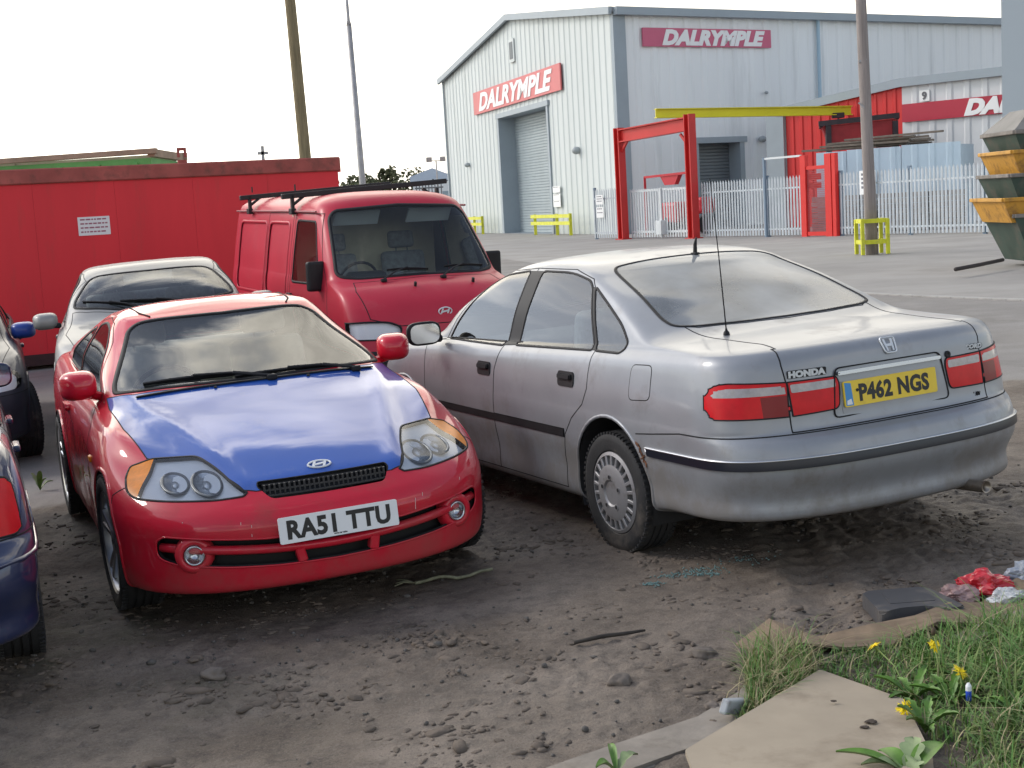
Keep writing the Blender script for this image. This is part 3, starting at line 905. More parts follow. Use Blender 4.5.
    plate(lid, F0 @ Vector((-.008, 0, .013)), (0, -1, 0), (.10, 0, 1), 'P462 NGS', PLATE_Y, band=True, xs=.90)
    bm = new(); lathe(bm, [(.016, -.01), (.016, .006), (.010, .008), (.001, .004)], 16, 'z'); bmesh.ops.transform(bm, matrix=F0 @ Matrix.Translation((.345, .10, 0)), verts=bm.verts)
    obj('boot_lock', bm, BLACK, lid)
    # emblem: rounded trapezium ring with a broad H
    hb = b.bvh()
    def on_tail(y, z):
        q = hb.ray_cast(Vector((-1, abs(y), z)), Vector((1, 0, 0))); n = q[1]
        p = Vector((q[0].x, y, q[0].z)); n = Vector((n.x, math.copysign(n.y, y)*(-1 if n.y*y < 0 else 1) if abs(y) > 1e-6 else 0, n.z))
        if n.x > 0: n = -n
        return p, n
    p, n = on_tail(-.0001, .955)
    F = frame_from(p, (0, -1, 0), n.cross(Vector((0, -1, 0)))); 
    bm = new(); o = round_poly([(-.030, -.036), (.030, -.036), (.040, .036), (-.040, .036)], .014)
    tube(bm, [F @ Vector((q[0], q[1], .003)) for q in o+[o[0]]], .004, 6, caps=False)
    for s in (1, -1):
        prism(bm, [(s*.012, -.028), (s*.020, -.028), (s*.027, .030), (s*.015, .030)], .0, .005, F)
    prism(bm, [(-.015, -.006), (.015, -.006), (.016, .006), (-.016, .006)], .0, .0046, F); fixn(bm)
    obj('maker_emblem', bm, BADGE, lid)
    def badge(txt, y, z, size, mat, name, parent, xs=1.0, shear=0.0, bold=.002):
        p, n = on_tail(y, z); F = frame_from(p+n*.001, (n.cross(Vector((0, 0, 1)))) if False else Vector((0, 0, 1)).cross(n), (0, 0, 1))
        F = frame_from(p+n*.002, Vector((0, 0, 1)).cross(n).normalized(), (0, 0, 1))
        me = text_mesh(txt, size, .003, bold, shear, xs, 1.05); me.transform(F); return obj(name, me, mat, parent)
    bm = new()
    p, n = on_tail(.448, .890); F = frame_from(p, Vector((0, 0, 1)).cross(n).normalized(), (0, 0, 1)); prism(bm, rrect(.185, .034, .006), -.004, .003, F)
    obj('badge_shade', bm, BLACK, lid)  # black plate added as the painted shadow around the letters
    badge('HONDA', .448, .890, .036, BADGE, 'maker_badge', lid, 1.25, bold=.0025)
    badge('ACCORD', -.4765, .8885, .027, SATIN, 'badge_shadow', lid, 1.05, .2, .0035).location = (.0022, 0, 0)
    badge('ACCORD', -.475, .890, .027, BADGE, 'model_badge', lid, 1.05, .2, .0015)
    badge('1.8i', -.48, .676, .026, SATIN, 'engine_badge', lid, 1.1, .2, .0002)
    # aerials
    bm = new(); q = hb.find_nearest(Vector((.72, .45, 1.03)))[0]
    lathe(bm, [(.016, 0), (.014, .012), (.006, .022), (.005, .03)], 12, 'z', q); tube(bm, [q+Vector((0, 0, .02)), q+Vector((.0, .015, .36)), q+Vector((.01, .03, .72))], [.0035, .0028, .002], 6)
    obj('whip_aerial', bm, SATIN, car, smooth=True)
    bm = new(); q = Vector((1.70, -.06, 1.357)); tube(bm, [q, q+Vector((-.005, 0, .05)), q+Vector((-.02, 0, .085))], [.012, .010, .004], 8); box(bm, q, (.05, .03, .012), bev=.004)
    obj('roof_aerial', bm, BLACK, car)
    # exhaust and floor
    bm = new(); tube(bm, [(.95, -.30, .25), (.45, -.33, .25), (.22, -.35, .275), (-.035, -.36, .285)], .028, 12, caps=False); pass
    lathe(bm, [(.028, .0), (.022, .0), (.022, .12)], 14, 'x', (-.037, -.36, .285)); tube(bm, [(.95, -.22, .26), (.35, -.22, .26)], .09, 14)
    obj('exhaust', bm, pbr('exhaust_steel', (.30, .26, .22), .35, metal=.8, dirt=(.14, .07, .04), dirt_amt=.25, dirt_scale=12), car, smooth=True)
    bm = new(); box(bm, (2.4, 0, .24), (3.6, 1.30, .05)); box(bm, (.55, 0, .36), (.6, 1.2, .05)); box(bm, (4.2, 0, .36), (.5, 1.2, .05)); obj('floor_pan', bm, DARK, car)
    # rust at the top of the rear arch
    bm = new(); rr = random.Random(3)
    for k in range(9):
        a = R(26+k*2.0); q = Vector((WR[0]-math.cos(a)*.37, 0, WR[1]+.03+math.sin(a)*.37)); hq = hb.ray_cast(Vector((q.x, 3, q.z)), Vector((0, -1, 0)))[0]
        if hq: box(bm, hq+Vector((0, .0005, 0)), (.025+rr.random()*.02, .0035, .010+rr.random()*.014), (rr.random(), rr.random()*3, 0))
    obj('rust_edge', bm, RUST, car)
    st = dict(rim=.66, fn=hubcap)
    for (x, z) in (WF, WR):
        for s in (1, -1): tyre_wheel(car, 'wheel', (x, s*.752, z+.005), .298, .19, st, 0, s)
    wheel_wells(car, [(WF[0], WF[1]+.03), (WR[0], WR[1]+.03)], .836, .352)
    interior(car, 3.12, 2.25, 1.45, .47, .70, CLOTH, True, -1, 1, (.9, 1.3, .98))
    return car
# ------------------------------------------------------------------ red coupe with a blue bonnet (nose x=0, tail x=-4.395)
def coupe_body():
    B = []
    zb = lambda *p: list(p)
    wx = [(-4.4, .92), (-3.6, .955), (-3.0, .965), (-2.1, .965), (-1.0, .99), (0, .97)]
    B.append(ring(-.35, -4.1, .62, zb((-4.4, .22), (-3, .17), (-1, .19), (0, .21)), df=.5, dr=.45, wx=wx))
    B.append(ring(-.10, -4.32, .80, zb((-4.4, .25), (-3, .175), (-1.2, .185), (-.5, .195), (0, .20)), df=.62, nf=2.45, dr=.42, wx=wx))
    B.append(ring(-.05, -4.35, .845, zb((-4.4, .28), (-3, .20), (-1.2, .21), (-.5, .215), (0, .22)), df=.66, nf=2.45, dr=.42, wx=wx))
    B.append(ring(-.03, -4.37, .868, zb((-4.4, .35), (-3, .30), (-1, .29), (0, .275)), df=.68, nf=2.4, dr=.42, wx=wx))
    B.append(ring(-.015, -4.39, .876, zb((-4.4, .46), (-3, .43), (-1, .42), (0, .37)), df=.70, nf=2.4, dr=.42, wx=wx))
    B.append(ring(0.0, -4.395, .880, zb((-4.4, .56), (-3, .55), (-1, .53), (0, .48)), df=.73, nf=2.4, dr=.42, wx=wx))
    B.append(ring(-.025, -4.38, .878, zb((-4.4, .66), (-3, .66), (-1, .61), (-.5, .56), (0, .535)), df=.74, nf=2.4, dr=.42, wx=wx))
    B.append(ring(-.07, -4.35, .872, zb((-4.4, .76), (-3, .77), (-1, .68), (-.5, .61), (0, .572)), df=.76, nf=2.4, dr=.42, wx=wx))
    B.append(ring(-.15, -4.32, .855, zb((-4.4, .86), (-3, .85), (-2, .80), (-1, .735), (-.5, .65), (0, .60)), df=.78, nf=2.35, dr=.42, wx=wx, cf=.02))
    B.append(ring(-.27, -4.29, .828, zb((-4.4, .945), (-3, .905), (-2, .855), (-1, .785), (-.6, .69), (0, .63)), df=.80, nf=2.35, dr=.40, wx=wx, cf=.035))
    B.append(ring(-.45, -4.22, .80, zb((-4.4, .985), (-3, .94), (-2, .89), (-1, .83), (-.6, .73), (0, .67)), df=.78, nf=2.4, dr=.38, wx=wx, cf=.045, cr=.01))
    B.append(ring(-.80, -4.12, .775, zb((-4.4, 1.0), (-3, .96), (-2, .905), (-1.2, .865), (-.8, .80), (0, .72)), df=.62, nf=2.5, dr=.35, wx=wx, cf=.05, cr=.02))
    B.append(ring(-1.20, -3.95, .755, zb((-4.1, 1.01), (-3.5, .985), (-2.6, .935), (-1.6, .905), (-1.1, .89)), df=.36, nf=2.7, dr=.30, wx=wx, cf=.045, cr=.02))
    B.append(ring(-1.55, -3.72, .700, zb((-3.9, 1.07), (-3.2, 1.06), (-2.4, 1.03), (-1.5, 1.02)), df=.40, nf=2.7, dr=.32, cf=.03, cr=.02))
    B.append(ring(-1.84, -3.42, .630, zb((-3.6, 1.15), (-3, 1.16), (-2.4, 1.145), (-1.8, 1.12)), df=.38, nf=2.7, dr=.34, cf=.025, cr=.02))
    B.append(ring(-2.06, -3.10, .562, zb((-3.3, 1.22), (-2.9, 1.245), (-2.4, 1.245), (-2.0, 1.20)), df=.33, nf=2.7, dr=.32, cf=.025, cr=.02))
    B.append(ring(-2.13, -2.98, .525, zb((-3.2, 1.245), (-2.8, 1.275), (-2.4, 1.275), (-2.1, 1.235)), df=.30, nf=2.7, dr=.3, cf=.025, cr=.02))
    B.append(ring(-2.24, -2.85, .44, zb((-3.0, 1.285), (-2.6, 1.302), (-2.2, 1.275)), df=.2, dr=.2, cf=.018, cr=.015))
    B.append(ring(-2.40, -2.72, .24, zb((-3, 1.315), (-2.55, 1.322), (-2.2, 1.31)), df=.12, dr=.12, cf=.005))
    B.append(ring(-2.50, -2.62, 0, 1.325, df=.03, dr=.03))
    return Body(B, sub=5)
COUPE_POSE = dict(loc=(-.7575, 5.8149, -.0494), yaw=-1.1882, roll=.028, pitch=.0035)

RED = pbr('red_coupe_paint', (.56, .012, .032), .42, coat=.8, coat_rough=.04, spec=.15, var=.05, vscale=2, dirt=(.36, .05, .05), dirt_amt=.14, dirt_scale=4)
BLUE = pbr('blue_bonnet_paint', (.024, .085, .36), .42, spec=.12, coat=.9, coat_rough=.03, var=.05, vscale=3, dirt=(.20, .23, .34), dirt_amt=.10, dirt_scale=3)
grime(RED, (.22, .10, .085), .35)
GRILLE = pbr('grille_black', (.010, .010, .011), .5)
def coupe_disp(G):
    """raised ridges on the bonnet running from the inner lamp corners to the windscreen feet"""
    X, Y, Z = G[..., 0], G[..., 1], G[..., 2]
    yl = np.interp(X, [-1.55, -.9, -.17], [.69, .52, .335])
    w = np.clip((X+1.50)/.2, 0, 1)*np.clip((-.14-X)/.05, 0, 1)*(Z > .55)
    d = Y-yl
    G = G.copy()
    G[..., 2] = Z + w*(.012*np.exp(-(d/.050)**2) + .008/(1+np.exp(d/.03)) - .003)
    return G
_cb = coupe_body
def coupe_body():
    B = Body.__init__
    def wrapped(self, rings, sub=6, disp=None): B(self, rings, sub, coupe_disp)
    Body.__init__ = wrapped
    try: return _cb()
    finally: Body.__init__ = B

def build_coupe():
    car = pose_empty('coupe_car', COUPE_POSE)
    tag(car, 'red two-door coupe with a mismatched blue bonnet and a white number plate', 'car')
    b = coupe_body()
    WF, WR = (-.86, .348), (-3.39, .335)
    for c in (WF, WR): b.cut('void', circle(c[0], c[1]+.005, .338), SIDE, lambda c, n: c.y > .5)
    sd = lambda c, n: c.y > .35 and abs(n.y) > .2
    DG = round_poly([(-1.80, .925), (-1.98, 1.02), (-2.16, 1.13), (-2.36, 1.215), (-2.60, 1.238), (-2.78, 1.215), (-2.82, .955)], [.02, .1, .1, .08, .1, .05, .02])
    QG = round_poly([(-2.87, .957), (-2.85, 1.205), (-3.08, 1.16), (-3.36, 1.04), (-3.40, .985)], [.02, .05, .1, .06, .04])
    b.cut('door_glass', DG, SIDE, sd); b.cut('quarter_glass', QG, SIDE, sd)
    b.cut('door', [(-1.50, .80), (-1.46, .60), (-1.48, .20), (-2.72, .20), (-2.86, .45), (-2.90, .75), (-2.85, .95), (-2.80, 1.24), (-2.58, 1.265), (-2.34, 1.245), (-2.14, 1.16), (-1.95, 1.05), (-1.74, .925)], SIDE, sd)
    b.cut('windscreen', round_poly([(-1.275, -.02), (-1.32, .35), (-1.44, .60), (-1.53, .685), (-1.62, .675), (-2.14, .515), (-2.18, .46), (-2.12, .2), (-2.105, -.02)], [0, .15, .06, .03, .03, .03, .04, .1, 0]), TOP, lambda c, n: n.z > .2 and c.z > .9)
    b.cut('rear_window', round_poly([(-3.0, -.02), (-3.02, .2), (-3.10, .42), (-3.25, .49), (-3.75, .60), (-3.86, .5), (-3.93, .2), (-3.94, -.02)], [0, .1, .05, .05, .05, .05, .1, 0]), TOP, lambda c, n: n.z > .2 and c.z > .9)
    fr = lambda c, n: c.x > -1.0 and n.x > -.1
    # head lamps: looked at along the corner
    ua = (-.45, .893, 0)
    def S(p): return (-.45*p[0]+.893*abs(p[1]), p[2])
    HLP = [(-.622, -.776, .683), (-.680, -.749, .711), (-.641, -.658, .739), (-.521, -.470, .742), (-.390, -.416, .704), (-.161, -.335, .616), (-.140, -.36, .604), (-.179, -.466, .598), (-.303, -.655, .603), (-.438, -.767, .610), (-.522, -.788, .630)]
    HL = round_poly([S(p) for p in HLP], [.02, .02, .02, .03, .1, .004, .004, .03, .05, .03, .03])
    b.cut('head_lamp', HL, (ua, (0, 0, 1)), fr)
    b.cut('amber', [(.875, .5), (.875, .60), (.868, .66), (.862, .70), (.862, .9), (1.2, .9), (1.2, .5)], (ua, (0, 0, 1)), fr, over=('head_lamp',))
    b.cut('upper_grille', round_poly([(-.02, .648), (.285, .648), (.292, .632), (.25, .585), (-.02, .583)], [0, .01, .01, .02, 0]), END, fr)
    b.cut('bonnet', [(-.05, -.02), (-1.245, -.02), (-1.29, .35), (-1.41, .61), (-1.51, .70), (-1.56, .725), (-1.40, .735), (-1.0, .722), (-.66, .672), (-.50, .50), (-.385, .445), (-.168, .350), (-.148, .30), (-.135, .15), (-.13, -.02)], TOP, lambda c, n: n.z > .15 and c.z > .585)
    # bumper openings
    b.cut('slot', round_poly([(-.02, .430), (.30, .432), (.52, .450), (.695, .466), (.722, .445), (.722, .375), (.65, .345), (.45, .326), (.25, .313), (-.02, .306)], [0, .005, .01, .02, .02, .03, .03, .01, .005, 0]), END, fr)
    b.cut('front_bumper', [(.1, .0), (.1, .80), (-.30, .80), (-.60, .61), (-.60, .0)], SIDE, lambda c, n: c.x > -.62)
    b.cut('boot_lid', [(-3.0, -.02), (-3.0, .2), (-3.08, .45), (-3.25, .52), (-3.75, .64), (-4.3, .62), (-4.5, .6), (-4.5, -.02)], TOP, lambda c, n: n.z > .3 and c.z > .8)
    b.cut('tail_light', [(.52, .78), (.52, .92), (.86, .90), (.86, .78)], END, lambda c, n: c.x < -4.0)
    b.cut('rear_bumper', [(-4.6, .1), (-4.6, .70), (-3.75, .70), (-3.75, .1)], SIDE, lambda c, n: c.x < -3.7)
    obj('body', b.mesh('body', ['body']), RED, car)
    solid = ['body', 'door', 'bonnet', 'front_bumper', 'rear_bumper', 'boot_lid', 'tail_light']
    obj('inner_lining', b.mesh('lining', solid, 0, -.02, True), DARK, car)
    hb = b.bvh()
    for s in (1, -1):
        d = obj('door', b.mesh('door', ['door'], s), RED, car)
        obj('window', b.mesh('w', ['door_glass'], s, flat=.7), GLASS, d)
        bm = new(); b.seam(bm, ['door_glass'], .016, .004, s, -.003); obj('window_seal', bm, SATIN, d)
        obj('quarter_window', b.mesh('w', ['quarter_glass'], s, flat=.7), GLASS, car)
        q = hb.ray_cast(Vector((-2.62, 3, .79)), Vector((0, -1, 0)))[0]
        bm = new(); prism(bm, rrect(.19, .04, .018, 5), 0, .03, Matrix.Translation((-2.62, q.y-.004, .79)) @ Euler((math.pi/2, 0, 0)).to_matrix().to_4x4() @ Matrix.Scale(-1, 4, (0, 0, 1)), bev=.008); fixn(bm)
        if s < 0: mirror_y(bm)
        obj('door_handle', bm, RED, d)
        obj('tail_light', b.mesh('t', ['tail_light'], s, .003), REDLENS, car)
        bm = new(); b.seam(bm, ['void'], .018, .006, s, .002); obj('arch_lip', bm, RED, car)
        # side repeater
        q = hb.ray_cast(Vector((-1.28, 3, .68)), Vector((0, -1, 0)))[0]
        bm = new(); box(bm, (-1.28, q.y, .68), (.07, .02, .03), bev=.008)
        if s < 0: mirror_y(bm)
        obj('side_repeater', bm, AMBER, car)
        # head lamp: lens, bowl and two round units
        L = obj('head_light', b.mesh('hl', ['head_lamp'], s, .001), LENS, car)
        A = obj('indicator', b.mesh('am', ['amber'], s, .001), AMBER, L)
        bm = new(); b.seam(bm, ['head_lamp', 'amber'], .010, .003, s); obj('lamp_gasket', bm, SATIN, L)
        # bowl close under the lens, with two round units set into it
        m = b.mesh('bowl', ['head_lamp'], s, -.024)
        obj('lamp_bowl', m, REFL, L)
        for (px, py, pz), r, kind in (((-.404, .600, .668), .056, 0), ((-.313, .479, .663), .062, 1)):
            q = hb.find_nearest(Vector((px, py, pz))); nn = q[1].normalized()
            if nn.z < 0: nn = -nn
            up = Vector((-nn.z, 0, nn.x)); F = frame_from(q[0]-nn*.012, Vector((0, 1, 0)), up); F = F @ Matrix.Diagonal((1, 1.75, 1, 1))
            bm = new(); tube(bm, [F @ Vector((math.cos(t)*r, math.sin(t)*r, 0)) for t in [2*math.pi*k/32 for k in range(33)]], .0065, 8, caps=False)
            if s < 0: mirror_y(bm)
            U = obj('lamp_ring', bm, pbr('lamp_ring', (.16, .17, .18), .35, metal=.5), L, smooth=True)
            bm = new(); lathe(bm, [(r-.004, -.002), (r*.80, -.010), (r*.5, -.013), (r*.24, -.012), (.001, -.012)], 32, 'z'); bmesh.ops.transform(bm, matrix=F, verts=bm.verts)
            if s < 0: mirror_y(bm)
            fixn(bm); obj('lamp_reflector', bm, pbr('unit_reflector', (.50, .53, .56), .22, metal=.7, var=.35, vscale=60) if kind else pbr('projector_grey', (.33, .36, .40), .18, metal=.5, coat=.6), U, smooth=True)
            bm = new(); lathe(bm, [(r*.30, -.012), (r*.30, -.004), (r*.2, .001), (.001, .003)], 20, 'z'); bmesh.ops.transform(bm, matrix=F, verts=bm.verts)
            if s < 0: mirror_y(bm)
            fixn(bm); obj('bulb_shield', bm, pbr('bulb_cap', (.62, .64, .66), .25, metal=.6), U, smooth=True)
        # fog lamp
        qa = hb.ray_cast(Vector((1, .585, .50)), Vector((-1, 0, 0)))[0]; qb = hb.ray_cast(Vector((1, .585, .27)), Vector((-1, 0, 0)))[0]
        bm = new(); F = frame_from(Vector((qa.x*.5+qb.x*.5-.006, .585, .385)), Vector((0, 0, 1)).cross(Vector((.97, .24, 0))), (0, 0, 1))
        lathe(bm, [(.043, -.03), (.043, .012), (.039, .016), (.035, .012), (.03, .0), (.018, -.012), (.001, -.016)], 28, 'z'); bmesh.ops.transform(bm, matrix=F, verts=bm.verts)
        if s < 0: mirror_y(bm)
        fixn(bm); fg = obj('fog_light', bm, pbr('fog_reflector', (.50, .52, .55), .22, metal=.8), car, smooth=True)
        bm = new(); lathe(bm, [(.036, .010), (.025, .014), (.001, .016)], 24, 'z'); bmesh.ops.transform(bm, matrix=F, verts=bm.verts)
        if s < 0: mirror_y(bm)
        obj('fog_lens', bm, LENS, fg, smooth=True)
        def shp(y, z): return (y*(1-.12*max(0, z)), z*(1-.22*abs(y)) + .10*y*s*-1)
        door_mirror(car, (-1.74, s*.845, .99), (.12, .18, .15), -.2*s, RED, -1, (-1.78, s*.74, .915), RED)
        bm = new()
        for t in (0,): lathe(bm, [(.009, 0), (.008, .008), (.001, .010)], 10, 'z', hb.find_nearest(Vector((-1.235, .235, .95)))[0])
        if s < 0: mirror_y(bm)
        obj('washer_jet', bm, BLACK, car)
    bon = obj('bonnet', b.mesh('bonnet', ['bonnet']), BLUE, car)
    fb = obj('front_bumper', b.mesh('fb', ['front_bumper']), RED, car)
    obj('rear_bumper', b.mesh('rb', ['rear_bumper']), RED, car); obj('boot_lid', b.mesh('bl', ['boot_lid']), RED, car)
    obj('windscreen', b.mesh('ws', ['windscreen']), GLASS, car); obj('rear_window', b.mesh('rw', ['rear_window']), GLASS, car)
    bm = new(); b.seam(bm, ['windscreen'], .026, .005); b.seam(bm, ['rear_window'], .02, .004); b.seam(bm, ['quarter_glass'], .018, .005); obj('glass_trim', bm, SATIN, car)
    GAP = pbr('gap', (.006, .006, .007), .8)
    bm = new()
    for L in (['door', 'door_glass'], ['bonnet'], ['boot_lid', 'rear_window'], ['rear_bumper']): b.seam(bm, L, .0055, .0012)
    b.seam(bm, ['front_bumper', 'slot'], .006, .0012, cond=lambda c: c.x < -.5)
    obj('panel_gaps', bm, GAP, car)
    # roof panel joints
    bm = new()
    for s in (1, -1):
        pts = [hb.find_nearest(Vector((x, y, 1.4)))[0] for x, y in ((-2.17, .40), (-2.3, .435), (-2.6, .45), (-2.95, .42))]
        tube(bm, [Vector((p.x, p.y*s, p.z+.003)) for p in pts], .005, 5)
    obj('roof_joint', bm, GAP, car)
    # grilles: backing and bars
    bm = new()
    pts = [hb.ray_cast(Vector((1, y, .612)), Vector((-1, 0, 0)))[0] for y in np.linspace(.001, .285, 8)]
    m = b.mesh('gb', ['upper_grille'])
    for v in m.vertices: v.co += Vector((-.05, 0, -.004))
    gr = obj('upper_grille', m, GRILLE, car)
    for k in range(3):
        z = .594+k*.019
        row = []
        for y in np.linspace(-.27, .27, 15):
            h = hb.ray_cast(Vector((1, max(abs(y), .001), z)), Vector((-1, 0, 0)))[0]; row.append(Vector((h.x-.012, y, z)))
        for i in range(14): bar(bm, row[i], row[i+1], .012, .006, bev=0)
    for y in np.linspace(-.265, .265, 26):
        h = hb.ray_cast(Vector((1, max(abs(y), .001), .61)), Vector((-1, 0, 0)))[0]; box(bm, (h.x-.016, y, .611), (.012, .007, .052))
    obj('grille_bars', bm, pbr('grille_plastic', (.03, .03, .033), .45), gr)
    m = b.mesh('lb', ['slot'])
    for v in m.vertices: v.co += Vector((-.085, 0, 0)); v.co.y *= 1.0; v.co.z += (v.co.z-.385)*.6
    obj('lower_grille', m, GRILLE, car)
    bm = new(); b.seam(bm, ['slot'], .007, .003, 0, -.003); obj('slot_lip', bm, RED, fb)
    # body-coloured bar and struts across the lower intake
    def onz(y, z):
        h = hb.ray_cast(Vector((1, max(abs(y), .001), z)), Vector((-1, 0, 0)))[0]
        return Vector((h.x, y, z))
    def front_x(y): return onz(y, .50).x*.5+onz(y, .27).x*.5
    bm = new(); ys = np.linspace(-.70, .70, 41); row = [Vector((front_x(y)-.004, y, .372+.045*(abs(y)/.7)**1.6)) for y in ys]
    tube(bm, [p-Vector((.018, 0, 0)) for p in row], .020, 10); obj('intake_bar', bm, RED, fb, smooth=True)
    for s in (1, -1):
        bm = new(); y = s*.155; bar(bm, (front_x(y)-.024, y, .31), (front_x(y)-.024, y+s*.012, .372), .040, .05, up=(1, 0, 0), bev=.006); obj('intake_strut', bm, RED, fb)
        bm = new(); y = s*.585; F = frame_from((front_x(y)-.012, y, .385), (-s*.24*s, .97, 0), (0, 0, 1)); F = frame_from((front_x(y)-.012, y, .385), Vector((0, 0, 1)).cross(Vector((.97, s*.24, 0))), (0, 0, 1))
        lathe(bm, [(.085, -.03), (.078, .006), (.060, .018), (.046, .014), (.044, -.01)], 28, 'z'); bmesh.ops.transform(bm, matrix=F, verts=bm.verts); fixn(bm); obj('fog_pod', bm, RED, fb, smooth=True)
        for (yy, zz, hh) in ((.36, .475, .05), (.40, .50, .03), (.62, .52, .02)):
            q = hb.ray_cast(Vector((1, yy, zz)), Vector((-1, 0, 0)))[0]; bm = new(); bar(bm, (q.x+.0006, yy*s, zz-hh/2), (q.x-.002, yy*s+.004, zz+hh/2), .0025, .0012, up=(1, 0, 0)); obj('scratch', bm, pbr('scratch_pale', (.62, .42, .40), .7), fb)
    # emblem: ellipse ring with a slanted H
    q = hb.ray_cast(Vector((-.225, .001, 2)), Vector((0, 0, -1))); n = Vector((q[1].x, 0, q[1].z)).normalized()
    F = frame_from(Vector((q[0].x, 0, q[0].z))+n*.001, (0, 1, 0), Vector((-n.z, 0, n.x)))
    bm = new(); tube(bm, [F @ Vector((.050*math.cos(t), .027*math.sin(t), .003)) for t in [2*math.pi*k/40 for k in range(41)]], .0045, 6, caps=False)
    for s in (1, -1): prism(bm, [(s*.024-.014, -.020), (s*.024-.002, -.020), (s*.024+.014, .020), (s*.024+.002, .020)], .0, .006, F)
    prism(bm, [(-.024, -.010), (.020, -.002), (.024, .010), (-.020, .002)], .0, .006, F); fixn(bm)
    obj('maker_emblem', bm, pbr('badge_silver', (.62, .64, .66), .45, metal=.35), bon)
    plate(fb, (.006, .005, .462), (0, 1, 0), (-.10, 0, 1), 'RA51 TTU', PLATE_W, size=.105, xs=.93, small='www.car sales')
    # wipers at the foot of the screen
    def on(x, y):
        h = hb.ray_cast(Vector((x, abs(y), 2)), Vector((0, 0, -1))); return Vector((h[0].x, y, h[0].z))
    for (pv, a, c) in (((-1.245, .05), (-1.335, -.08), (-1.47, -.55)), ((-1.30, .50), (-1.345, .42), (-1.31, -.12))):
        P0, A, C = on(*pv), on(*a), on(*c)
        wiper(car, P0+Vector((0, 0, .01)), A+Vector((0, 0, .004)), C+Vector((0, 0, .004)), (.6, 0, .8))
    bm = new(); row = [on(-1.262-.36*abs(y)**2.2*.9, y)+Vector((0, 0, .002)) for y in np.linspace(-.60, .60, 15)]
    for i in range(14): bar(bm, row[i], row[i+1], .05, .006)
    obj('scuttle_panel', bm, BLACK, car)
    bm = new(); box(bm, (-2.1, 0, .22), (3.4, 1.3, .05)); box(bm, (-.62, 0, .30), (.5, 1.3, .05)); obj('floor_pan', bm, DARK, car)
    st = dict(rim=.74, fn=alloy5)
    for (x, z) in (WF, WR):
        for s in (1, -1): tyre_wheel(car, 'wheel', (x, s*.768, z), .315, .20, st, 0.04 if x > -2 else 0, s)
    wheel_wells(car, [(WF[0], WF[1]+.005), (WR[0], WR[1]+.02)], .855, .325)
    interior(car, -1.68, -2.42, -3.05, .42, .68, CLOTH_TAN, True, -1, 1, None, dash_z=.86, htop=-.02)
    return car
# ------------------------------------------------------------------ red van with a roof rack (front x=0, tail x=-4.5)
VAN_RED = pbr('faded_red_van_paint', (.46, .022, .045), .5, coat=.30, coat_rough=.22, spec=.25, var=.07, vscale=2.2, dirt=(.42, .10, .11), dirt_amt=.12, dirt_scale=2.0)
grime(VAN_RED, (.24, .13, .11), .35)
VAN_POSE = dict(loc=(-.5391, 12.2021, -.0925), yaw=-1.153, roll=-.0088, pitch=-.02)
def van_body():
    B = []
    def r(xf, w, zs, zf=None, xr=-4.5, df=.28, nf=3.4, **k):
        z = zs if zf is None else [(-4.5, zs), (-1.4, zs), (-.5, (zs+zf)/2), (0, zf)]
        B.append(ring(xf, xr, w, z, df=df, nf=nf, dr=.14, nr=5, **k))
    r(-.3, .62, .28, xr=-4.3); r(-.06, .77, .30, xr=-4.46); r(-.01, .815, .40); r(0, .838, .55); r(-.03, .845, .64); r(-.055, .848, .74)
    r(-.09, .847, .90, .85, cf=.0); r(-.17, .842, 1.03, .97, cf=.01); r(-.32, .834, 1.12, 1.08, cf=.015); r(-.50, .825, 1.17, 1.14, cf=.02, df=.32)
    r(-.60, .818, 1.20, 1.19, cf=.01, df=.34); r(-.75, .795, 1.37, df=.34); r(-.95, .757, 1.60, df=.34, xr=-4.49); r(-1.12, .722, 1.775, df=.32, xr=-4.48, cf=.02)
    r(-1.20, .690, 1.85, df=.32, xr=-4.46, cf=.025, cr=.01); r(-1.30, .60, 1.905, df=.3, xr=-4.40, cf=.02, cr=.01); r(-1.45, .40, 1.948, df=.2, xr=-4.25); r(-1.65, .2, 1.962, df=.1, xr=-4.1); r(-1.8, 0, 1.966, df=.03, xr=-4.0)
    return Body(B, sub=5)
def van_mirror(car, s):
    bm = new(); box(bm, (-1.0, s*.875, 1.22), (.07, .17, .27), (0, 0, -.12*s), bev=.022, seg=3); m = obj('door_mirror', bm, BLACK, car)
    bm = new(); box(bm, (-1.037, s*.875, 1.22), (.006, .14, .235), (0, 0, -.12*s), bev=.002); obj('mirror_glass', bm, CHROME, m)
    bm = new(); bar(bm, (-.98, s*.86, 1.12), (-1.10, s*.80, 1.10), .05, .06, bev=.01); obj('mirror_arm', bm, BLACK, m)
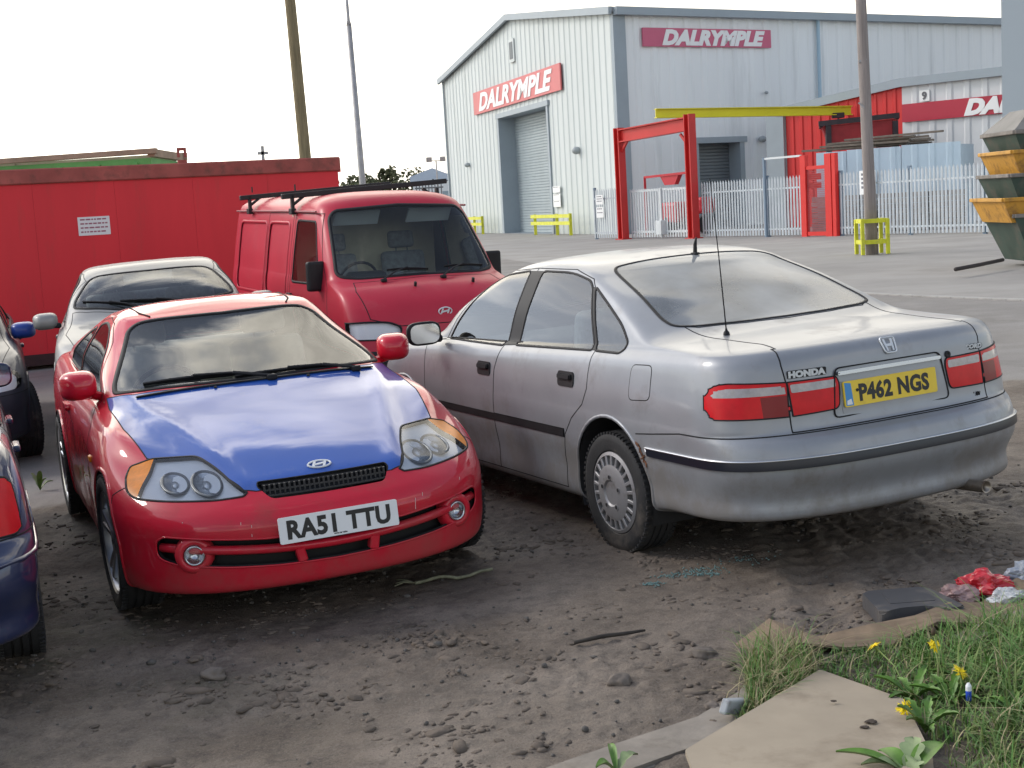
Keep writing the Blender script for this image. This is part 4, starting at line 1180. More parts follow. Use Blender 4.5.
def build_van():
    car = pose_empty('panel_van', VAN_POSE)
    tag(car, 'faded red panel van with a black bar rack across its roof', 'van')
    b = van_body(); WF, WR = (-.98, .31), (-3.45, .31)
    for c in (WF, WR): b.cut('void', circle(c[0], c[1]+.02, .36), SIDE, lambda c, n: c.y > .5)
    end = lambda c, n: n.x > .12 and c.x > -1.5
    b.cut('windscreen', round_poly([(-.02, 1.205), (.60, 1.195), (.755, 1.22), (.665, 1.735), (.60, 1.80), (-.02, 1.83)], [0, .05, .06, .05, .06, 0]), END, end)
    sd = lambda c, n: c.y > .4 and n.y > .2
    b.cut('cab_glass', round_poly([(-1.10, 1.20), (-1.33, 1.70), (-1.95, 1.71), (-1.97, 1.13), (-1.30, 1.14)], .05), SIDE, sd)
    b.cut('cab_door', [(-.80, 1.12), (-.98, 1.32), (-1.24, 1.775), (-2.02, 1.785), (-2.05, .36), (-1.35, .36), (-1.34, .62), (-1.10, .70), (-.80, .60)], SIDE, sd)
    for i, (x0, x1) in enumerate(((-2.20, -2.98), (-3.08, -4.22))):
        b.cut('pressing', round_poly([(x0, .96), (x0, 1.69), (x1, 1.69), (x1, .96)], .09, 6), SIDE, sd)
    b.cut('slide_door', [(-2.10, .40), (-2.10, 1.785), (-3.03, 1.785), (-3.03, .75), (-3.0, .40)], SIDE, sd)
    b.cut('head_lamp', round_poly([(.43, .69), (.40, .79), (.50, .84), (.70, .85), (.90, .84), (.90, .70)], [.03, .03, .06, .05, .02, .03]), END, lambda c, n: c.x > -.5 and n.x > .1)
    b.cut('front_bumper', [(.1, .1), (.1, .60), (-.62, .60), (-.62, .1)], SIDE, lambda c, n: c.x > -.64)
    b.cut('bonnet', [(-.02, .80), (.40, .80), (.66, .87), (.70, 1.10), (.66, 1.165), (-.02, 1.185)], END, lambda c, n: n.x > .1 and c.x > -.9)
    obj('body', b.mesh('body', ['body']), VAN_RED, car)
    obj('inner_lining', b.mesh('lining', ['body', 'cab_door', 'slide_door', 'pressing', 'bonnet', 'front_bumper'], 0, -.02, True), DARK, car)
    for s in (1, -1):
        d = obj('cab_door', b.mesh('cd', ['cab_door'], s), VAN_RED, car)
        obj('window', b.mesh('w', ['cab_glass'], s, flat=.7), GLASS, d)
        bm = new(); b.seam(bm, ['cab_glass'], .022, .006, s, -.004); obj('window_seal', bm, SATIN, d)
        obj('sliding_door', b.mesh('sd', ['slide_door'], s), VAN_RED, car)
        pr_ = obj('pressed_panel', b.mesh('pp', ['pressing'], s, -.012), VAN_RED, car)
        bm = new(); b.seam(bm, ['pressing'], .030, .007, s); obj('pressed_edge', bm, VAN_RED, pr_)
        L = obj('head_light', b.mesh('hl', ['head_lamp'], s, .001), LENS, car)
        m = b.mesh('bowl', ['head_lamp'], s, -.035); obj('lamp_bowl', m, REFL, L)
        bm = new(); b.seam(bm, ['head_lamp'], .014, .004, s); obj('lamp_gasket', bm, SATIN, L)
        bm = new(); b.seam(bm, ['void'], .02, .006, s, .002); obj('arch_lip', bm, VAN_RED, car)
        van_mirror(car, s)
        bm = new()
        tube(bm, [(-1.30, s*.745, 1.795), (-2.4, s*.745, 1.802), (-4.40, s*.742, 1.80)], .011, 6); obj('rain_gutter', bm, pbr('gutter', (.25, .05, .06), .5), car)
        bm = new(); box(bm, (-2.0, s*.86, 1.0), (.13, .03, .035), bev=.008); obj('door_handle', bm, BLACK, d)
        bm = new(); box(bm, (-1.29, s*.36, 1.725), (.02, .44, .17), (0, .7, 0), bev=.008); obj('sun_visor', bm, pbr('visor', (.62, .63, .64), .7), car)
    fb = obj('front_bumper', b.mesh('fb', ['front_bumper']), BLACK, car)
    bon = obj('bonnet', b.mesh('bn', ['bonnet']), VAN_RED, car)
    obj('windscreen', b.mesh('ws', ['windscreen']), GLASS, car)
    bm = new(); b.seam(bm, ['windscreen'], .034, .006); obj('windscreen_seal', bm, SATIN, car)
    bm = new()
    for L in (['cab_door', 'cab_glass'], ['slide_door', 'pressing'], ['bonnet']): b.seam(bm, L, .008, .0014)
    obj('panel_gaps', bm, pbr('gap', (.006, .006, .007), .8), car)
    hb = b.bvh()
    def on(y, z):
        h = hb.ray_cast(Vector((2, abs(y)+1e-4, z)), Vector((-1, 0, 0))); return Vector((h[0].x, y, h[0].z)), Vector((h[1].x, h[1].y*(1 if y >= 0 else -1), h[1].z))
    for y0 in (-.40, .16):
        p, n = on(y0, 1.165); a, _ = on(y0+.02, 1.25); c, _ = on(y0+.48, 1.235)
        wiper(car, p+n*.012, a.lerp(c, .15)+n*.004, c+n*.004, n)
    for y0 in (-.16, .40):
        p, n = on(y0, 1.12); bm = new(); box(bm, p+n*.015, (.03, .022, .05), (0, .4, 0), bev=.006); obj('washer_jet', bm, BLACK, bon)
    p, n = on(0.02, .895); F = frame_from(p+n*.002, (0, 1, 0), n.cross(Vector((0, 1, 0)))) ; F = frame_from(p+n*.002, (0, 1, 0), (0, 0, 1))
    bm = new(); tube(bm, [F @ Vector((.062*math.cos(t), .034*math.sin(t), .004)) for t in [2*math.pi*k/32 for k in range(33)]], .006, 6, caps=False)
    for s in (1, -1): prism(bm, [(s*.030-.017, -.025), (s*.030-.003, -.025), (s*.030+.017, .025), (s*.030+.003, .025)], .0, .007, F)
    prism(bm, [(-.030, -.012), (.025, -.003), (.030, .012), (-.025, .003)], .0, .007, F); fixn(bm); obj('maker_emblem', bm, BADGE, bon)
    # roof rack: two bars on legs
    rk = empty('roof_rack', (0, 0, 0), parent=car); RK = pbr('rack_steel', (.018, .017, .018), .6, dirt=(.09, .05, .035), dirt_amt=.25, dirt_scale=14)
    for x in (-2.05, -3.75):
        bm = new(); bar(bm, (x, -.86, 1.945), (x, .86, 2.035), .055, .05, bev=.006)
        for s in (1, -1):
            bar(bm, (x, s*.755, 1.78), (x, s*.755, 1.97), .055, .03, up=(0, 1, 0), bev=.004); bar(bm, (x, s*.755, 1.86), (x, s*.60, 1.97), .035, .025, up=(0, 1, 0)); box(bm, (x, s*.76, 1.80), (.10, .05, .06), bev=.006)
            tube(bm, [(x, s*.72, 2.0), (x, s*.72, 2.06)], .008, 6)
        obj('cross_bar', bm, RK, rk)
    bm = new(); box(bm, (-2.3, 0, .34), (3.9, 1.45, .06)); obj('floor_pan', bm, DARK, car)
    bm = new(); box(bm, (-2.15, 0, 1.1), (.04, 1.46, 1.4)); obj('bulkhead', bm, pbr('bulkhead', (.42, .36, .27), .8, var=.2, vscale=2), car)
    st = dict(rim=.60, fn=hubcap)
    for (x, z) in (WF, WR):
        for s in (1, -1): tyre_wheel(car, 'wheel', (x, s*.745, z), .31, .18, st, 0, s)
    wheel_wells(car, [(WF[0], WF[1]+.02), (WR[0], WR[1]+.02)], .835, .355)
    interior(car, -.98, -1.72, 0, .72, .78, CLOTH, False, -1, 1, None, dash_z=1.16)
    bm = new(); F = Matrix.Translation((-.80, -.10, 1.225)) @ Euler((.1, -.2, .5)).to_matrix().to_4x4(); prism(bm, [(-.1, -.07), (.1, -.07), (.1, .07), (-.1, .07)], 0, .006, F); obj('paper_on_dash', bm, PLATE_W, car)
    return car

# ------------------------------------------------------------------ the three other cars (same kit, plainer)
def plain_car(name, label, pose, paint, mirror_mats, my=.90, seats=CLOTH, sx=1.0, sz=1.0, steer=0.0, tail=False, rim=alloy5, half_roof=None):
    car = pose_empty(name, pose); tag(car, label, 'car')
    b = saloon_body(); WF, WR = (3.80, .29), (1.06, .29)
    for c in (WF, WR): b.cut('void', circle(c[0], c[1]+.03, .352), SIDE, lambda c, n: c.y > .5)
    nd = lambda c, n: c.y > .4 and abs(n.y) > .25
    b.cut('front_glass', round_poly([(3.16, .932), (2.99, 1.135), (2.82, 1.245), (2.66, 1.292), (2.32, 1.315), (2.36, .935)], [.05, .1, .08, .08, .03, .02]), SIDE, nd)
    b.cut('rear_glass', round_poly([(2.25, 1.315), (1.85, 1.305), (1.60, 1.24), (1.20, 1.05), (1.16, .96), (2.29, .937)], [.03, .1, .1, .06, .03, .02]), SIDE, nd)
    b.cut('front_door', [(3.475, .90), (3.46, .62), (3.43, .23), (2.42, .235), (2.36, .92), (2.28, 1.335), (2.62, 1.318), (2.84, 1.265), (3.01, 1.165), (3.25, .915)], SIDE, nd)
    b.cut('rear_door', [(2.36, .92), (2.28, 1.335), (1.84, 1.33), (1.56, 1.26), (1.12, 1.03), (1.13, .90), (1.33, .74), (1.50, .62), (1.62, .40), (1.64, .235), (2.43, .235)], SIDE, nd)
    b.cut('rear_window', round_poly([(.852, -.02), (.90, .49), (.95, .585), (1.03, .595), (1.62, .49), (1.675, .45), (1.71, -.02)], [0, .06, .05, .05, .05, .04, 0]), TOP, lambda c, n: n.z > .2 and c.z > .9)
    b.cut('windscreen', round_poly([(3.52, -.02), (3.46, .3), (3.36, .56), (3.28, .655), (3.18, .645), (2.86, .525), (2.80, .465), (2.83, .2), (2.84, -.02)], [0, .1, .06, .04, .05, .05, .05, .1, 0]), TOP, lambda c, n: n.z > .2 and c.z > .9)
    u = (.45, .893, 0)
    b.cut('head_lamp', round_poly([(4.685*.45+.30, .60), (4.685*.45+.28, .70), (4.685*.45+.40, .735), (4.0*.45+.80*.893, .75), (3.98*.45+.80*.893, .62)], .03), ((-.0, 1, 0), (0, 0, 1)), lambda c, n: False)
    b.cut('head_lamp', round_poly([(.36, .60), (.34, .70), (.50, .735), (.74, .745), (.79, .70), (.78, .61)], .03), END, lambda c, n: c.x > 3.9 and n.x > .05)
    b.cut('front_bumper', [(4.8, .1), (3.9, .1), (3.9, .56), (4.1, .575), (4.8, .575)], SIDE, lambda c, n: c.x > 3.9)
    b.cut('bonnet', [(4.56, -.02), (3.56, -.02), (3.50, .3), (3.40, .56), (3.32, .67), (3.8, .73), (4.25, .66), (4.5, .5)], TOP, lambda c, n: n.z > .4 and c.z > .6)
    b.cut('tail_lamp', round_poly([(.60, .67), (.60, .86), (.64, .885), (.80, .875), (.835, .83), (.835, .71), (.81, .665)], .03), ((.55, .83, 0), (0, 0, 1)), lambda c, n: c.x < 1.0 and n.x < .5)
    b.cut('boot_lid', [(-.02, .62), (.60, .64), (.61, .90), (.59, 1.0), (-.02, 1.06)], END, lambda c, n: c.x < .26 and n.x < -.05)
    b.cut('rear_bumper', [(-.1, .1), (.92, .1), (.92, .56), (.72, .60), (.40, .655), (-.1, .655)], SIDE, lambda c, n: c.x < .95)
    obj('body', b.mesh('body', ['body']), paint, car)
    obj('inner_lining', b.mesh('lining', ['body', 'front_door', 'rear_door', 'bonnet', 'front_bumper', 'rear_bumper', 'boot_lid'], 0, -.02, True), DARK, car)
    for i, s in enumerate((1, -1)):
        fd = obj('front_door', b.mesh('fd', ['front_door'], s), paint, car); rd = obj('rear_door', b.mesh('rd', ['rear_door'], s), paint, car)
        obj('window', b.mesh('w', ['front_glass'], s, flat=.7), GLASS, fd); obj('window', b.mesh('w', ['rear_glass'], s, flat=.7), GLASS, rd)
        for d, g in ((fd, 'front_glass'), (rd, 'rear_glass')):
            bm = new(); b.seam(bm, [g], .020, .006, s, -.004); obj('window_seal', bm, SATIN, d)
            bm = new(); box(bm, (2.55 if d is fd else 1.55, s*.84, .80), (.18, .04, .03), bev=.01); obj('door_handle', bm, paint, d)
        L = obj('head_light', b.mesh('hl', ['head_lamp'], s, .001), LENS, car); obj('lamp_bowl', b.mesh('bw', ['head_lamp'], s, -.04), REFL, L)
        T = obj('tail_light', b.mesh('tl', ['tail_lamp'], s, .004), REDLENS, car)
        bm = new(); b.seam(bm, ['tail_lamp'], .010, .005, s); obj('lamp_gasket', bm, SATIN, T)
        bm = new(); b.seam(bm, ['void'], .018, .006, s, .002); obj('arch_lip', bm, paint, car)
        m1, m2 = mirror_mats[i]
        door_mirror(car, (3.20, s*my, .975), (.12, .20, .14), -.15*s, m1, -1, (3.22, s*.78, .93), m2, glass_mat_=pbr('mirror_blue', (.35, .50, .62), .08, metal=1))
    bon = obj('bonnet', b.mesh('bo', ['bonnet']), paint, car)
    obj('front_bumper', b.mesh('fb', ['front_bumper']), paint, car); rb = obj('rear_bumper', b.mesh('rb', ['rear_bumper']), paint, car); obj('boot_lid', b.mesh('bl', ['boot_lid']), paint, car)
    obj('windscreen', b.mesh('ws', ['windscreen']), GLASS, car); obj('rear_window', b.mesh('rw', ['rear_window']), GLASS, car)
    bm = new(); b.seam(bm, ['windscreen'], .024, .005); obj('windscreen_seal', bm, SATIN, car)
    bm = new(); b.seam(bm, ['rear_window'], .018, .004); obj('rear_window_seal', bm, SATIN, car)
    bm = new()
    for L in (['front_door', 'front_glass'], ['rear_door', 'rear_glass'], ['bonnet'], ['front_bumper'], ['boot_lid'], ['rear_bumper']): b.seam(bm, L, .0055, .0012)
    obj('panel_gaps', bm, pbr('gap', (.006, .006, .007), .8), car)
    hb = b.bvh()
    # trim line round the bumpers
    for nm, xs, ysg in (('bumper_moulding', -1, rb),):
        bm = new(); row = []
        for k in range(40):
            a = math.pi*(k/39-.5)
            q = hb.ray_cast(Vector((1.0, .001+abs(math.sin(a))*.3, .575)), Vector((-math.cos(a)*.55-.001, abs(math.sin(a)), 0)).normalized())
            if q[0]: row.append(Vector((q[0].x, math.copysign(q[0].y, a), .575)))
        tube(bm, row, .011, 6); obj(nm, bm, paint, rb, smooth=True)
    def on(x, y):
        h = hb.ray_cast(Vector((x, abs(y), 2)), Vector((0, 0, -1))); return Vector((h[0].x, y, h[0].z))
    for (pv, a, c) in (((3.50, .35), (3.44, .30), (3.36, -.28)), ((3.50, -.10), (3.44, -.16), (3.25, -.58))):
        wiper(car, on(*pv), on(*a), on(*c), (.6, 0, .8))
    bm = new(); box(bm, (2.4, 0, .24), (3.6, 1.30, .05)); obj('floor_pan', bm, DARK, car)
    bm = new(); tube(bm, [(.95, .45, .24), (.1, .47, .26)], .03, 12); obj('exhaust', bm, DULLCHROME, car, smooth=True)
    st = dict(rim=.68, fn=rim)
    for (x, z) in (WF, WR):
        for s in (1, -1): tyre_wheel(car, 'wheel', (x, s*.755, z), .31, .20, st, steer if x > 2 else 0, s)
    wheel_wells(car, [(WF[0], WF[1]+.03), (WR[0], WR[1]+.03)], .836, .350)
    interior(car, 3.12, 2.25, 1.45, .47, .70, seats, True, -1, 1, (.9, 1.3, .98))
    return car
PALE_SILVER = pbr('pale_silver_paint', (.27, .265, .255), .5, metal=.35, coat=.25, coat_rough=.06, var=.05, vscale=2, dirt=(.34, .30, .26), dirt_amt=.1, dirt_scale=3)
NAVY = pbr('navy_paint', (.018, .026, .075), .35, metal=.2, coat=1, coat_rough=.04, spec=.3, dirt=(.12, .11, .11), dirt_amt=.08, dirt_scale=3)
CHARCOAL = pbr('charcoal_paint', (.040, .042, .060), .45, metal=.2, coat=.35, coat_rough=.08, spec=.2, dirt=(.16, .15, .15), dirt_amt=.1, dirt_scale=3)
def build_others():
    BLUE_M = pbr('blue_mirror_shell', (.02, .05, .25), .4, coat=.3, spec=.3)
    plain_car('saloon_car', 'pale silver saloon nose-on behind the red coupe, in front of the red container', SILVER_POSE, PALE_SILVER, ((PALE_SILVER, BLACK), (PALE_SILVER, BLACK)), seats=CLOTH)
    plain_car('saloon_car', 'dark grey car with an odd blue door mirror at the far left edge, facing us', LEFT_POSE, CHARCOAL, ((BLUE_M, BLUE_M), (BLUE_M, BLUE_M)), my=.86, steer=.22)
    plain_car('saloon_car', 'navy blue car cut by the near left edge, showing its tail corner and red lamp', NEAR_POSE, NAVY, ((NAVY, BLACK), (NAVY, BLACK)), my=.80)
SILVER_POSE = dict(loc=(-3.8124, 15.0018, -.02), yaw=-1.2997, roll=.034, pitch=.010)
LEFT_POSE = dict(loc=(-6.0, 14.6, -.11), yaw=R(-70), roll=.02, pitch=0)
NEAR_POSE = dict(loc=(-2.48, 4.54, -.075), yaw=R(111), roll=-.02, pitch=0)
# ------------------------------------------------------------------ ground
def smooth(a, b, x):
    t = np.clip((np.asarray(x, float)-a)/(b-a), 0, 1); return t*t*(3-2*t)
def ground_base(x, y):
    """gentle slope of the muddy yard (rising to the right), dying out with distance"""
    x, y = np.asarray(x, float), np.asarray(y, float)
    return .026*8*np.tanh((x-.3)/8)*(1-smooth(9, 22, y)) - .055*np.exp(-((x+.9)**2/4+(y-13.2)**2/5))
def mud_mask(x, y):
    """1 in the mud, 0 on the paved yard"""
    edge = 10.0 + 1.1*np.tanh((x-1.0)/1.5)
    return 1-smooth(-.5, .6, y-edge)
def gz(x, y): return float(ground_base(x, y))

def mud_material():
    m = bpy.data.materials.new('mud_and_old_paving'); n, l = nodes_of(m); b = n['Principled BSDF']
    tc = n.new('ShaderNodeTexCoord'); P = tc.outputs['Object']
    def nz(s, d=6, r=.6, dist=0):
        t = n.new('ShaderNodeTexNoise'); t.inputs['Scale'].default_value = s; t.inputs['Detail'].default_value = d; t.inputs['Roughness'].default_value = r; t.inputs['Distortion'].default_value = dist
        l.new(P, t.inputs['Vector']); return t.outputs['Fac']
    def mr(v, a, b_, c=0, d=1, sm=False):
        t = n.new('ShaderNodeMapRange'); l.new(v, t.inputs['Value'])
        if sm: t.interpolation_type = 'SMOOTHSTEP'
        for k, val in zip(('From Min', 'From Max', 'To Min', 'To Max'), (a, b_, c, d)): t.inputs[k].default_value = val
        return t.outputs[0]
    def mix(f, a, b_):
        t = n.new('ShaderNodeMix'); t.data_type = 'RGBA'; l.new(f, t.inputs['Factor'])
        for nm, v in (('A', a), ('B', b_)):
            if isinstance(v, tuple): t.inputs[nm].default_value = (*v, 1)
            else: l.new(v, t.inputs[nm])
        return t.outputs['Result']
    def math_(op, a, b_=None):
        t = n.new('ShaderNodeMath'); t.operation = op
        for i, v in enumerate((a, b_)):
            if v is None: continue
            if isinstance(v, (int, float)): t.inputs[i].default_value = v
            else: l.new(v, t.inputs[i])
        return t.outputs[0]
    at = n.new('ShaderNodeAttribute'); at.attribute_name = 'paved'; paved0 = at.outputs['Fac']
    wob = mr(nz(1.3, 5), .3, .7, -.28, .28)
    paved = mr(math_('ADD', paved0, wob), .35, .65, 0, 1, True)
    # mud: dark brown grey, paler where dry, mossy in patches
    c = mix(mr(nz(1.6, 7, .65), .35, .68), (.118, .092, .070), (.245, .200, .160))
    c = mix(mr(nz(11, 8, .75), .46, .66, 0, .7), c, (.062, .050, .041))
    c = mix(mr(nz(85, 4, .7), .52, .66, 0, .55), c, (.235, .20, .165))
    c = mix(mr(nz(140, 3, .7), .54, .66, 0, .6), c, (.050, .040, .032))
    sp = n.new('ShaderNodeSeparateXYZ'); l.new(P, sp.inputs[0])
    moss = math_('MULTIPLY', mr(nz(1.1, 6, .7), .50, .66), mr(sp.outputs['X'], -.5, -1.8))
    c = mix(math_('MULTIPLY', moss, .55), c, (.058, .062, .022))
    # paving: worn asphalt and concrete
    p = mix(mr(nz(.35, 6, .6), .35, .65), (.185, .172, .158), (.255, .24, .225))
    p = mix(mr(nz(70, 3, .5), .52, .72, 0, .5), p, (.12, .11, .10))
    p = mix(mr(nz(.9, 7, .7, .6), .56, .70, 0, .55), p, (.125, .112, .10))
    col = mix(paved, c, p); l.new(col, b.inputs['Base Color'])
    wet = mr(nz(1.2, 5), .42, .62)
    rg = math_('ADD', mr(wet, 0, 1, .62, .90), math_('MULTIPLY', paved, .1)); l.new(rg, b.inputs['Roughness'])
    b.inputs['Specular IOR Level'].default_value = .38
    h = math_('ADD', math_('MULTIPLY', nz(38, 8, .72), .010), math_('MULTIPLY', nz(160, 4, .6), .0025))
    amp = mr(paved, 0, 1, 1.0, .22)
    bp = n.new('ShaderNodeBump'); bp.inputs['Distance'].default_value = 1.0; bp.inputs['Strength'].default_value = 1.0
    l.new(math_('MULTIPLY', h, amp), bp.inputs['Height']); l.new(bp.outputs[0], b.inputs['Normal'])
    return m

def axis(lo, hi, step, far_lo, far_hi, g=1.18):
    a = list(np.arange(lo, hi, step)); s = step; x = lo
    while x > far_lo: s *= g; x -= s; a.insert(0, x)
    s = step; x = a[-1]
    while x < far_hi: s *= g; x += s; a.append(x)
    return np.array(a)
def build_ground():
    xs = axis(-3.3, 2.8, .0175, -900, 900); ys = axis(3.75, 7.6, .0175, -600, 1500)
    X, Y = np.meshgrid(xs, ys); Z = ground_base(X, Y); M = mud_mask(X, Y)
    near = (X > -7) & (X < 7) & (Y > 2.5) & (Y < 13) & (M > .01)
    D = np.zeros_like(Z)
    ii = np.argwhere(near)
    for (i, j) in ii:
        x, y = X[i, j], Y[i, j]
        a = noise.fractal(Vector((x*1.7, y*1.7, 3)), 1.0, 2.0, 4)*.013
        t = noise.noise(Vector((x*.9, y*.9, 8)))
        rough = .35+.65*min(1, max(0, t*1.6+.55))
        r = (1-abs(noise.noise(Vector((x*7+.3*t, y*7, 1)))))**2.5*.008 - .003
        c = noise.fractal(Vector((x*21, y*21, 5)), .75, 2.2, 4)*.0105
        k = max(0.0, noise.noise(Vector((x*17, y*21, 12)))+.5*noise.noise(Vector((x*37, y*41, 2)))-.26)*.034*min(1, max(0, noise.noise(Vector((x*2.3, y*2.3, 31)))*2.5+.45))
        D[i, j] = a+rough*(r+c+k)
    # tyre ruts curving through the mud
    for (cx, ph) in ((.95, 0), (2.15, .4)):
        px = cx+.35*np.sin((Y-4)*.55+ph); d = np.abs(X-px)
        D += np.where(near, -.026*np.exp(-(d/.085)**2)+.016*np.exp(-((d-.14)/.05)**2), 0)*smooth(4.6, 5.4, Y)*(1-smooth(8, 9.5, Y))*(.6+.4*np.sin(Y*42))
    D = np.maximum(D, -.022)
    Z = Z+D*np.clip(M, 0, 1)
    H, W = X.shape
    co = np.stack([X, Y, Z], -1).reshape(-1, 3)
    idx = np.arange(H*W).reshape(H, W)
    q = np.stack([idx[:-1, :-1], idx[:-1, 1:], idx[1:, 1:], idx[1:, :-1]], -1).reshape(-1, 4)
    me = bpy.data.meshes.new('ground')
    me.vertices.add(len(co)); me.vertices.foreach_set('co', co.ravel())
    me.loops.add(q.size); me.loops.foreach_set('vertex_index', q.ravel())
    me.polygons.add(len(q)); me.polygons.foreach_set('loop_start', np.arange(0, q.size, 4)); me.polygons.foreach_set('loop_total', np.full(len(q), 4))
    me.update(calc_edges=True)
    at = me.attributes.new('paved', 'FLOAT', 'POINT'); at.data.foreach_set('value', (1-M).ravel())
    me.polygons.foreach_set('use_smooth', np.ones(len(q), bool))
    g = obj('ground', me, mud_material()); tag(g, kind='structure')
    global GROUND_H
    def GROUND_H(x, y):
        i = int(np.clip(np.searchsorted(ys, y), 1, H-1)); j = int(np.clip(np.searchsorted(xs, x), 1, W-1))
        return float(max(Z[i-1, j-1], Z[i, j], Z[i-1, j], Z[i, j-1])*.5+.5*(Z[i-1, j-1]+Z[i, j])/2)
    # concrete apron in front of the works
    bm = new(); cs = pbr('concrete_apron', (.29, .275, .255), .85, var=.16, vscale=.5, dirt=(.16, .145, .13), dirt_amt=.22, dirt_scale=.35, bump=.004, bscale=30)
    pts = [(3.6, 26.6), (5.72, 21.45), (6.94, 18.76), (14, 3.0), (60, 3.0), (60, 70), (30, 79), (8, 70), (-4, 98), (-8, 98), (-3, 60), (2.0, 34)]
    fl = [bm.verts.new((x, y, gz(x, y)+.004)) for x, y in pts]
    # follow the slope: fan into a finely cut sheet
    f = bm.faces.new(fl); bmesh.ops.triangulate(bm, faces=[f])
    for yy in np.arange(4, 24, 1.0): bmesh.ops.bisect_plane(bm, geom=bm.verts[:]+bm.edges[:]+bm.faces[:], plane_co=(0, yy, 0), plane_no=(0, 1, 0))
    for xx in np.arange(4, 30, 2.0): bmesh.ops.bisect_plane(bm, geom=bm.verts[:]+bm.edges[:]+bm.faces[:], plane_co=(xx, 0, 0), plane_no=(1, 0, 0))
    for v in bm.verts: v.co.z = gz(v.co.x, v.co.y)+.004
    bmesh.ops.recalc_face_normals(bm, faces=bm.faces[:])
    tag(obj('concrete_apron', bm, cs), kind='structure')
    bm = new()
    ed = pts[:5]
    prev = None
    P = []
    for a, b in zip(ed[:-1], ed[1:]):
        for t in np.linspace(0, 1, 12)[:-1]: P.append((a[0]*(1-t)+b[0]*t, a[1]*(1-t)+b[1]*t))
    for a, b in zip(P[:-1], P[1:]):
        bar(bm, (a[0], a[1], gz(*a)+.004), (b[0], b[1], gz(*b)+.004), .13, .045, bev=.008)
    tag(obj('kerb', bm, pbr('kerb_concrete', (.36, .345, .32), .85, var=.2, vscale=2, dirt=(.18, .16, .14), dirt_amt=.25, dirt_scale=3)), kind='structure')

class Crumbs:
    """many small lumps gathered into one mesh"""
    def __init__(self, sub=1):
        b = bmesh.new(); bmesh.ops.create_icosphere(b, subdivisions=sub, radius=1); b.verts.ensure_lookup_table()
        self.T = np.array([v.co[:] for v in b.verts]); self.F = np.array([[v.index for v in f.verts] for f in b.faces]); b.free()
        self.co = []; self.fa = []; self.n = 0; self.rg = np.random.default_rng(8)
    def add(self, c, r, sx, sy, sz, rough=.3, a=0.0):
        P = self.T*(1+rough*(self.rg.random((len(self.T), 1))*2-1))*r*np.array([sx, sy, sz]); ca, sa = math.cos(a), math.sin(a)
        P = np.stack([P[:, 0]*ca-P[:, 1]*sa, P[:, 0]*sa+P[:, 1]*ca, P[:, 2]], -1)+np.array(c)
        self.co.append(P); self.fa.append(self.F+self.n); self.n += len(P)
    def mesh(self, name):
        co = np.concatenate(self.co); q = np.concatenate(self.fa); me = bpy.data.meshes.new(name)
        me.vertices.add(len(co)); me.vertices.foreach_set('co', co.ravel()); me.loops.add(q.size); me.loops.foreach_set('vertex_index', q.ravel())
        me.polygons.add(len(q)); me.polygons.foreach_set('loop_start', np.arange(0, q.size, 3)); me.polygons.foreach_set('loop_total', np.full(len(q), 3)); me.update(calc_edges=True); return me
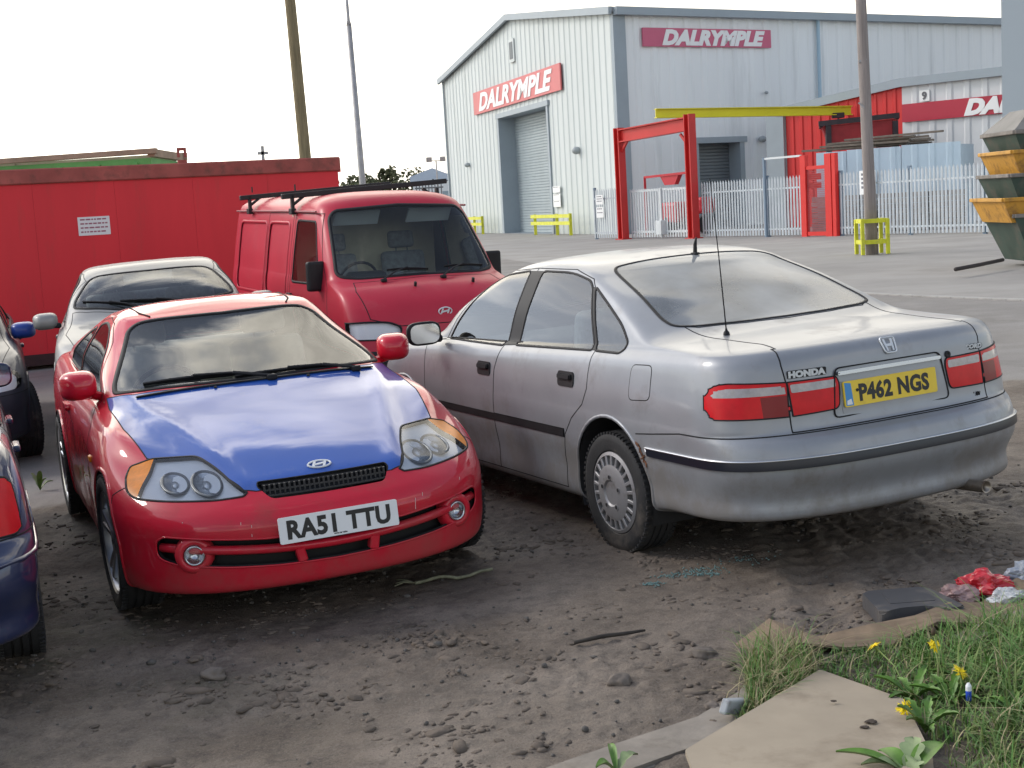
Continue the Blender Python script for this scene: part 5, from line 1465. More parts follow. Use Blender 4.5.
def build_near_things():
    # ---- loose stones: counted ones first, then gravel
    ST = pbr('stone', (.15, .125, .105), .9, var=.35, vscale=9, bump=.004, bscale=40)
    def rock(bm, c, r, sq=(1, 1, .6), seed=0):
        g = bmesh.ops.create_icosphere(bm, subdivisions=3, radius=1)['verts']
        for v in g:
            k = 1+.40*noise.noise(v.co*1.4+Vector((seed, seed*2, 0)))+.22*noise.noise(v.co*3.7+Vector((seed, 0, 4)))
            v.co = Vector((v.co.x*sq[0], v.co.y*sq[1], v.co.z*sq[2]))*r*k+Vector(c)
    for i, (x, y, r, lb) in enumerate(((-1.206, 5.207, .042, 'pale angular stone on the mud in front of the red coupe'), (.317, 4.738, .038, 'flat grey stone in the mud left of the tall grass tuft'),
                                       (.655, 5.003, .040, 'rounded brown-grey stone near the folded cardboard edge'), (.60, 4.45, .022, 'small whitish stone beside the kerb stone'))):
        bm = new(); rock(bm, (x, y, GROUND_H(x, y)+r*.25), r, (1.2, 1, .62), i*3.1); o = obj('stone', bm, ST, smooth=True); tag(o, lb, 'stone', 'loose stones in the mud')
    rr = random.Random(11); bm = Crumbs(1)
    for k in range(2100):
        x = rr.uniform(-3.2, 2.9); y = rr.uniform(3.9, 8.8)
        if noise.noise(Vector((x*1.2, y*1.2, 4))) < rr.uniform(-.5, .35): continue
        r = rr.uniform(.003, .010)*(1+.6*(rr.random() < .08))
        bm.add((x, y, GROUND_H(x, y)+r*.25), r, rr.uniform(.8, 1.5), rr.uniform(.7, 1.2), rr.uniform(.5, .9), .2, rr.random()*6)
    bm = bm.mesh('gravel')
    tag(obj('gravel', bm, pbr('gravel_stone', (.105, .095, .085), .85, var=.55, vscale=12)), 'grey gravel scattered over the mud between the cars', 'gravel', kind='stuff')
    # clods of trodden mud, thickest along the ruts
    bm = Crumbs(2); rr = random.Random(77); n = 0
    while n < 4200:
        x, y = rr.uniform(-3.3, 2.9), 3.85+4.9*rr.random()**1.3
        d = noise.noise(Vector((x*2.1, y*2.1, 17)))+.6*noise.noise(Vector((x*6, y*6, 3)))
        if d < rr.uniform(-.05, .55): continue
        n += 1; r = rr.uniform(.004, .013)*(1+1.2*(rr.random() < .12))
        bm.add((x, y, GROUND_H(x, y)-r*.06), r, rr.uniform(.9, 2.1), rr.uniform(.7, 1.2), rr.uniform(.35, .65), .22, rr.random()*6)
    bm = bm.mesh('mud_clods')
    tag(obj('mud_clods', bm, pbr('mud_clod', (.118, .092, .071), .75, var=.45, vscale=7, bump=.003, bscale=90)), 'dark clods of trodden mud strewn over the yard floor', 'mud', kind='stuff')
    # broken window glass by the saloon's rear wheel
    bm = Crumbs(1)
    for k in range(330):
        cx, cy, sp = rr.choice(((.75, 6.12, .075), (.80, 6.16, .05), (.70, 6.10, .06), (.84, 6.09, .03), (.56, 5.98, .028), (1.02, 6.25, .08)))
        x = cx+rr.gauss(0, sp); y = cy+rr.gauss(0, sp*.55); q = rr.uniform(.003, .0055)
        bm.add((x, y, GROUND_H(x, y)+.003), q, 1, rr.uniform(.6, 1), .7, .25, rr.random()*6)
    bm = bm.mesh('broken_glass')
    tag(obj('broken_glass', bm, pbr('glass_crumbs', (.11, .20, .195), .2, spec=.7)), 'teal crumbs of broken window glass on the mud by the silver-grey saloon', 'broken glass', kind='stuff')
    # stick and frayed cable
    bm = new(); a, b = Vector((.183, 5.21, GROUND_H(.183, 5.21)+.012)), Vector((.466, 5.336, GROUND_H(.466, 5.336)+.012))
    tube(bm, [a, a.lerp(b, .4)+Vector((0, .006, .004)), a.lerp(b, .7)+Vector((0, -.003, .002)), b], [.008, .009, .008, .005], 7)
    tag(obj('stick', bm, pbr('wet_bark', (.035, .028, .022), .7, var=.4, vscale=20), smooth=True), 'thin dark stick lying on the mud below the saloon', 'stick')
    bm = new(); pts = []
    for k in range(14):
        t = k/13; x = -.50+.36*t; y = 6.30+.10*t+.012*math.sin(t*9); pts.append((x, y, GROUND_H(x, y)+.012+.012*math.sin(t*5)**2))
    tube(bm, pts, .008, 6)
    for d in (-.02, .0, .025): tube(bm, [pts[0], Vector(pts[0])+Vector((-.05, d, .012)), Vector(pts[0])+Vector((-.09, d*2.4, .004))], .003, 5)
    tag(obj('cable', bm, pbr('old_cable', (.20, .20, .13), .7, var=.4, vscale=30), smooth=True), 'frayed pale green cable end on the ground between the two front cars', 'cable')
    # kerb stone, boards, tray
    KB = pbr('kerb_stone', (.25, .22, .185), .9, var=.2, vscale=6, bump=.004, bscale=30, dirt=(.12, .095, .07), dirt_amt=.35, dirt_scale=5)
    bm = new(); row = [(-.25, 3.78), (.033, 4.03), (.275, 4.20), (.53, 4.37), (.70, 4.58), (.78, 4.75)]
    outl = [(x, y) for x, y in row]+[(x+.17, y-.13) for x, y in row[::-1]]
    prism(bm, outl[::-1] if False else outl, -.06, .022, Matrix.Translation((0, 0, .0)), bev=.0)
    bmesh.ops.recalc_face_normals(bm, faces=bm.faces[:]); bmesh.ops.bevel(bm, geom=[e for e in bm.edges if abs(e.verts[0].co.z-.022) < .001 and abs(e.verts[1].co.z-.022) < .001], offset=.012, segments=2, affect='EDGES')
    tag(obj('kerb_stone', bm, KB), 'worn sandy concrete edging slab running along the bottom of the mud', 'kerb stone')
    bm = new(); F = Matrix.Translation((.9, 4.2, .062)) @ Euler((-.035, .03, 0)).to_matrix().to_4x4() @ Matrix.Translation((-.9, -4.2, 0))
    prism(bm, round_poly([(.44, 3.45), (.44, 3.90), (1.000, 4.640), (1.192, 4.300), (1.13, 3.80), (1.05, 3.5)], .01), 0, .014, F)
    tag(obj('board', bm, pbr('brown_board', (.33, .275, .205), .85, var=.10, vscale=4, dirt=(.17, .13, .09), dirt_amt=.34, dirt_scale=3.2)), 'flat sheet of brown hardboard lying in the grass at the bottom edge', 'board')
    # crumbs of earth on the board
    bm = new()
    for (x, y, r) in ((.72, 4.02, .007), (1.03, 4.08, .013), (1.0, 4.04, .010), (.96, 4.27, .007)): rock(bm, (x, y, .088), r, (1.4, 1, .5), x*9)
    for v in bm.verts: v.co.z = .074+(v.co.z-.074)*.6
    tag(obj('earth_crumbs', bm, pbr('earth', (.06, .045, .035), .9)), 'dark crumbs of earth on the brown hardboard sheet', 'earth', kind='stuff')
    # long sheet of dirty cardboard, buckled
    bm = new(); spine = [(.80, 4.93), (.95, 5.0), (1.12, 4.99), (1.30, 4.985), (1.48, 5.02), (1.65, 5.10), (1.82, 5.22), (2.0, 5.36), (2.2, 5.52)]
    rows = []
    for k, (x, y) in enumerate(spine):
        w = .085+.02*math.sin(k*1.3); zt = GROUND_H(x, y)+.035+.022*math.sin(k*1.9)+(.010 if k == 1 else 0)
        d = Vector((-.35, .94)); r_ = []
        for t in (-1, -.4, .3, 1):
            r_.append(Vector((x+d.x*w*t, y+d.y*w*t, zt+(.018*t if k % 2 else -.006*t))))
        rows.append(r_)
    for th in (0, -.008):
        V = [[bm.verts.new(p+Vector((0, 0, th))) for p in r_] for r_ in rows]
        for i in range(len(V)-1):
            for j in range(3):
                q = (V[i][j], V[i+1][j], V[i+1][j+1], V[i][j+1]); bm.faces.new(q if th else q[::-1])
        if th == 0: top = V
        else:
            for i in range(len(V)-1):
                for j in (0, 3): bm.faces.new((top[i][j], top[i+1][j], V[i+1][j], V[i][j]))
            for i in (0, len(V)-1):
                for j in range(3): bm.faces.new((top[i][j], top[i][j+1], V[i][j+1], V[i][j]))
    fixn(bm); tag(obj('cardboard', bm, pbr('dirty_cardboard', (.20, .145, .095), .88, var=.25, vscale=7, dirt=(.10, .08, .06), dirt_amt=.35, dirt_scale=6)), 'long buckled strip of muddy cardboard behind the grass', 'cardboard')
    bm = new(); prism(bm, [(1.52, 4.86), (1.72, 5.03), (2.05, 5.24), (2.12, 5.16), (1.78, 4.93), (1.58, 4.80)], 0, .03, Matrix.Translation((0, 0, .045))); tag(obj('kerb_stone', bm, KB), 'short pale slab edge between the cardboard strip and the right-hand grass', 'kerb stone')
    # black tray with a broken rim
    bm = new(); z0 = GROUND_H(1.47, 5.25)+.004
    tp = round_poly([(1.335, 5.40), (1.60, 5.42), (1.665, 5.13), (1.585, 5.115), (1.55, 5.165), (1.42, 5.155), (1.335, 5.10)], [.03, .03, .02, .01, .04, .03, .03], 4)
    prism(bm, tp, z0, z0+.06, Matrix.Translation((0, 0, 0)), bev=.010)
    prism(bm, [(1.40, 5.21), (1.575, 5.22), (1.575, 5.37), (1.41, 5.36)], z0+.058, z0+.0625)
    tag(obj('tray', bm, pbr('tray_plastic', (.075, .075, .08), .32, dirt=(.15, .13, .11), dirt_amt=.40, dirt_scale=7)), 'broken black plastic tray lying on the mud behind the cardboard strip', 'tray')
    # crumpled wrappers
    def crumple(name, c, s, mat, lb, cat, seed):
        bm = new(); bmesh.ops.create_icosphere(bm, subdivisions=4, radius=1)
        for v in bm.verts:
            k = 1+.55*noise.noise(v.co*1.6+Vector((seed, 0, 0)))+.30*abs(noise.noise(v.co*4+Vector((0, seed, 0))))+.12*noise.noise(v.co*9)
            v.co = Vector((v.co.x*s[0], v.co.y*s[1], max(v.co.z, -.3)*s[2]))*k+Vector(c)
        tag(obj(name, bm, mat), lb, cat)
    zz = GROUND_H(1.85, 5.4)
    RP = pbr('red_film', (.52, .02, .03), .25, coat=.6); WP = pbr('clear_film', (.50, .51, .52), .3, coat=.5, var=.4, vscale=12); PP = pbr('pink_film', (.30, .19, .18), .45, coat=.4, var=.3, vscale=15)
    crumple('plastic_bag', (1.83, 5.42, zz+.045), (.10, .05, .055), RP, 'crumpled bright red plastic bag on the rubbish at the right edge', 'plastic bag', 1)
    crumple('plastic_bag', (1.72, 5.38, zz+.03), (.075, .05, .035), PP, 'crumpled dull pinkish wrapper left of the bright red bag', 'plastic bag', 5)
    crumple('plastic_bag', (1.90, 5.30, zz+.03), (.08, .045, .035), WP, 'crumpled clear greyish film in front of the bright red bag', 'plastic bag', 9)
    crumple('plastic_bag', (2.03, 5.48, zz+.06), (.07, .05, .05), pbr('blue_film', (.30, .33, .38), .35, coat=.4), 'crumpled blue plastic scrap right of the red bag', 'plastic bag', 13)
    bm = new(); lathe(bm, [(.001, -.022), (.009, -.022), (.009, .012), (.006, .016), (.001, .018)], 12, 'z', (1.36, 4.18, .115)); tag(obj('lighter', bm, pbr('lighter_blue', (.03, .08, .5), .25), smooth=True), 'tiny blue and white lighter among the grass blades', 'lighter')
    l = bpy.data.objects['lighter']; bm = new(); lathe(bm, [(.0095, .0), (.0095, .014), (.004, .024), (.001, .024)], 12, 'z', (1.36, 4.18, .125)); obj('lighter_cap', bm, PLATE_W, l)
    bm = new(); box(bm, (.66, 4.36, .05), (.16, .028, .05), (.2, .3, .95), bev=.006); tag(obj('scrap_plastic', bm, pbr('scrap_silver', (.38, .40, .42), .4, dirt=(.15, .12, .1), dirt_amt=.5, dirt_scale=12)), 'silvery strip of scrap plastic beside the grass tuft on the kerb', 'scrap')

def build_grass():
    rr = random.Random(5)
    GM = [pbr('grass_a', (.095, .205, .042), .6, var=.3, vscale=3), pbr('grass_b', (.175, .235, .065), .6, var=.3, vscale=3), pbr('grass_dry', (.32, .27, .15), .7, var=.25, vscale=4)]
    def inpoly(x, y, P):
        c = False; j = len(P)-1
        for i in range(len(P)):
            if (P[i][1] > y) != (P[j][1] > y) and x < (P[j][0]-P[i][0])*(y-P[i][1])/(P[j][1]-P[i][1])+P[i][0]: c = not c
            j = i
        return c
    def blade(bm, x, y, z, h, w, az, bend, mi):
        d = Vector((math.cos(az), math.sin(az), 0)); s = Vector((-d.y, d.x, 0)); prev = None
        for k in range(5):
            t = k/4; p = Vector((x, y, z))+d*(bend*h*t*t)+Vector((0, 0, h*(t-.35*bend*t*t))); ww = w*(1-t**1.6)*.5+.0003
            a, b = bm.verts.new(p-s*ww), bm.verts.new(p+s*ww)
            if prev:
                f = bm.faces.new((prev[0], prev[1], b, a)); f.material_index = mi
            prev = (a, b)
    A = [(.97, 4.80), (1.15, 4.88), (1.40, 4.86), (1.60, 4.92), (1.78, 5.05), (2.10, 5.30), (2.6, 5.45), (2.95, 5.0), (2.95, 3.3), (1.16, 3.3), (1.20, 4.25), (1.19, 4.34), (1.06, 4.60)]
    Bp = [(.58, 4.10), (.72, 4.45), (.76, 4.78), (.86, 4.92), (.98, 4.80), (1.0, 4.66), (.66, 4.22)]
    bm = new()
    n = 0
    while n < 15000:
        x, y = rr.uniform(.9, 2.95), rr.uniform(3.3, 5.5)
        if not inpoly(x, y, A): continue
        d = noise.noise(Vector((x*4, y*4, 0)))
        if d < rr.uniform(-.55, -.1): continue
        n += 1
        if x > 2.05 and rr.random() < (x-2.05)/.9: continue
        edge = min(1, max(.35, (x-.95)*1.6))
        h = rr.uniform(.06, .17)*(1+.5*d)*edge*(1.6 if rr.random() < .07 else 1); u = rr.random()
        blade(bm, x, y, gz(x, y)+.01, h, rr.uniform(.003, .0065)*(1.7 if rr.random() < .12 else 1), rr.random()*6.28, rr.uniform(.1, 1.5), 0 if u < .52 else (1 if u < .88 else 2))
    o = obj('grass', bm, GM); tag(o, 'rough green grass with dry blades filling the bottom right corner', 'grass', kind='stuff')
    bm = new(); n = 0
    while n < 1500:
        x, y = rr.uniform(.55, 1.02), rr.uniform(4.05, 4.95)
        if not inpoly(x, y, Bp): continue
        n += 1; u = rr.random(); top = (y-4.05)/.9
        h = rr.uniform(.03, .11)*(.45+top)*(1.6 if rr.random() < .10 else 1)
        blade(bm, x, y, gz(x, y)+.01, h, rr.uniform(.003, .006), rr.random()*6.28, rr.uniform(.1, 1.3), 0 if u < .35 else (1 if u < .66 else 2))
    for k in range(70):
        y = rr.uniform(4.45, 4.95); x = .60+.30*(y-4.3)/.5+rr.uniform(-.08, .16)
        blade(bm, x, y, gz(x, y)+.01, rr.uniform(.10, .24), rr.uniform(.002, .004), rr.random()*6.28, rr.uniform(.2, 1.6), 2)
    tag(obj('grass', bm, GM), 'straggly half-dry grass tuft between the kerb stone and the hardboard', 'grass', kind='stuff')
    # dandelions: stalk, head
    PET = pbr('petal_yellow', (.88, .66, .010), .6, var=.2, vscale=60); STK = pbr('stalk_green', (.16, .22, .06), .6); SEP = pbr('bud_brown', (.07, .05, .03), .8)
    def flower(base, head, r, tilt, lb, bud=False):
        e = empty('dandelion', base); B, Hd = Vector(base), Vector(head); tag(e, lb, 'flower', 'dandelions in the grass')
        bm = new(); mid = B.lerp(Hd, .55)+Vector((.012, 0, .012)); tube(bm, [Vector((0, 0, 0)), mid-B, Hd-B], .0028, 6); obj('stalk', bm, STK, e, smooth=True)
        bm = new(); M = Matrix.Translation(Hd-B) @ Euler(tilt).to_matrix().to_4x4()
        if bud:
            lathe(bm, [(.001, -.008), (.007, -.006), (.009, .004), (.006, .016), (.001, .02)], 12, 'z'); bmesh.ops.transform(bm, matrix=M, verts=bm.verts); obj('bud', bm, SEP, e, smooth=True)
        else:
            q = random.Random(int(r*1e5))
            for k in range(70):
                a = q.random()*6.28; L = r*q.uniform(.45, 1.05); up = (1-L/r)*.014+.003; w = .0022
                d = Vector((math.cos(a), math.sin(a), 0)); s = Vector((-d.y, d.x, 0))*w
                v = [bm.verts.new(p) for p in (-s*.4, d*L*.7-s+Vector((0, 0, up)), d*L+Vector((0, 0, up*.6)), d*L*.7+s+Vector((0, 0, up)), s*.4)]
                bm.faces.new(v)
            bmesh.ops.transform(bm, matrix=M, verts=bm.verts); obj('petals', bm, PET, e)
            bm = new(); lathe(bm, [(.001, -.012), (.006, -.010), (.008, -.001), (.001, .001)], 10, 'z'); bmesh.ops.transform(bm, matrix=M, verts=bm.verts); obj('flower_base', bm, STK, e, smooth=True)
    flower((1.24, 4.38, .03), (1.181, 4.60, .140), 0.0338, (-.3, -.5, 0), 'dandelion flower highest and farthest left, leaning over the cardboard')
    flower((1.33, 4.42, .03), (1.352, 4.50, .165), 0.0260, (.9, .3, 0), 'half-open dandelion flower just under the brown bud')
    flower((1.35, 4.28, .03), (1.392, 4.36, .118), 0.0338, (.5, .5, 0), 'dandelion flower farthest right, tilted over the grass')
    flower((1.20, 4.10, .03), (1.158, 4.16, .085), 0.0325, (1.0, -.4, 0), 'lowest dandelion flower, beside the hardboard corner')
    flower((1.345, 4.43, .03), (1.350, 4.50, .21), 0.0130, (.1, .1, 0), 'closed brown dandelion bud standing tallest', bud=True)
    # broad leaves at the bottom edge
    LF = pbr('broad_leaf', (.10, .20, .03), .45, var=.3, vscale=20); LF2 = pbr('pale_leaf', (.20, .26, .12), .55, var=.3, vscale=14)
    def leaf(bm, base, tip, w, lobes=0, mi=0, arch=.04):
        B, T = Vector(base), Vector(tip); ax = T-B; L = ax.length; s = ax.cross(Vector((0, 0, 1))).normalized(); prev = None; N = 12
        for k in range(N+1):
            t = k/N; p = B.lerp(T, t)+Vector((0, 0, arch*math.sin(math.pi*t)))
            ww = w*math.sin(math.pi*min(1, t*.93+.05))**.8*(1 if not lobes else .62+.38*abs(math.sin(t*lobes*math.pi)))
            a, c, b = bm.verts.new(p-s*ww+Vector((0, 0, .01*ww/w))), bm.verts.new(p-Vector((0, 0, .004))), bm.verts.new(p+s*ww+Vector((0, 0, .01*ww/w)))
            if prev:
                for i in (0, 1):
                    f = bm.faces.new((prev[i], prev[i+1], (a, c, b)[i+1], (a, c, b)[i])); f.material_index = mi; f.smooth = True
            prev = (a, c, b)
    for (base, leaves, lb) in (((.24, 3.93, .03), [((-.01, .10, .05), .012), ((.07, .06, .03), .022), ((-.06, -.02, .03), .02)], 'small broad-leaved weed growing by the kerb stone at the bottom edge'),
                               ((1.04, 3.70, .07), [((-.19, .07, .055), .020), ((-.13, .03, .03), .024), ((-.06, .11, .035), .028), ((.05, .14, .055), .036), ((.12, .10, .05), .034), ((.03, .02, .03), .034)], 'broad-leaved weed with pale lobed leaves in front of the hardboard'),
                               ((-3.322, 9.60, -.08), [((.05, .0, .08), .02), ((-.06, .02, .12), .025), ((.02, -.03, .14), .02), ((.08, .05, .05), .02)], 'little weed sprouting at the edge of the paving by the red coupe')):
        e = empty('weed', base); tag(e, lb, 'weed')
        for i, (t, w) in enumerate(leaves):
            bm = new(); leaf(bm, (0, 0, 0), t, w, 3 if i % 2 else 0, i % 2, .02); obj('leaf', bm, [LF, LF2], e)
    # lobed leaves of the dandelions: a rosette each
    for k, (x, y) in enumerate(((1.24, 4.36), (1.34, 4.30), (1.20, 4.10), (1.45, 4.45), (1.50, 4.15))):
        e = empty('weed', (x, y, .03)); tag(e, ('rosette of toothed leaves under the left dandelion', 'rosette of toothed leaves under the middle dandelions', 'rosette of toothed leaves at the hardboard corner', 'toothed leaf rosette right of the brown bud', 'toothed leaf rosette near the blue lighter')[k], 'weed', 'leaf rosettes in the grass')
        for i in range(7):
            a = i*.9+k; L = rr.uniform(.08, .14); bm = new(); leaf(bm, (0, 0, 0), (math.cos(a)*L, math.sin(a)*L, rr.uniform(.03, .09)), .016, 4, 0, .02); obj('leaf', bm, [LF, LF2], e)
# ------------------------------------------------------------------ container, skips, poles
def tree_leaves(bm, c, r, n, rr, s=.22):
    for k in range(n):
        while True:
            p = Vector((rr.uniform(-1, 1), rr.uniform(-1, 1), rr.uniform(-1, 1)))
            if p.length < 1 and noise.noise(p*2.3+Vector(c)) > -.15-.25*rr.random(): break
        q = Vector((p.x*r[0], p.y*r[1], p.z*r[2]))+Vector(c); d = s*rr.uniform(.6, 1.3)
        u = Vector((rr.uniform(-1, 1), rr.uniform(-1, 1), rr.uniform(-1, 1))).normalized(); v = u.orthogonal().normalized()
        vs = [bm.verts.new(q+u*d), bm.verts.new(q+v*d*.6), bm.verts.new(q-u*d), bm.verts.new(q-v*d*.6)]
        bm.faces.new(vs).material_index = 0 if rr.random() < .6 else 1
def build_yard():
    CR = pbr('container_red', (.67, .032, .042), .5, spec=.35, var=.07, vscale=.9, dirt=(.42, .06, .05), dirt_amt=.25, dirt_scale=1.6, stretch=(2, 2, .35))
    RUSTY = pbr('rusty_rail', (.34, .085, .07), .85, var=.3, vscale=2, dirt=(.13, .06, .045), dirt_amt=.42, dirt_scale=5)
    A, B = Vector((-8.6, 16.45, 0)), Vector((-2.22, 19.5, 0)); d = (B-A).normalized(); nrm = Vector((d.y, -d.x, 0)); L = (B-A).length; back = -nrm
    e = empty('steel_container', A); tag(e, 'long red steel container with a rusty top rail across the back of the yard', 'container')
    def P(s, o, z): return d*s+back*o+Vector((0, 0, z))
    zb, zt = .12, 2.30
    bm = new(); nseg = 7
    for k in range(nseg):
        s0, s1 = L*k/nseg, L*(k+1)/nseg-.002
        hexa(bm, [P(s0, 0, zb), P(s1, 0, zb), P(s1, .05, zb), P(s0, .05, zb)], [P(s0, 0, zt), P(s1, 0, zt), P(s1, .05, zt), P(s0, .05, zt)])
    fixn(bm); obj('side_panel', bm, CR, e)
    bm = new(); hexa(bm, [P(0.02, .06, zb), P(L-.02, .06, zb), P(L-.02, 2.4, zb), P(.02, 2.4, zb)], [P(.02, .06, zt), P(L-.02, .06, zt), P(L-.02, 2.4, zt), P(.02, 2.4, zt)]); fixn(bm); obj('box_body', bm, CR, e)
    bm = new(); bar(bm, P(-.02, .03, zt+.09), P(L+.03, .03, zt+.09), .14, .19, bev=.015); obj('top_rail', bm, RUSTY, e)
    bm = new(); bar(bm, P(L+.005, .03, 2.36), P(L+.005, 2.4, 2.36), .09, .16); obj('end_rail', bm, CR, e)
    bm = new(); bar(bm, P(0, .06, .09), P(L, .06, .09), .16, .14); obj('bottom_rail', bm, pbr('dark_rail', (.05, .02, .02), .8, var=.3), e)
    bm = new(); s0 = 4.95; bar(bm, P(s0-.06, .03, 2.5), P(s0+.06, .03, 2.5), .03, .05); bar(bm, P(s0-.045, .03, 2.56), P(s0-.045, .03, 2.66), .03, .03); bar(bm, P(s0+.045, .03, 2.56), P(s0+.045, .03, 2.66), .03, .03); bar(bm, P(s0-.06, .03, 2.665), P(s0+.06, .03, 2.665), .03, .04); obj('lifting_lug', bm, RUSTY, e)
    # notice with lines of print too small to read
    s0, s1 = (Vector((-5.341, 17.9, 0))-A).dot(d)-.02, (Vector((-5.051, 18.1, 0))-A).dot(d)+.03
    F = frame_from(A+P((s0+s1)/2, -.004, 1.735), d, (0, 0, 1)); w = s1-s0
    bm = new(); prism(bm, rrect(w, .235, .004), -.003, .003, F); N = obj('notice', bm, pbr('notice_white', (.72, .71, .70), .5)); tag(N, 'white printed notice stuck on the red container side', 'notice')
    bm = new(); rr = random.Random(2)
    for r_ in range(4):
        x = -w/2+.03
        while x < w/2-.05:
            ww = rr.uniform(.02, .06); ww = min(ww, w/2-.03-x)
            prism(bm, [(x, .075-r_*.052), (x+ww, .075-r_*.052), (x+ww, .093-r_*.052), (x, .093-r_*.052)], .003, .0045, F); x += ww+.012
    obj('lettering', bm, pbr('notice_ink', (.32, .10, .14), .6), N)
    # green open-topped skip behind
    GN = pbr('skip_green', (.12, .36, .10), .6, var=.2, vscale=1.5, dirt=(.14, .07, .05), dirt_amt=.3, dirt_scale=2)
    e = empty('large_skip', (-7.95, 27, 0)); tag(e, 'large green open skip with a rusty rim standing behind the red container', 'skip')
    bm = new(); x0, x1 = -1.72, 1.62
    hexa(bm, [(x0+.35, -1, .1), (x1-.25, -1, .1), (x1-.25, 1.2, .1), (x0+.35, 1.2, .1)], [(x0, -1.1, 2.92), (x1, -1.1, 2.92), (x1, 1.3, 2.92), (x0, 1.3, 2.92)]); fixn(bm); obj('skip_body', bm, GN, e)
    for x in np.linspace(x0+.3, x1-.3, 5):
        bm = new(); bar(bm, (x, -1.09, .3), (x, -1.12, 2.85), .09, .07); obj('side_rib', bm, GN, e)
    bm = new(); bar(bm, (x0-.03, -1.12, 3.0), (x1+.12, -1.12, 3.04), .14, .10, bev=.01); bar(bm, (x0-.03, 1.3, 3.0), (x1+.12, 1.3, 3.02), .14, .15); bar(bm, (x1, -1.1, 3.01), (x1, 1.3, 3.01), .13, .14); bar(bm, (x0, -1.1, 3.0), (x0, 1.3, 3.0), .13, .14); obj('rim', bm, pbr('rusty_rim', (.33, .24, .17), .85, var=.3, vscale=2), e)
    bm = new(); hexa(bm, [(x0-.06, -1.24, 2.72), (x0+.42, -1.24, 2.74), (x0+.42, -1.2, 2.74), (x0-.06, -1.2, 2.72)], [(x0-.1, -1.24, 2.98), (x0+.32, -1.24, 2.96), (x0+.32, -1.2, 2.96), (x0-.1, -1.2, 2.98)]); fixn(bm); obj('end_flap', bm, pbr('flap_tan', (.36, .24, .12), .8, var=.3, vscale=6), e)
    # stack of nested skips at the right
    SG = pbr('old_skip_green', (.035, .06, .045), .6, var=.25, vscale=2, dirt=(.12, .10, .08), dirt_amt=.4, dirt_scale=2.5); SY = pbr('old_skip_yellow', (.50, .25, .03), .55, var=.15, vscale=2, dirt=(.13, .065, .03), dirt_amt=.42, dirt_scale=3.5)
    RIMG = pbr('skip_rim_grey', (.19, .17, .15), .8, var=.3, vscale=4); INR = pbr('skip_inside_rust', (.13, .075, .055), .9, var=.3, vscale=4)
    def skip(x, y, zr, h, mat, rim, lb, lid=False, L=3.3, W=1.75, slope=.36):
        """zr: rim height; hollow trapezoid body"""
        e = empty('skip', (x, y, zr-h)); tag(e, lb, 'skip', 'stack of builders\' skips')
        sl = slope*h/.83; sy = .18*h/.83
        o_t = [(0, -W/2, h), (L, -W/2, h), (L, W/2, h), (0, W/2, h)]; o_b = [(sl, -W/2+sy, 0), (L-sl, -W/2+sy, 0), (L-sl, W/2-sy, 0), (sl, W/2-sy, 0)]
        bm = new(); T = [bm.verts.new(p) for p in o_t]; Bt = [bm.verts.new(p) for p in o_b]; t = .03
        IT = [bm.verts.new((p[0]+(t if p[0] == 0 else -t), p[1]+(t if p[1] < 0 else -t), h)) for p in o_t]; IB = [bm.verts.new((p[0]+(t if p[0] < L/2 else -t), p[1]+(t if p[1] < 0 else -t), .03)) for p in o_b]
        for i in range(4):
            j = (i+1) % 4; bm.faces.new((Bt[i], Bt[j], T[j], T[i])); bm.faces.new((T[i], T[j], IT[j], IT[i])); f = bm.faces.new((IT[i], IT[j], IB[j], IB[i])); f.material_index = 1
        bm.faces.new(Bt[::-1]); f = bm.faces.new(IB); f.material_index = 1
        fixn(bm); obj('skip_body', bm, [mat, INR], e)
        bm = new()
        for i in range(4): bar(bm, o_t[i], o_t[(i+1) % 4], .075, .07, bev=.01)
        obj('rim', bm, rim, e)
        for px in (.75, L-.75):
            for s in (-1, 1):
                bm = new(); b2 = Vector((px, s*(W/2-.02), h-.22)); tube(bm, [b2, b2+Vector((0, s*.16, 0))], .035, 10); obj('lifting_pin', bm, rim, e)
        if lid:
            bm = new(); hexa(bm, [(0, -W/2, h+.04), (L, -W/2, h+.04), (L, W/2, h+.04), (0, W/2, h+.04)], [(.42, -W/2+.35, h+.42), (L-.4, -W/2+.35, h+.42), (L-.4, W/2-.35, h+.42), (.42, W/2-.35, h+.42)]); fixn(bm); obj('lid', bm, pbr('skip_lid', (.20, .19, .175), .7, var=.2, vscale=1.5, dirt=(.10, .085, .075), dirt_amt=.3, dirt_scale=2), e)
        return e
    skip(9.25, 26.3, .97, .85, SG, RIMG, 'dark green skip standing on the ground at the bottom of the stack'); skip(9.04, 26.28, 1.27, .42, SY, SY, 'yellow skip just above the bottom green one')
    skip(9.18, 26.32, 1.70, .50, SG, RIMG, 'green skip in the middle of the stack of five'); skip(9.22, 26.3, 2.12, .46, SY, SY, 'upper yellow skip of the stack'); skip(9.28, 26.34, 2.47, .40, SG, RIMG, 'top green skip covered by a grey sloping lid', lid=True)
    bm = new(); tube(bm, [(7.72, 24.05, .16), (8.4, 24.8, .17), (9.05, 25.5, .19)], .035, 8); tag(obj('metal_bar', bm, pbr('dark_bar', (.04, .032, .03), .7), smooth=True), 'dark bar lying on the concrete in front of the skip stack', 'bar')
    # poles
    WD = pbr('pole_wood', (.22, .175, .10), .9, var=.25, vscale=3, stretch=(6, 6, .4), bump=.006, bscale=12)
    bm = new(); tube(bm, [(-5.42, 40, -.2), (-5.45, 40, 3.4), (-5.545, 40, 7.7), (-5.66, 40, 12)], [.175, .165, .15, .135], 14); tag(obj('wooden_pole', bm, WD, smooth=True), 'tall brown wooden pole rising behind the red container', 'pole')
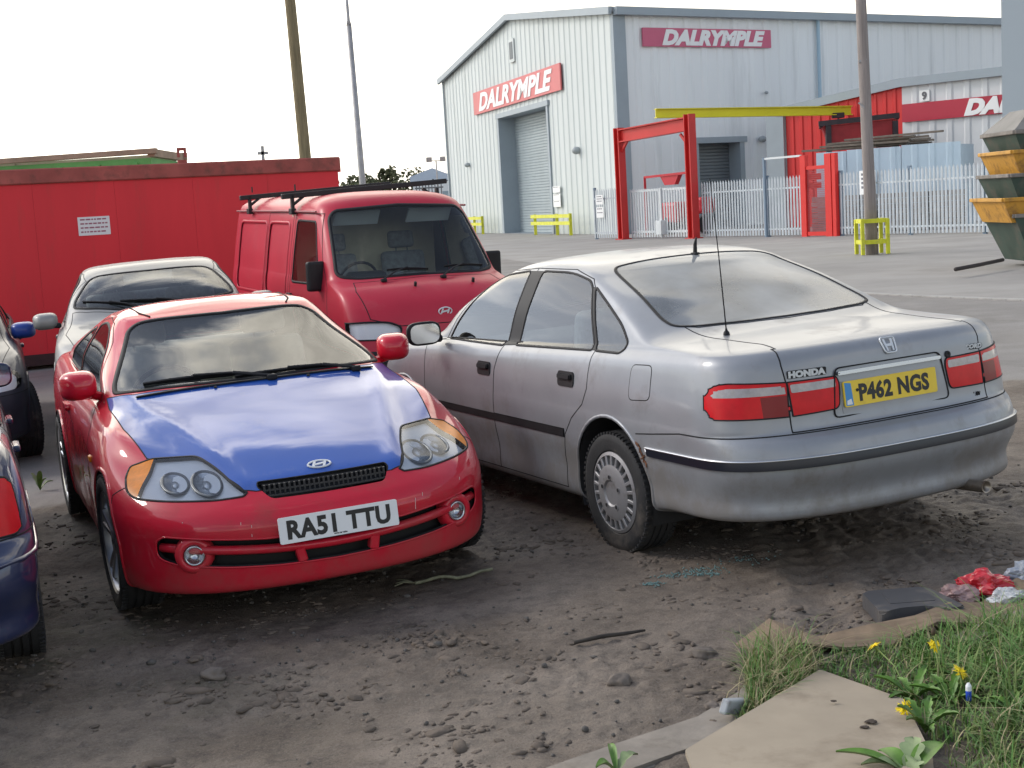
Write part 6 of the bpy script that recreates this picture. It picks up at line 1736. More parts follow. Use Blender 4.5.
    e = empty('lamp_post', (-5.80, 60, 0)); tag(e, 'slim grey metal lamp post beside the wooden pole', 'lamp post')
    GV = pbr('galvanised', (.36, .35, .35), .55, metal=.4, var=.15, vscale=3)
    bm = new(); tube(bm, [(0, 0, -.2), (-.03, 0, 2.7), (-.14, 0, 9.55)], [.15, .14, .11], 12); obj('column', bm, GV, e, smooth=True)
    bm = new(); tube(bm, [(-.14, 0, 9.5), (-.145, 0, 9.7), (-.2, 0, 14)], [.12, .07, .055], 10); tube(bm, [(-.2, 0, 14), (.3, -.3, 14.3), (1.0, -.8, 14.35)], .05, 8); box(bm, (1.3, -1.0, 14.34), (.7, .28, .14), (0, 0, -.7), bev=.04); obj('upper_arm', bm, GV, e, smooth=True)
    e = empty('telegraph_pole', (8.85, 33.8, .02)); tag(e, 'weathered pole with a yellow guard around its foot', 'pole')
    WG = pbr('grey_pole_wood', (.27, .235, .22), .9, var=.2, vscale=3, stretch=(6, 6, .4), bump=.005, bscale=12)
    bm = new(); tube(bm, [(0, 0, -.2), (-.03, 0, 1.6), (-.13, 0, 6.2), (-.19, 0, 9)], [.15, .14, .125, .115], 14); obj('shaft', bm, WG, e, smooth=True)
    bm = new(); bar(bm, (-.23, -.06, 4.55), (-.05, -.10, 4.6), .05, .05); bar(bm, (-.10, -.1, 3.45), (-.26, -.08, 3.6), .04, .04); obj('step_iron', bm, GV, e)
    YL = pbr('safety_yellow', (.62, .62, .035), .5, var=.15, vscale=4, dirt=(.25, .23, .12), dirt_amt=.25, dirt_scale=5)
    e = empty('pole_guard', (8.85, 33.8, .02)); tag(e, 'yellow square steel guard round the weathered pole', 'pole guard'); q = .30
    for x, y in ((-q, -q), (q, -q), (q, q), (-q, q)):
        bm = new(); box(bm, (x, y, .42), (.085, .085, .84), bev=.006); obj('post', bm, YL, e)
    for z in (.80, .30):
        for a, b in (((-q, -q), (q, -q)), ((q, -q), (q, q)), ((q, q), (-q, q)), ((-q, q), (-q, -q))):
            v = (Vector(b)-Vector(a)).normalized()*.045
            bm = new(); bar(bm, (a[0]+v.x, a[1]+v.y, z), (b[0]-v.x, b[1]-v.y, z), .05, .10); obj('rail', bm, YL, e)
    # far left: trees, shed, lights, cross
    rr = random.Random(21); LM = [pbr('far_leaf', (.085, .095, .045), .8, var=.3, vscale=1.5), pbr('far_leaf_light', (.15, .15, .075), .8)]; TK = pbr('bark', (.09, .07, .05), .9)
    for (px, y, zt, w, cr, lb) in ((352, 120, 4.5, 1.5, 2.2, 'rounded far tree just left of the lamp post foot'), (367, 125, 5.0, 1.1, 1.8, 'small far tree hidden partly by the lamp post'), (381, 122, 4.9, 1.0, 1.8, 'low round far tree right of the lamp post'),
                                   (396, 128, 5.6, .7, 2.4, 'thin upright far tree left of its twin'), (405, 128, 5.8, .8, 2.5, 'thin upright far tree nearest the round dark tree'), (427, 126, 5.4, 1.9, 2.3, 'broad dark far tree above the little blue-roofed shed')):
        x = (px-512)/1400*y*1.0 - .0; z0 = 0; e = empty('tree', (x, y, 0)); tag(e, lb, 'tree', 'trees far behind the van')
        bm = new(); tube(bm, [(0, 0, 0), (.05, 0, zt*.4), (.1, .05, zt*.8)], [.16, .12, .04], 7)
        for k in range(4): a = k*1.6; tube(bm, [(.05, 0, zt*(.4+.08*k)), (math.cos(a)*w*.5, math.sin(a)*w*.5, zt*(.6+.08*k))], [.06, .02], 5)
        obj('trunk', bm, TK, e); bm = new(); tree_leaves(bm, (0, 0, zt*.60), (w*1.05, w*1.05, zt*.42), 620, rr); obj('crown', bm, LM, e)
    e = empty('shed', (-6.2, 112, 0)); tag(e, 'small pale shed with a bluish pitched roof beyond the van', 'shed')
    bm = new(); box(bm, (.9, 2, 1.9), (3.2, 5, 3.8)); obj('wall', bm, pbr('shed_wall', (.62, .66, .68), .7), e)
    bm = new(); prism(bm, [(-.9, 3.9), (2.8, 3.9), (2.8, 4.1), (.9, 4.9), (-.9, 4.3)], -5, .5, Matrix(((1, 0, 0, 0), (0, 0, -1, 0), (0, 1, 0, 0), (0, 0, 0, 1)))); fixn(bm); obj('roof', bm, pbr('shed_roof', (.40, .48, .58), .5), e)
    for k in range(3): bm = new(); box(bm, (-.2+k*1.1, -.52, 2.6), (.8, .06, .9)); obj('window', bm, pbr('shed_glass', (.25, .33, .38), .2), e)
    e = empty('metal_gate', (-5.05, 100, 0)); tag(e, 'dark barred gate beyond the van beside the warehouse', 'gate'); bm = new()
    for k in range(9): bar(bm, (-.9+k*.22, 0, .1), (-.9+k*.22, 0, 3.4), .07, .07)
    for z in (.5, 3.2): bar(bm, (-1, 0, z), (1, 0, z), .08, .1)
    obj('bars', bm, pbr('gate_dark', (.10, .11, .12), .6), e)
    e = empty('floodlight_pole', (-4.62, 104, 0)); tag(e, 'thin pole with two small floodlights left of the warehouse', 'floodlight'); bm = new(); tube(bm, [(0, 0, 0), (0, 0, 5.2)], .05, 8); bar(bm, (-.5, 0, 5.2), (.5, 0, 5.2), .05, .05); obj('pole', bm, GV, e)
    for s in (-1, 1): bm = new(); box(bm, (s*.5, -.1, 5.3), (.42, .2, .34), (.3, 0, 0), bev=.03); obj('lamp_head', bm, GV, e)
    e = empty('red_car_far', (-6.0, 100, 0)); tag(e, 'bright red low vehicle far beyond the van roof', 'vehicle'); bm = new(); prism(bm, round_poly([(-2, .3), (2, .3), (2, 1.0), (1.2, 1.1), (.7, 1.55), (-.9, 1.6), (-1.6, 1.1), (-2, 1.0)], .15), -.8, .8, Matrix(((1, 0, 0, 0), (0, 0, -1, 0), (0, 1, 0, 0), (0, 0, 0, 1)))); fixn(bm); obj('body', bm, CR, e)
    e.name = 'far_car'
    for s in (-1.2, 1.2): bm = new(); lathe(bm, [(.001, -.1), (.3, -.1), (.3, .1), (.001, .1)], 16, 'y', (s, -.75, .3)); obj('wheel', bm, BLACK, e)
    bm = new(); prism(bm, [(-.8, 1.12), (.65, 1.12), (.5, 1.46), (-.7, 1.5)], .8, .82, Matrix(((1, 0, 0, 0), (0, 0, -1, 0), (0, 1, 0, 0), (0, 0, 0, 1)))); obj('window', bm, GLASS, e)
    e = empty('cross_post', (-9.95, 60, 0)); tag(e, 'small grey post with a cross-shaped head above the red container', 'post'); bm = new(); tube(bm, [(0, 0, 0), (0, 0, 4.1)], .06, 8); obj('post', bm, GV, e)
    bm = new(); bar(bm, (0, 0, 4.0), (0, 0, 4.75), .12, .12, up=(0, 1, 0)); bar(bm, (-.22, 0, 4.45), (.22, 0, 4.45), .12, .13); obj('cross_head', bm, GV, e)
# ------------------------------------------------------------------ warehouse, lean-to, gantry, fence
WL, WC, WD_ = Vector((-3.437, 97, 0)), Vector((5.618, 66, 0)), Vector((28.377, 80, 0))
GU = (WC-WL).normalized(); LU = (WD_-WC).normalized()
GN_ = Vector((GU.y, -GU.x, 0)); LN_ = Vector((LU.y, -LU.x, 0))     # outward normals
GABLE_L = (WC-WL).length
def corrugated(bm, O, u, n, s0, s1, zb, zt, pitch, depth=.05, holes=()):
    """profiled sheet from s0 to s1 along u; zb/zt constants or functions of s"""
    fb = zb if callable(zb) else (lambda s: zb); ft = zt if callable(zt) else (lambda s: zt)
    prof = [(0, 0), (.56, 0), (.66, 1), (.90, 1), (1.0, 0)]
    S = []
    s = s0
    while s < s1-1e-6:
        for a, h in prof[:-1]:
            ss = s+a*pitch
            if ss < s1: S.append((ss, h*depth))
        s += pitch
    S.append((s1, 0))
    cuts = sorted({x for h in holes for x in (h[0], h[1])})
    for c in cuts:
        if s0 < c < s1: S.append((c, 0))
    S.sort()
    for (a, ha), (b, hb) in zip(S[:-1], S[1:]):
        if b-a < 1e-5: continue
        m = (a+b)/2; spans = [(fb, ft)]
        for h in holes:
            if h[0] <= m <= h[1]:
                spans = [((lambda s, z=h[3]: z), ft)] + ([(fb, (lambda s, z=h[2]: z))] if h[2] > fb(m)+.01 else [])
        for f0, f1 in spans:
            q = [O+u*a+n*ha+Vector((0, 0, f0(a))), O+u*b+n*hb+Vector((0, 0, f0(b))), O+u*b+n*hb+Vector((0, 0, f1(b))), O+u*a+n*ha+Vector((0, 0, f1(a)))]
            bm.faces.new([bm.verts.new(p) for p in q])
    return bm
def build_works():
    CLAD = pbr('cladding_sun_offset', (.56, .60, .59), .5, spec=.3, var=.05, vscale=.3, dirt=(.42, .44, .42), dirt_amt=.25, dirt_scale=.9, stretch=(1.2, 1.2, .12))  # gable copy of the cladding, darkened in colour to offset strong sun
    CLADB = pbr('cladding_shade_lifted', (.78, .80, .80), .5, spec=.3, var=.05, vscale=.3, dirt=(.58, .60, .60), dirt_amt=.25, dirt_scale=.9, stretch=(1.2, 1.2, .12))  # same cladding, lightened in colour to lift the shaded long wall
    TRIM = pbr('grey_flashing', (.30, .35, .385), .5, var=.05, vscale=1); DOORM = pbr('shutter_grey', (.33, .38, .40), .5, metal=.2, var=.06, vscale=1)
    e = empty('warehouse', WL); tag(e, 'big white profiled-steel warehouse with a tall roller shutter in its gable', 'building')
    O = Vector((0, 0, 0)); C = WC-WL; rs, rz, ez = 16.3, 12.15, 10.2
    top = lambda s: ez+(rz-ez)*(1-abs(s-rs)/(rs if s < rs else GABLE_L-rs))
    dr = (12.7, 22.1, -1, 6.8)
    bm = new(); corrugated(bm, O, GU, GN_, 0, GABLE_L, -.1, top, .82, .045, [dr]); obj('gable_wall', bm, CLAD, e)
    bm = new(); sd = (4.55, 7.45, -1, 4.1); LEN = 34.0
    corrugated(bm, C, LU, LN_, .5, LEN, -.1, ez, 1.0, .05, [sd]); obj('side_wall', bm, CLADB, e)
    # inner shell closes the building
    bk = -GN_
    q = [O-GN_*.03, C-GN_*.03-LN_*.03, C+LU*LEN-LN_*.03, O+LU*LEN]
    bm = new(); vb = [bm.verts.new(p+Vector((0, 0, -.1))) for p in q]; vt = [bm.verts.new(p+Vector((0, 0, ez-.2))) for p in q]
    for i in (1, 2, 3)[1:]:
        j = (i+1) % 4; bm.faces.new((vb[i], vb[j], vt[j], vt[i]))
    fixn(bm); obj('back_wall', bm, CLADB, e)
    # roof: two slopes with a rolled edge
    R0 = GU*rs+Vector((0, 0, rz+.12)); EL = Vector((0, 0, ez+.1))-GU*.45; ER = C+Vector((0, 0, ez+.1))+LN_*.25
    for a, b in ((R0, EL), (R0, ER)):
        bm = new(); sh = GN_*.35; v = LU*(LEN+.4)
        lo = [a+sh, a+v, b+v, b+sh]; hexa(bm, [p+Vector((0, 0, -.1)) for p in lo], [p+Vector((0, 0, .12)) for p in lo]); fixn(bm); obj('roof', bm, pbr('roof_sheet', (.33, .36, .38), .5), e)
    bm = new()
    for a, b in ((R0, EL), (R0, ER)): bar(bm, a+GN_*.30-Vector((0, 0, .05)), b+GN_*.30-Vector((0, 0, .05)), .16, .34)
    obj('barge_board', bm, TRIM, e)
    bm = new(); bar(bm, C+LN_*.28+Vector((0, 0, ez+.02))-LU*.1, C+LU*LEN+LN_*.28+Vector((0, 0, ez+.02)), .3, .36); obj('eaves_gutter', bm, TRIM, e)
    bm = new(); hexa(bm, [C+GN_*.10-GU*.12, C+GN_*.10+LN_*.12, C+LU*.60+LN_*.10, C+LU*.6, C-GU*.12], [p+Vector((0, 0, ez-.1)) for p in (C+GN_*.10-GU*.12, C+GN_*.10+LN_*.12, C+LU*.60+LN_*.10, C+LU*.6, C-GU*.12)]); fixn(bm); obj('corner_flashing', bm, TRIM, e)
    bm = new(); bar(bm, O+GN_*.08+Vector((0, 0, 0)), O+GN_*.08+Vector((0, 0, ez)), .2, .1, up=GN_); obj('corner_trim', bm, TRIM, e)
    def shutter(O_, u, n, s0, s1, zt, dep, name, mat):
        d = obj_empty = None
        bm = new(); z = 0.0; hgt = .16
        while z < zt-.02:
            z1 = min(zt, z+hgt); pts = [(0, z), (-.035, z+.03), (-.035, z1-.03), (0, z1)]
            for (o0, a), (o1, b) in zip(pts[:-1], pts[1:]):
                qd = [O_+u*s0-n*(dep+o0)+Vector((0, 0, a)), O_+u*s1-n*(dep+o0)+Vector((0, 0, a)), O_+u*s1-n*(dep+o1)+Vector((0, 0, b)), O_+u*s0-n*(dep+o1)+Vector((0, 0, b))]
                bm.faces.new([bm.verts.new(p) for p in qd])
            z = z1
        d = obj(name, bm, mat, e)
        for s in (s0, s1):
            bm = new(); hexa(bm, [O_+u*(s-.14)+n*.09, O_+u*(s+.14)+n*.09, O_+u*(s+.14)-n*(dep+.05), O_+u*(s-.14)-n*(dep+.05)], [p+Vector((0, 0, zt)) for p in (O_+u*(s-.14)+n*.09, O_+u*(s+.14)+n*.09, O_+u*(s+.14)-n*(dep+.05), O_+u*(s-.14)-n*(dep+.05))]); fixn(bm); obj('door_jamb', bm, TRIM, d)
        bm = new(); b4 = [O_+u*(s0-.3)+n*.13+Vector((0, 0, zt)), O_+u*(s1+.3)+n*.13+Vector((0, 0, zt)), O_+u*(s1+.3)-n*(dep+.05)+Vector((0, 0, zt)), O_+u*(s0-.3)-n*(dep+.05)+Vector((0, 0, zt))]; hexa(bm, b4, [p+Vector((0, 0, .28)) for p in b4]); fixn(bm); obj('door_head', bm, TRIM, d)
        bm = new(); b4 = [O_+u*s0+Vector((0, 0, .006)), O_+u*s1+Vector((0, 0, .006)), O_+u*s1-n*(dep+.1)+Vector((0, 0, .006)), O_+u*s0-n*(dep+.1)+Vector((0, 0, .006))]; bm.faces.new([bm.verts.new(p) for p in b4]); obj('door_sill', bm, TRIM, d)
    shutter(O, GU, GN_, dr[0], dr[1], dr[3], .95, 'roller_shutter', DOORM); shutter(C, LU, LN_, sd[0], sd[1], sd[3], .8, 'roller_shutter', pbr('shutter_dark', (.20, .225, .24), .5, metal=.2))
    bm = new(); p = C+LU*12.7+LN_*.16; tube(bm, [p+Vector((0, 0, 0)), p+Vector((0, 0, ez-.1))], .09, 8); obj('downpipe', bm, pbr('downpipe_blue', (.36, .50, .60), .5), e)
    def lamp(p, n, u, r=.2):
        bm = new(); g = bmesh.ops.create_uvsphere(bm, u_segments=14, v_segments=8, radius=r)['verts']; bmesh.ops.transform(bm, matrix=Matrix.Translation(p+n*.18) @ Matrix.Diagonal((1, 1, .8, 1)), verts=g); obj('wall_lamp', bm, pbr('lamp_housing', (.33, .36, .37), .5), e, smooth=True)
    lamp(GU*5.5+Vector((0, 0, 4.4)), GN_, GU); lamp(GU*26.8+Vector((0, 0, 4.2)), GN_, GU, .24); lamp(C+LU*8.7+Vector((0, 0, 4.2)), LN_, LU); lamp(C+LU*9.06+Vector((0, 0, 6.47)), LN_, LU, .1)
    bm = new(); F = frame_from(GU*16.4+GN_*.10+Vector((0, 0, 10.35)), GU, (0, 0, 1)); prism(bm, rrect(1.0, 1.3, .05), -.05, .03, F); v = obj('gable_vent', bm, CLAD, e)
    bm = new(); prism(bm, rrect(.62, .95, .03), .03, .05, F); obj('vent_louvre', bm, pbr('louvre_dark', (.15, .17, .18), .6), v)
    # signs
    SR = pbr('sign_red', (.57, .13, .135), .5, var=.07, vscale=.8, dirt=(.52, .20, .19), dirt_amt=.15, dirt_scale=.6); SW = pbr('sign_white', (.80, .80, .79), .5); SP = pbr('sign_red_side', (.54, .11, .19), .5, var=.05, vscale=.8)
    def sign(Fm, w, h, mat, tsize, xs, lb, tx=0.0, bold=.055, sheer=.3, body='DALRYMPLE'):
        bm = new(); prism(bm, rrect(w, h, .02), -.05, .03, Fm); s = obj('sign', bm, mat); tag(s, lb, 'sign', 'red signs on the warehouse buildings')
        me = text_mesh(body, tsize, .012, bold, sheer, xs, 1.02); me.transform(Fm @ Matrix.Translation((tx, 0, .043))); obj('lettering', me, SW, s); return s
    sign(frame_from(WL+GU*16.35+GN_*.14+Vector((0, 0, 8.06)), GU, (0, 0, 1)), 17.0, 1.36, SR, 1.42, 1.80, 'red sign with white slanted letters above the tall roller shutter')
    sign(frame_from(WC+LU*5.53+LN_*.12+Vector((0, 0, 9.08)), LU, (0, 0, 1)), 7.95, .86, SP, .92, 1.22, 'red sign with white slanted letters under the eaves of the long side', tx=.35)
    # lean-to with a red end
    P, K, Rr = Vector((12.6, 62, 0)), Vector((16.55, 58, 0)), Vector((24.6, 50.0, 0)); ru = (K-P).normalized(); rn = Vector((ru.y, -ru.x, 0)); wu = (Rr-K).normalized(); wn = Vector((wu.y, -wu.x, 0))
    e2 = empty('lean_to', P); tag(e2, 'low side building with a bright red end wall and white front', 'building'); Pk, Rk = K-P, Rr-P; zl, zk = 5.0, 5.62
    REDC = pbr('red_cladding', (.58, .022, .022), .45, var=.06, vscale=.5); zt = lambda s: zl+(zk-zl)*s/Pk.length
    bm = new(); corrugated(bm, Vector((0, 0, 0)), ru, rn, 0, Pk.length, -.1, zt, .45, .04); obj('red_wall', bm, REDC, e2)
    bm = new(); corrugated(bm, Pk, wu, wn, 0, (Rk-Pk).length, -.1, zk, .75, .04); obj('white_wall', bm, pbr('lean_white', (.60, .62, .63), .5, var=.04, vscale=.5), e2)
    back1, back2 = Vector((3.4, 9.2, 0)), Vector((16.5, 3.0, 0))
    bm = new(); pts = [(Vector((0, 0, zl)), 0), (Pk+Vector((0, 0, zk)), 0), (Rk+Vector((0, 0, zk)), 0), (back2+Vector((0, 0, zk)), 0), (back1+Vector((0, 0, zl+.3)), 0)]
    hexa(bm, [p-Vector((0, 0, .05))+(rn+wn)*.05 for p, _ in pts], [p+Vector((0, 0, .1))+(rn+wn)*.05 for p, _ in pts]); fixn(bm); obj('roof', bm, pbr('roof_sheet', (.33, .36, .38), .5), e2)
    bm = new(); bar(bm, Vector((-.3, .3, zl+.03))+rn*.14, Pk+rn*.14+Vector((0, 0, zk+.08)), .12, .34); bar(bm, Pk+wn*.16+Vector((0, 0, zk+.08)), Rk+wn*.16+Vector((0, 0, zk+.08)), .12, .34); obj('fascia', bm, TRIM, e2)
    bm = new(); a = -rn*.02+Vector((0, 0, 0)); bar(bm, Vector((-.35, .35, 0)), Vector((-.35, .35, zl)), .9, .3, up=rn); obj('end_pier', bm, TRIM, e2)
    F = frame_from(P+Pk+wu*4.0+wn*.09+Vector((0, 0, 4.46)), wu, (0, 0, 1))
    s = sign(F, 7.9, .72, pbr('band_red', (.42, .018, .045), .4, var=.1, vscale=.5), .80, 1.22, 'dark red band with white slanted letters on the low white building', tx=1.55)
    F = frame_from(P+Pk+wu*1.05+wn*.08+Vector((0, 0, 5.08)), wu, (0, 0, 1)); bm = new(); prism(bm, rrect(.44, .44, .02), -.02, .02, F); s = obj('number_sign', bm, SW); tag(s, 'small white square number sign above the dark red band', 'sign'); me = text_mesh('9', .40, .01, .02); me.transform(F @ Matrix.Translation((0, 0, .031))); obj('lettering', me, pbr('sign_ink', (.12, .12, .13), .5), s)
    F = frame_from(P+Pk+wu*3.55+wn*.07+Vector((0, 0, 2.45)), wu, (0, 0, 1)); bm = new()
    prism(bm, [(-1.0, -.8), (1.0, -.8), (1.0, .8), (-1.0, .8)], -.05, .02, F); w = obj('window', bm, pbr('window_pale', (.45, .52, .50), .15, spec=.6), e2)
    bm = new()
    for a, b, t in (((-1.0, -.85), (-1.0, .85), .14), ((-1.0, .82), (1.0, .82), .10), ((1.0, -.85), (1.0, .85), .08), ((-1.0, -.82), (1.0, -.82), .12), ((0, -.8), (0, .8), .05)): bar(bm, F @ Vector((*a, .04)), F @ Vector((*b, .04)), t, .06, up=wn)
    obj('window_frame', bm, pbr('frame_dark', (.04, .045, .05), .5), w)
    # steel hopper in front of the red wall
    HD = pbr('hopper_dark', (.035, .025, .03), .6, var=.3, vscale=3); HR = pbr('hopper_red', (.30, .02, .025), .6, var=.2, vscale=2)
    hb_ = Vector((12.62, 55.3, 0)); hu = Vector((2.85, -.35, 0)); e3 = empty('steel_hopper', hb_); tag(e3, 'dark steel hopper frame standing against the red end wall', 'hopper')
    bm = new(); hexa(bm, [Vector((.35, 0, 3.2)), hu*.9+Vector((0, 0, 3.2)), hu*.9+Vector((.3, 1.2, 3.2)), Vector((.6, 1.3, 3.2))], [Vector((0, 0, 4.02)), hu+Vector((0, 0, 4.14)), hu+Vector((.4, 1.8, 4.14)), Vector((.4, 1.9, 4.02))]); fixn(bm); obj('hopper_body', bm, HR, e3)
    bm = new(); bar(bm, Vector((-.12, -.05, 4.12)), hu+Vector((.08, -.05, 4.26)), .16, .20); bar(bm, hu+Vector((0, -.05, 4.22)), hu+Vector((.45, 1.8, 4.22)), .14, .18); bar(bm, Vector((0, 0, 4.08)), Vector((.4, 1.9, 4.08)), .14, .18); obj('rim', bm, HD, e3)
    for a in (Vector((.25, -.03, 0)), hu*.97+Vector((0, -.03, 0))): bm = new(); bar(bm, a, a+Vector((0, 0, 4.05)), .20, .2); obj('leg', bm, HD, e3)
    # yellow runway beam
    YB = pbr('beam_yellow', (.68, .62, .015), .45, var=.06, vscale=1, dirt=(.45, .38, .05), dirt_amt=.1, dirt_scale=2)
    a, b = Vector((6.40, 57.3, 5.0)), Vector((14.80, 59.4, 4.78)); e4 = empty('runway_beam', a); tag(e4, 'long bright yellow steel beam running out from the red wall', 'beam'); v = b-a
    bm = new(); bar(bm, Vector((0, 0, 0)), v, .05, .30); bar(bm, Vector((0, 0, .17)), v+Vector((0, 0, .17)), .30, .035); bar(bm, Vector((0, 0, -.17)), v+Vector((0, 0, -.17)), .30, .035); obj('beam', bm, YB, e4)
    bm = new(); bar(bm, v-Vector((0, 0, .2)), Vector((v.x, v.y, -5.0)), .22, .22); obj('column', bm, REDC, e4)
    bm = new(); c = v*.93+Vector((0, -.05, -.2)); box(bm, c, (.5, .25, .22), bev=.03); tube(bm, [c, c+Vector((0, 0, -.35))], .03, 6); obj('hoist', bm, HD, e4)
    # gantry
    FA, FU = Vector((3.84, 60.8, 0)), Vector((.499, -.8665, 0)); FN = Vector((-.8665, -.499, 0))
    RG = pbr('gantry_red', (.52, .022, .02), .45, var=.08, vscale=.8, dirt=(.40, .07, .05), dirt_amt=.12, dirt_scale=1.5)
    e5 = empty('gantry_frame', FA+FU*2.85+FN*.35); tag(e5, 'bright red steel goal-post frame standing over the palisade gates', 'gantry'); w = 4.72
    def ibeam(bm, a, b, wd, dp, up):
        a, b = Vector(a), Vector(b); x = (b-a).normalized(); up = Vector(up); s = up.cross(x).normalized()
        bar(bm, a, b, .05, dp, up=up)
        for k in (-1, 1): bar(bm, a+up*k*dp/2, b+up*k*dp/2, wd, .05, up=up)
    for s, z in ((0, 4.55), (w, 4.72)):
        bm = new(); ibeam(bm, FU*s+Vector((0, 0, 0)), FU*s+Vector((0, 0, z)), .32, .30, FU); box(bm, FU*s+Vector((0, 0, .02)), (.5, .5, .04), (0, 0, -1.05)); obj('post', bm, RG, e5)
    bm = new(); ibeam(bm, FU*.17+Vector((0, 0, 4.22)), FU*(w-.17)+Vector((0, 0, 4.36)), .30, .48, (0, 0, 1)); obj('cross_beam', bm, RG, e5)
    for s, d in ((.17, 1), (w-.17, -1)): bm = new(); bar(bm, FU*s+Vector((0, 0, 3.6)), FU*(s+d*.42)+Vector((0, 0, 4.0)), .08, .10); obj('knee_brace', bm, RG, e5)
    # palisade fence in four runs, each with pales, rails and posts
    GVF = pbr('palisade_galv', (.46, .50, .53), .5, metal=.2, var=.12, vscale=2); GVL = pbr('palisade_gate', (.58, .61, .62), .5, metal=.1, var=.08, vscale=2); PB = pbr('post_blue_grey', (.16, .22, .29), .5)
    def run(name, s0, s1, lb, mat, posts, rails=(.28, 1.72), h=2.15, pitch=.158, cat='fence', gate=False):
        o = FA+FU*s0; e6 = empty(name, o); tag(e6, lb, cat, None if gate else 'palisade fence runs'); L = s1-s0
        bm = new(); n = int(L/pitch)
        for k in range(n+1):
            c = FU*(k*L/n); hw = .047
            for sg in (-1, 1):                     # W-shaped pale, pointed
                p0, p1 = c+FN*.03, c+FU*sg*hw+FN*.012
                zt0 = h; q = [p0+Vector((0, 0, .06)), p1+Vector((0, 0, .06)), p1+Vector((0, 0, h-.10)), p0+Vector((0, 0, h))]
                q2 = [p-FN*.006 for p in q]
                vs = [bm.verts.new(p) for p in q]; vt = [bm.verts.new(p) for p in q2]
                bm.faces.new(vs); bm.faces.new(vt[::-1])
                for i in range(4): bm.faces.new((vs[i], vt[i], vt[(i+1) % 4], vs[(i+1) % 4]))
        fixn(bm); obj('pales', bm, mat, e6)
        for z in rails: bm = new(); bar(bm, Vector((0, 0, z))-FN*.015, FU*L+Vector((0, 0, z))-FN*.015, .05, .06 if not gate else .09); obj('rail', bm, mat, e6)
        for ps in posts: bm = new(); bar(bm, FU*(ps-s0)-FN*.06, FU*(ps-s0)-FN*.06+Vector((0, 0, h+.05)), .11, .10, up=FN); obj('post', bm, PB, e6)
        return e6
    run('palisade_fence', .25, 2.55, 'short run of grey palisade left of the red gantry, with white notices', GVF, (.25, 2.5)); g = run('palisade_gate', 3.0, 7.2, 'pair of pale steel palisade gates between the red gantry posts', GVL, (), (.28, 1.95), 2.05, .175, 'gate', True)
    for z in (): pass
    bm = new(); bar(bm, FU*2.1+FN*.05+Vector((0, 0, .05)), FU*2.1+FN*.05+Vector((0, 0, 2.0)), .10, .04, up=FN); obj('meeting_stile', bm, GVL, g)
    bm = new(); box(bm, FU*2.15+FN*.07+Vector((0, 0, .45)), (.36, .36, .55), (0, 0, -1.05)); obj('lock_box', bm, GVL, g)
    run('palisade_fence', 7.75, 13.25, 'grey palisade run between the red gantry and the red gate frame', GVF, (11.45,)); run('palisade_fence', 15.1, 27.0, 'grey palisade run right of the red gate frame, crossing behind the weathered pole', GVF, (15.2, 18.3, 21.3, 24.3))
    e7 = empty('sliding_gate_frame', FA+FU*11.45); tag(e7, 'blue-grey tall post with a thin pale rail beside the red gate frame', 'gate frame'); bm = new(); bar(bm, FN*.06, FN*.06+Vector((0, 0, 2.85)), .09, .09, up=FN); obj('post', bm, PB, e7); bm = new(); bar(bm, FN*.06+Vector((0, 0, 2.80)), FU*1.95+FN*.06+Vector((0, 0, 2.80)), .06, .07); obj('top_rail', bm, GVL, e7)
    e8 = empty('pedestrian_gate', FA+FU*13.5+FN*.1); tag(e8, 'bright red turnstile-like gate frame with a mesh door in the palisade line', 'gate')
    BR = pbr('gate_red', (.62, .018, .015), .45, var=.05)
    for s, wd in ((.08, .26), (1.32, .30), (1.6, .16)):
        bm = new(); bar(bm, FU*s, FU*s+Vector((0, 0, 2.80)), wd, .16, up=FN); obj('post', bm, BR, e8)
    for z, hh in ((2.36, .12), (.10, .14)): bm = new(); bar(bm, FU*.2+Vector((0, 0, z)), FU*1.25+Vector((0, 0, z)), .10, hh); obj('rail', bm, BR, e8)
    bm = new()
    for k in range(26): s = .22+k*.04; bar(bm, FU*s+Vector((0, 0, .16)), FU*s+Vector((0, 0, 2.3)), .006, .014)
    for k in range(30): z = .2+k*.07; bar(bm, FU*.2+Vector((0, 0, z)), FU*1.25+Vector((0, 0, z)), .006, .012)
    obj('mesh_door', bm, pbr('mesh_red', (.42, .10, .11), .5), e8)
    for z in (1.75, 2.05): bm = new(); bar(bm, FU*.25-FN*.05+Vector((0, 0, z)), FU*.85-FN*.05+Vector((0, 0, z)), .04, .20); obj('red_panel', bm, BR, e8)
    # notices on the fence
    def notice(c, w, h, lb, rows=3, ink=(.10, .10, .12), u=FU, n_=FN):
        F = frame_from(c, u, (0, 0, 1)); bm = new(); prism(bm, rrect(w, h, .01), -.01, .006, F); s = obj('notice', bm, SW); tag(s, lb, 'notice'); bm = new(); q = random.Random(int(c.x*100))
        for r_ in range(rows):
            x = -w*.38
            while x < w*.34:
                ww = q.uniform(.08, .22)*w; z = h*(.34-.72*r_/max(rows, 1)); prism(bm, [(x, z-h*.05), (x+ww, z-h*.05), (x+ww, z+h*.05), (x, z+h*.05)], .006, .009, F); x += ww+w*.05
        obj('lettering', bm, pbr('notice_dark', (.18, .18, .2), .6), s)
    notice(FA+FU*.85+FN*.12+Vector((0, 0, 1.68)), .52, .40, 'upper white notice on the left end of the palisade'); notice(FA+FU*.85+FN*.12+Vector((0, 0, 1.15)), .52, .44, 'lower white notice on the left end of the palisade', 2)
    notice(FA+FU*16.62+FN*.12+Vector((0, 0, 1.75)), .72, .78, 'white notice on the palisade just behind the weathered pole', 4)
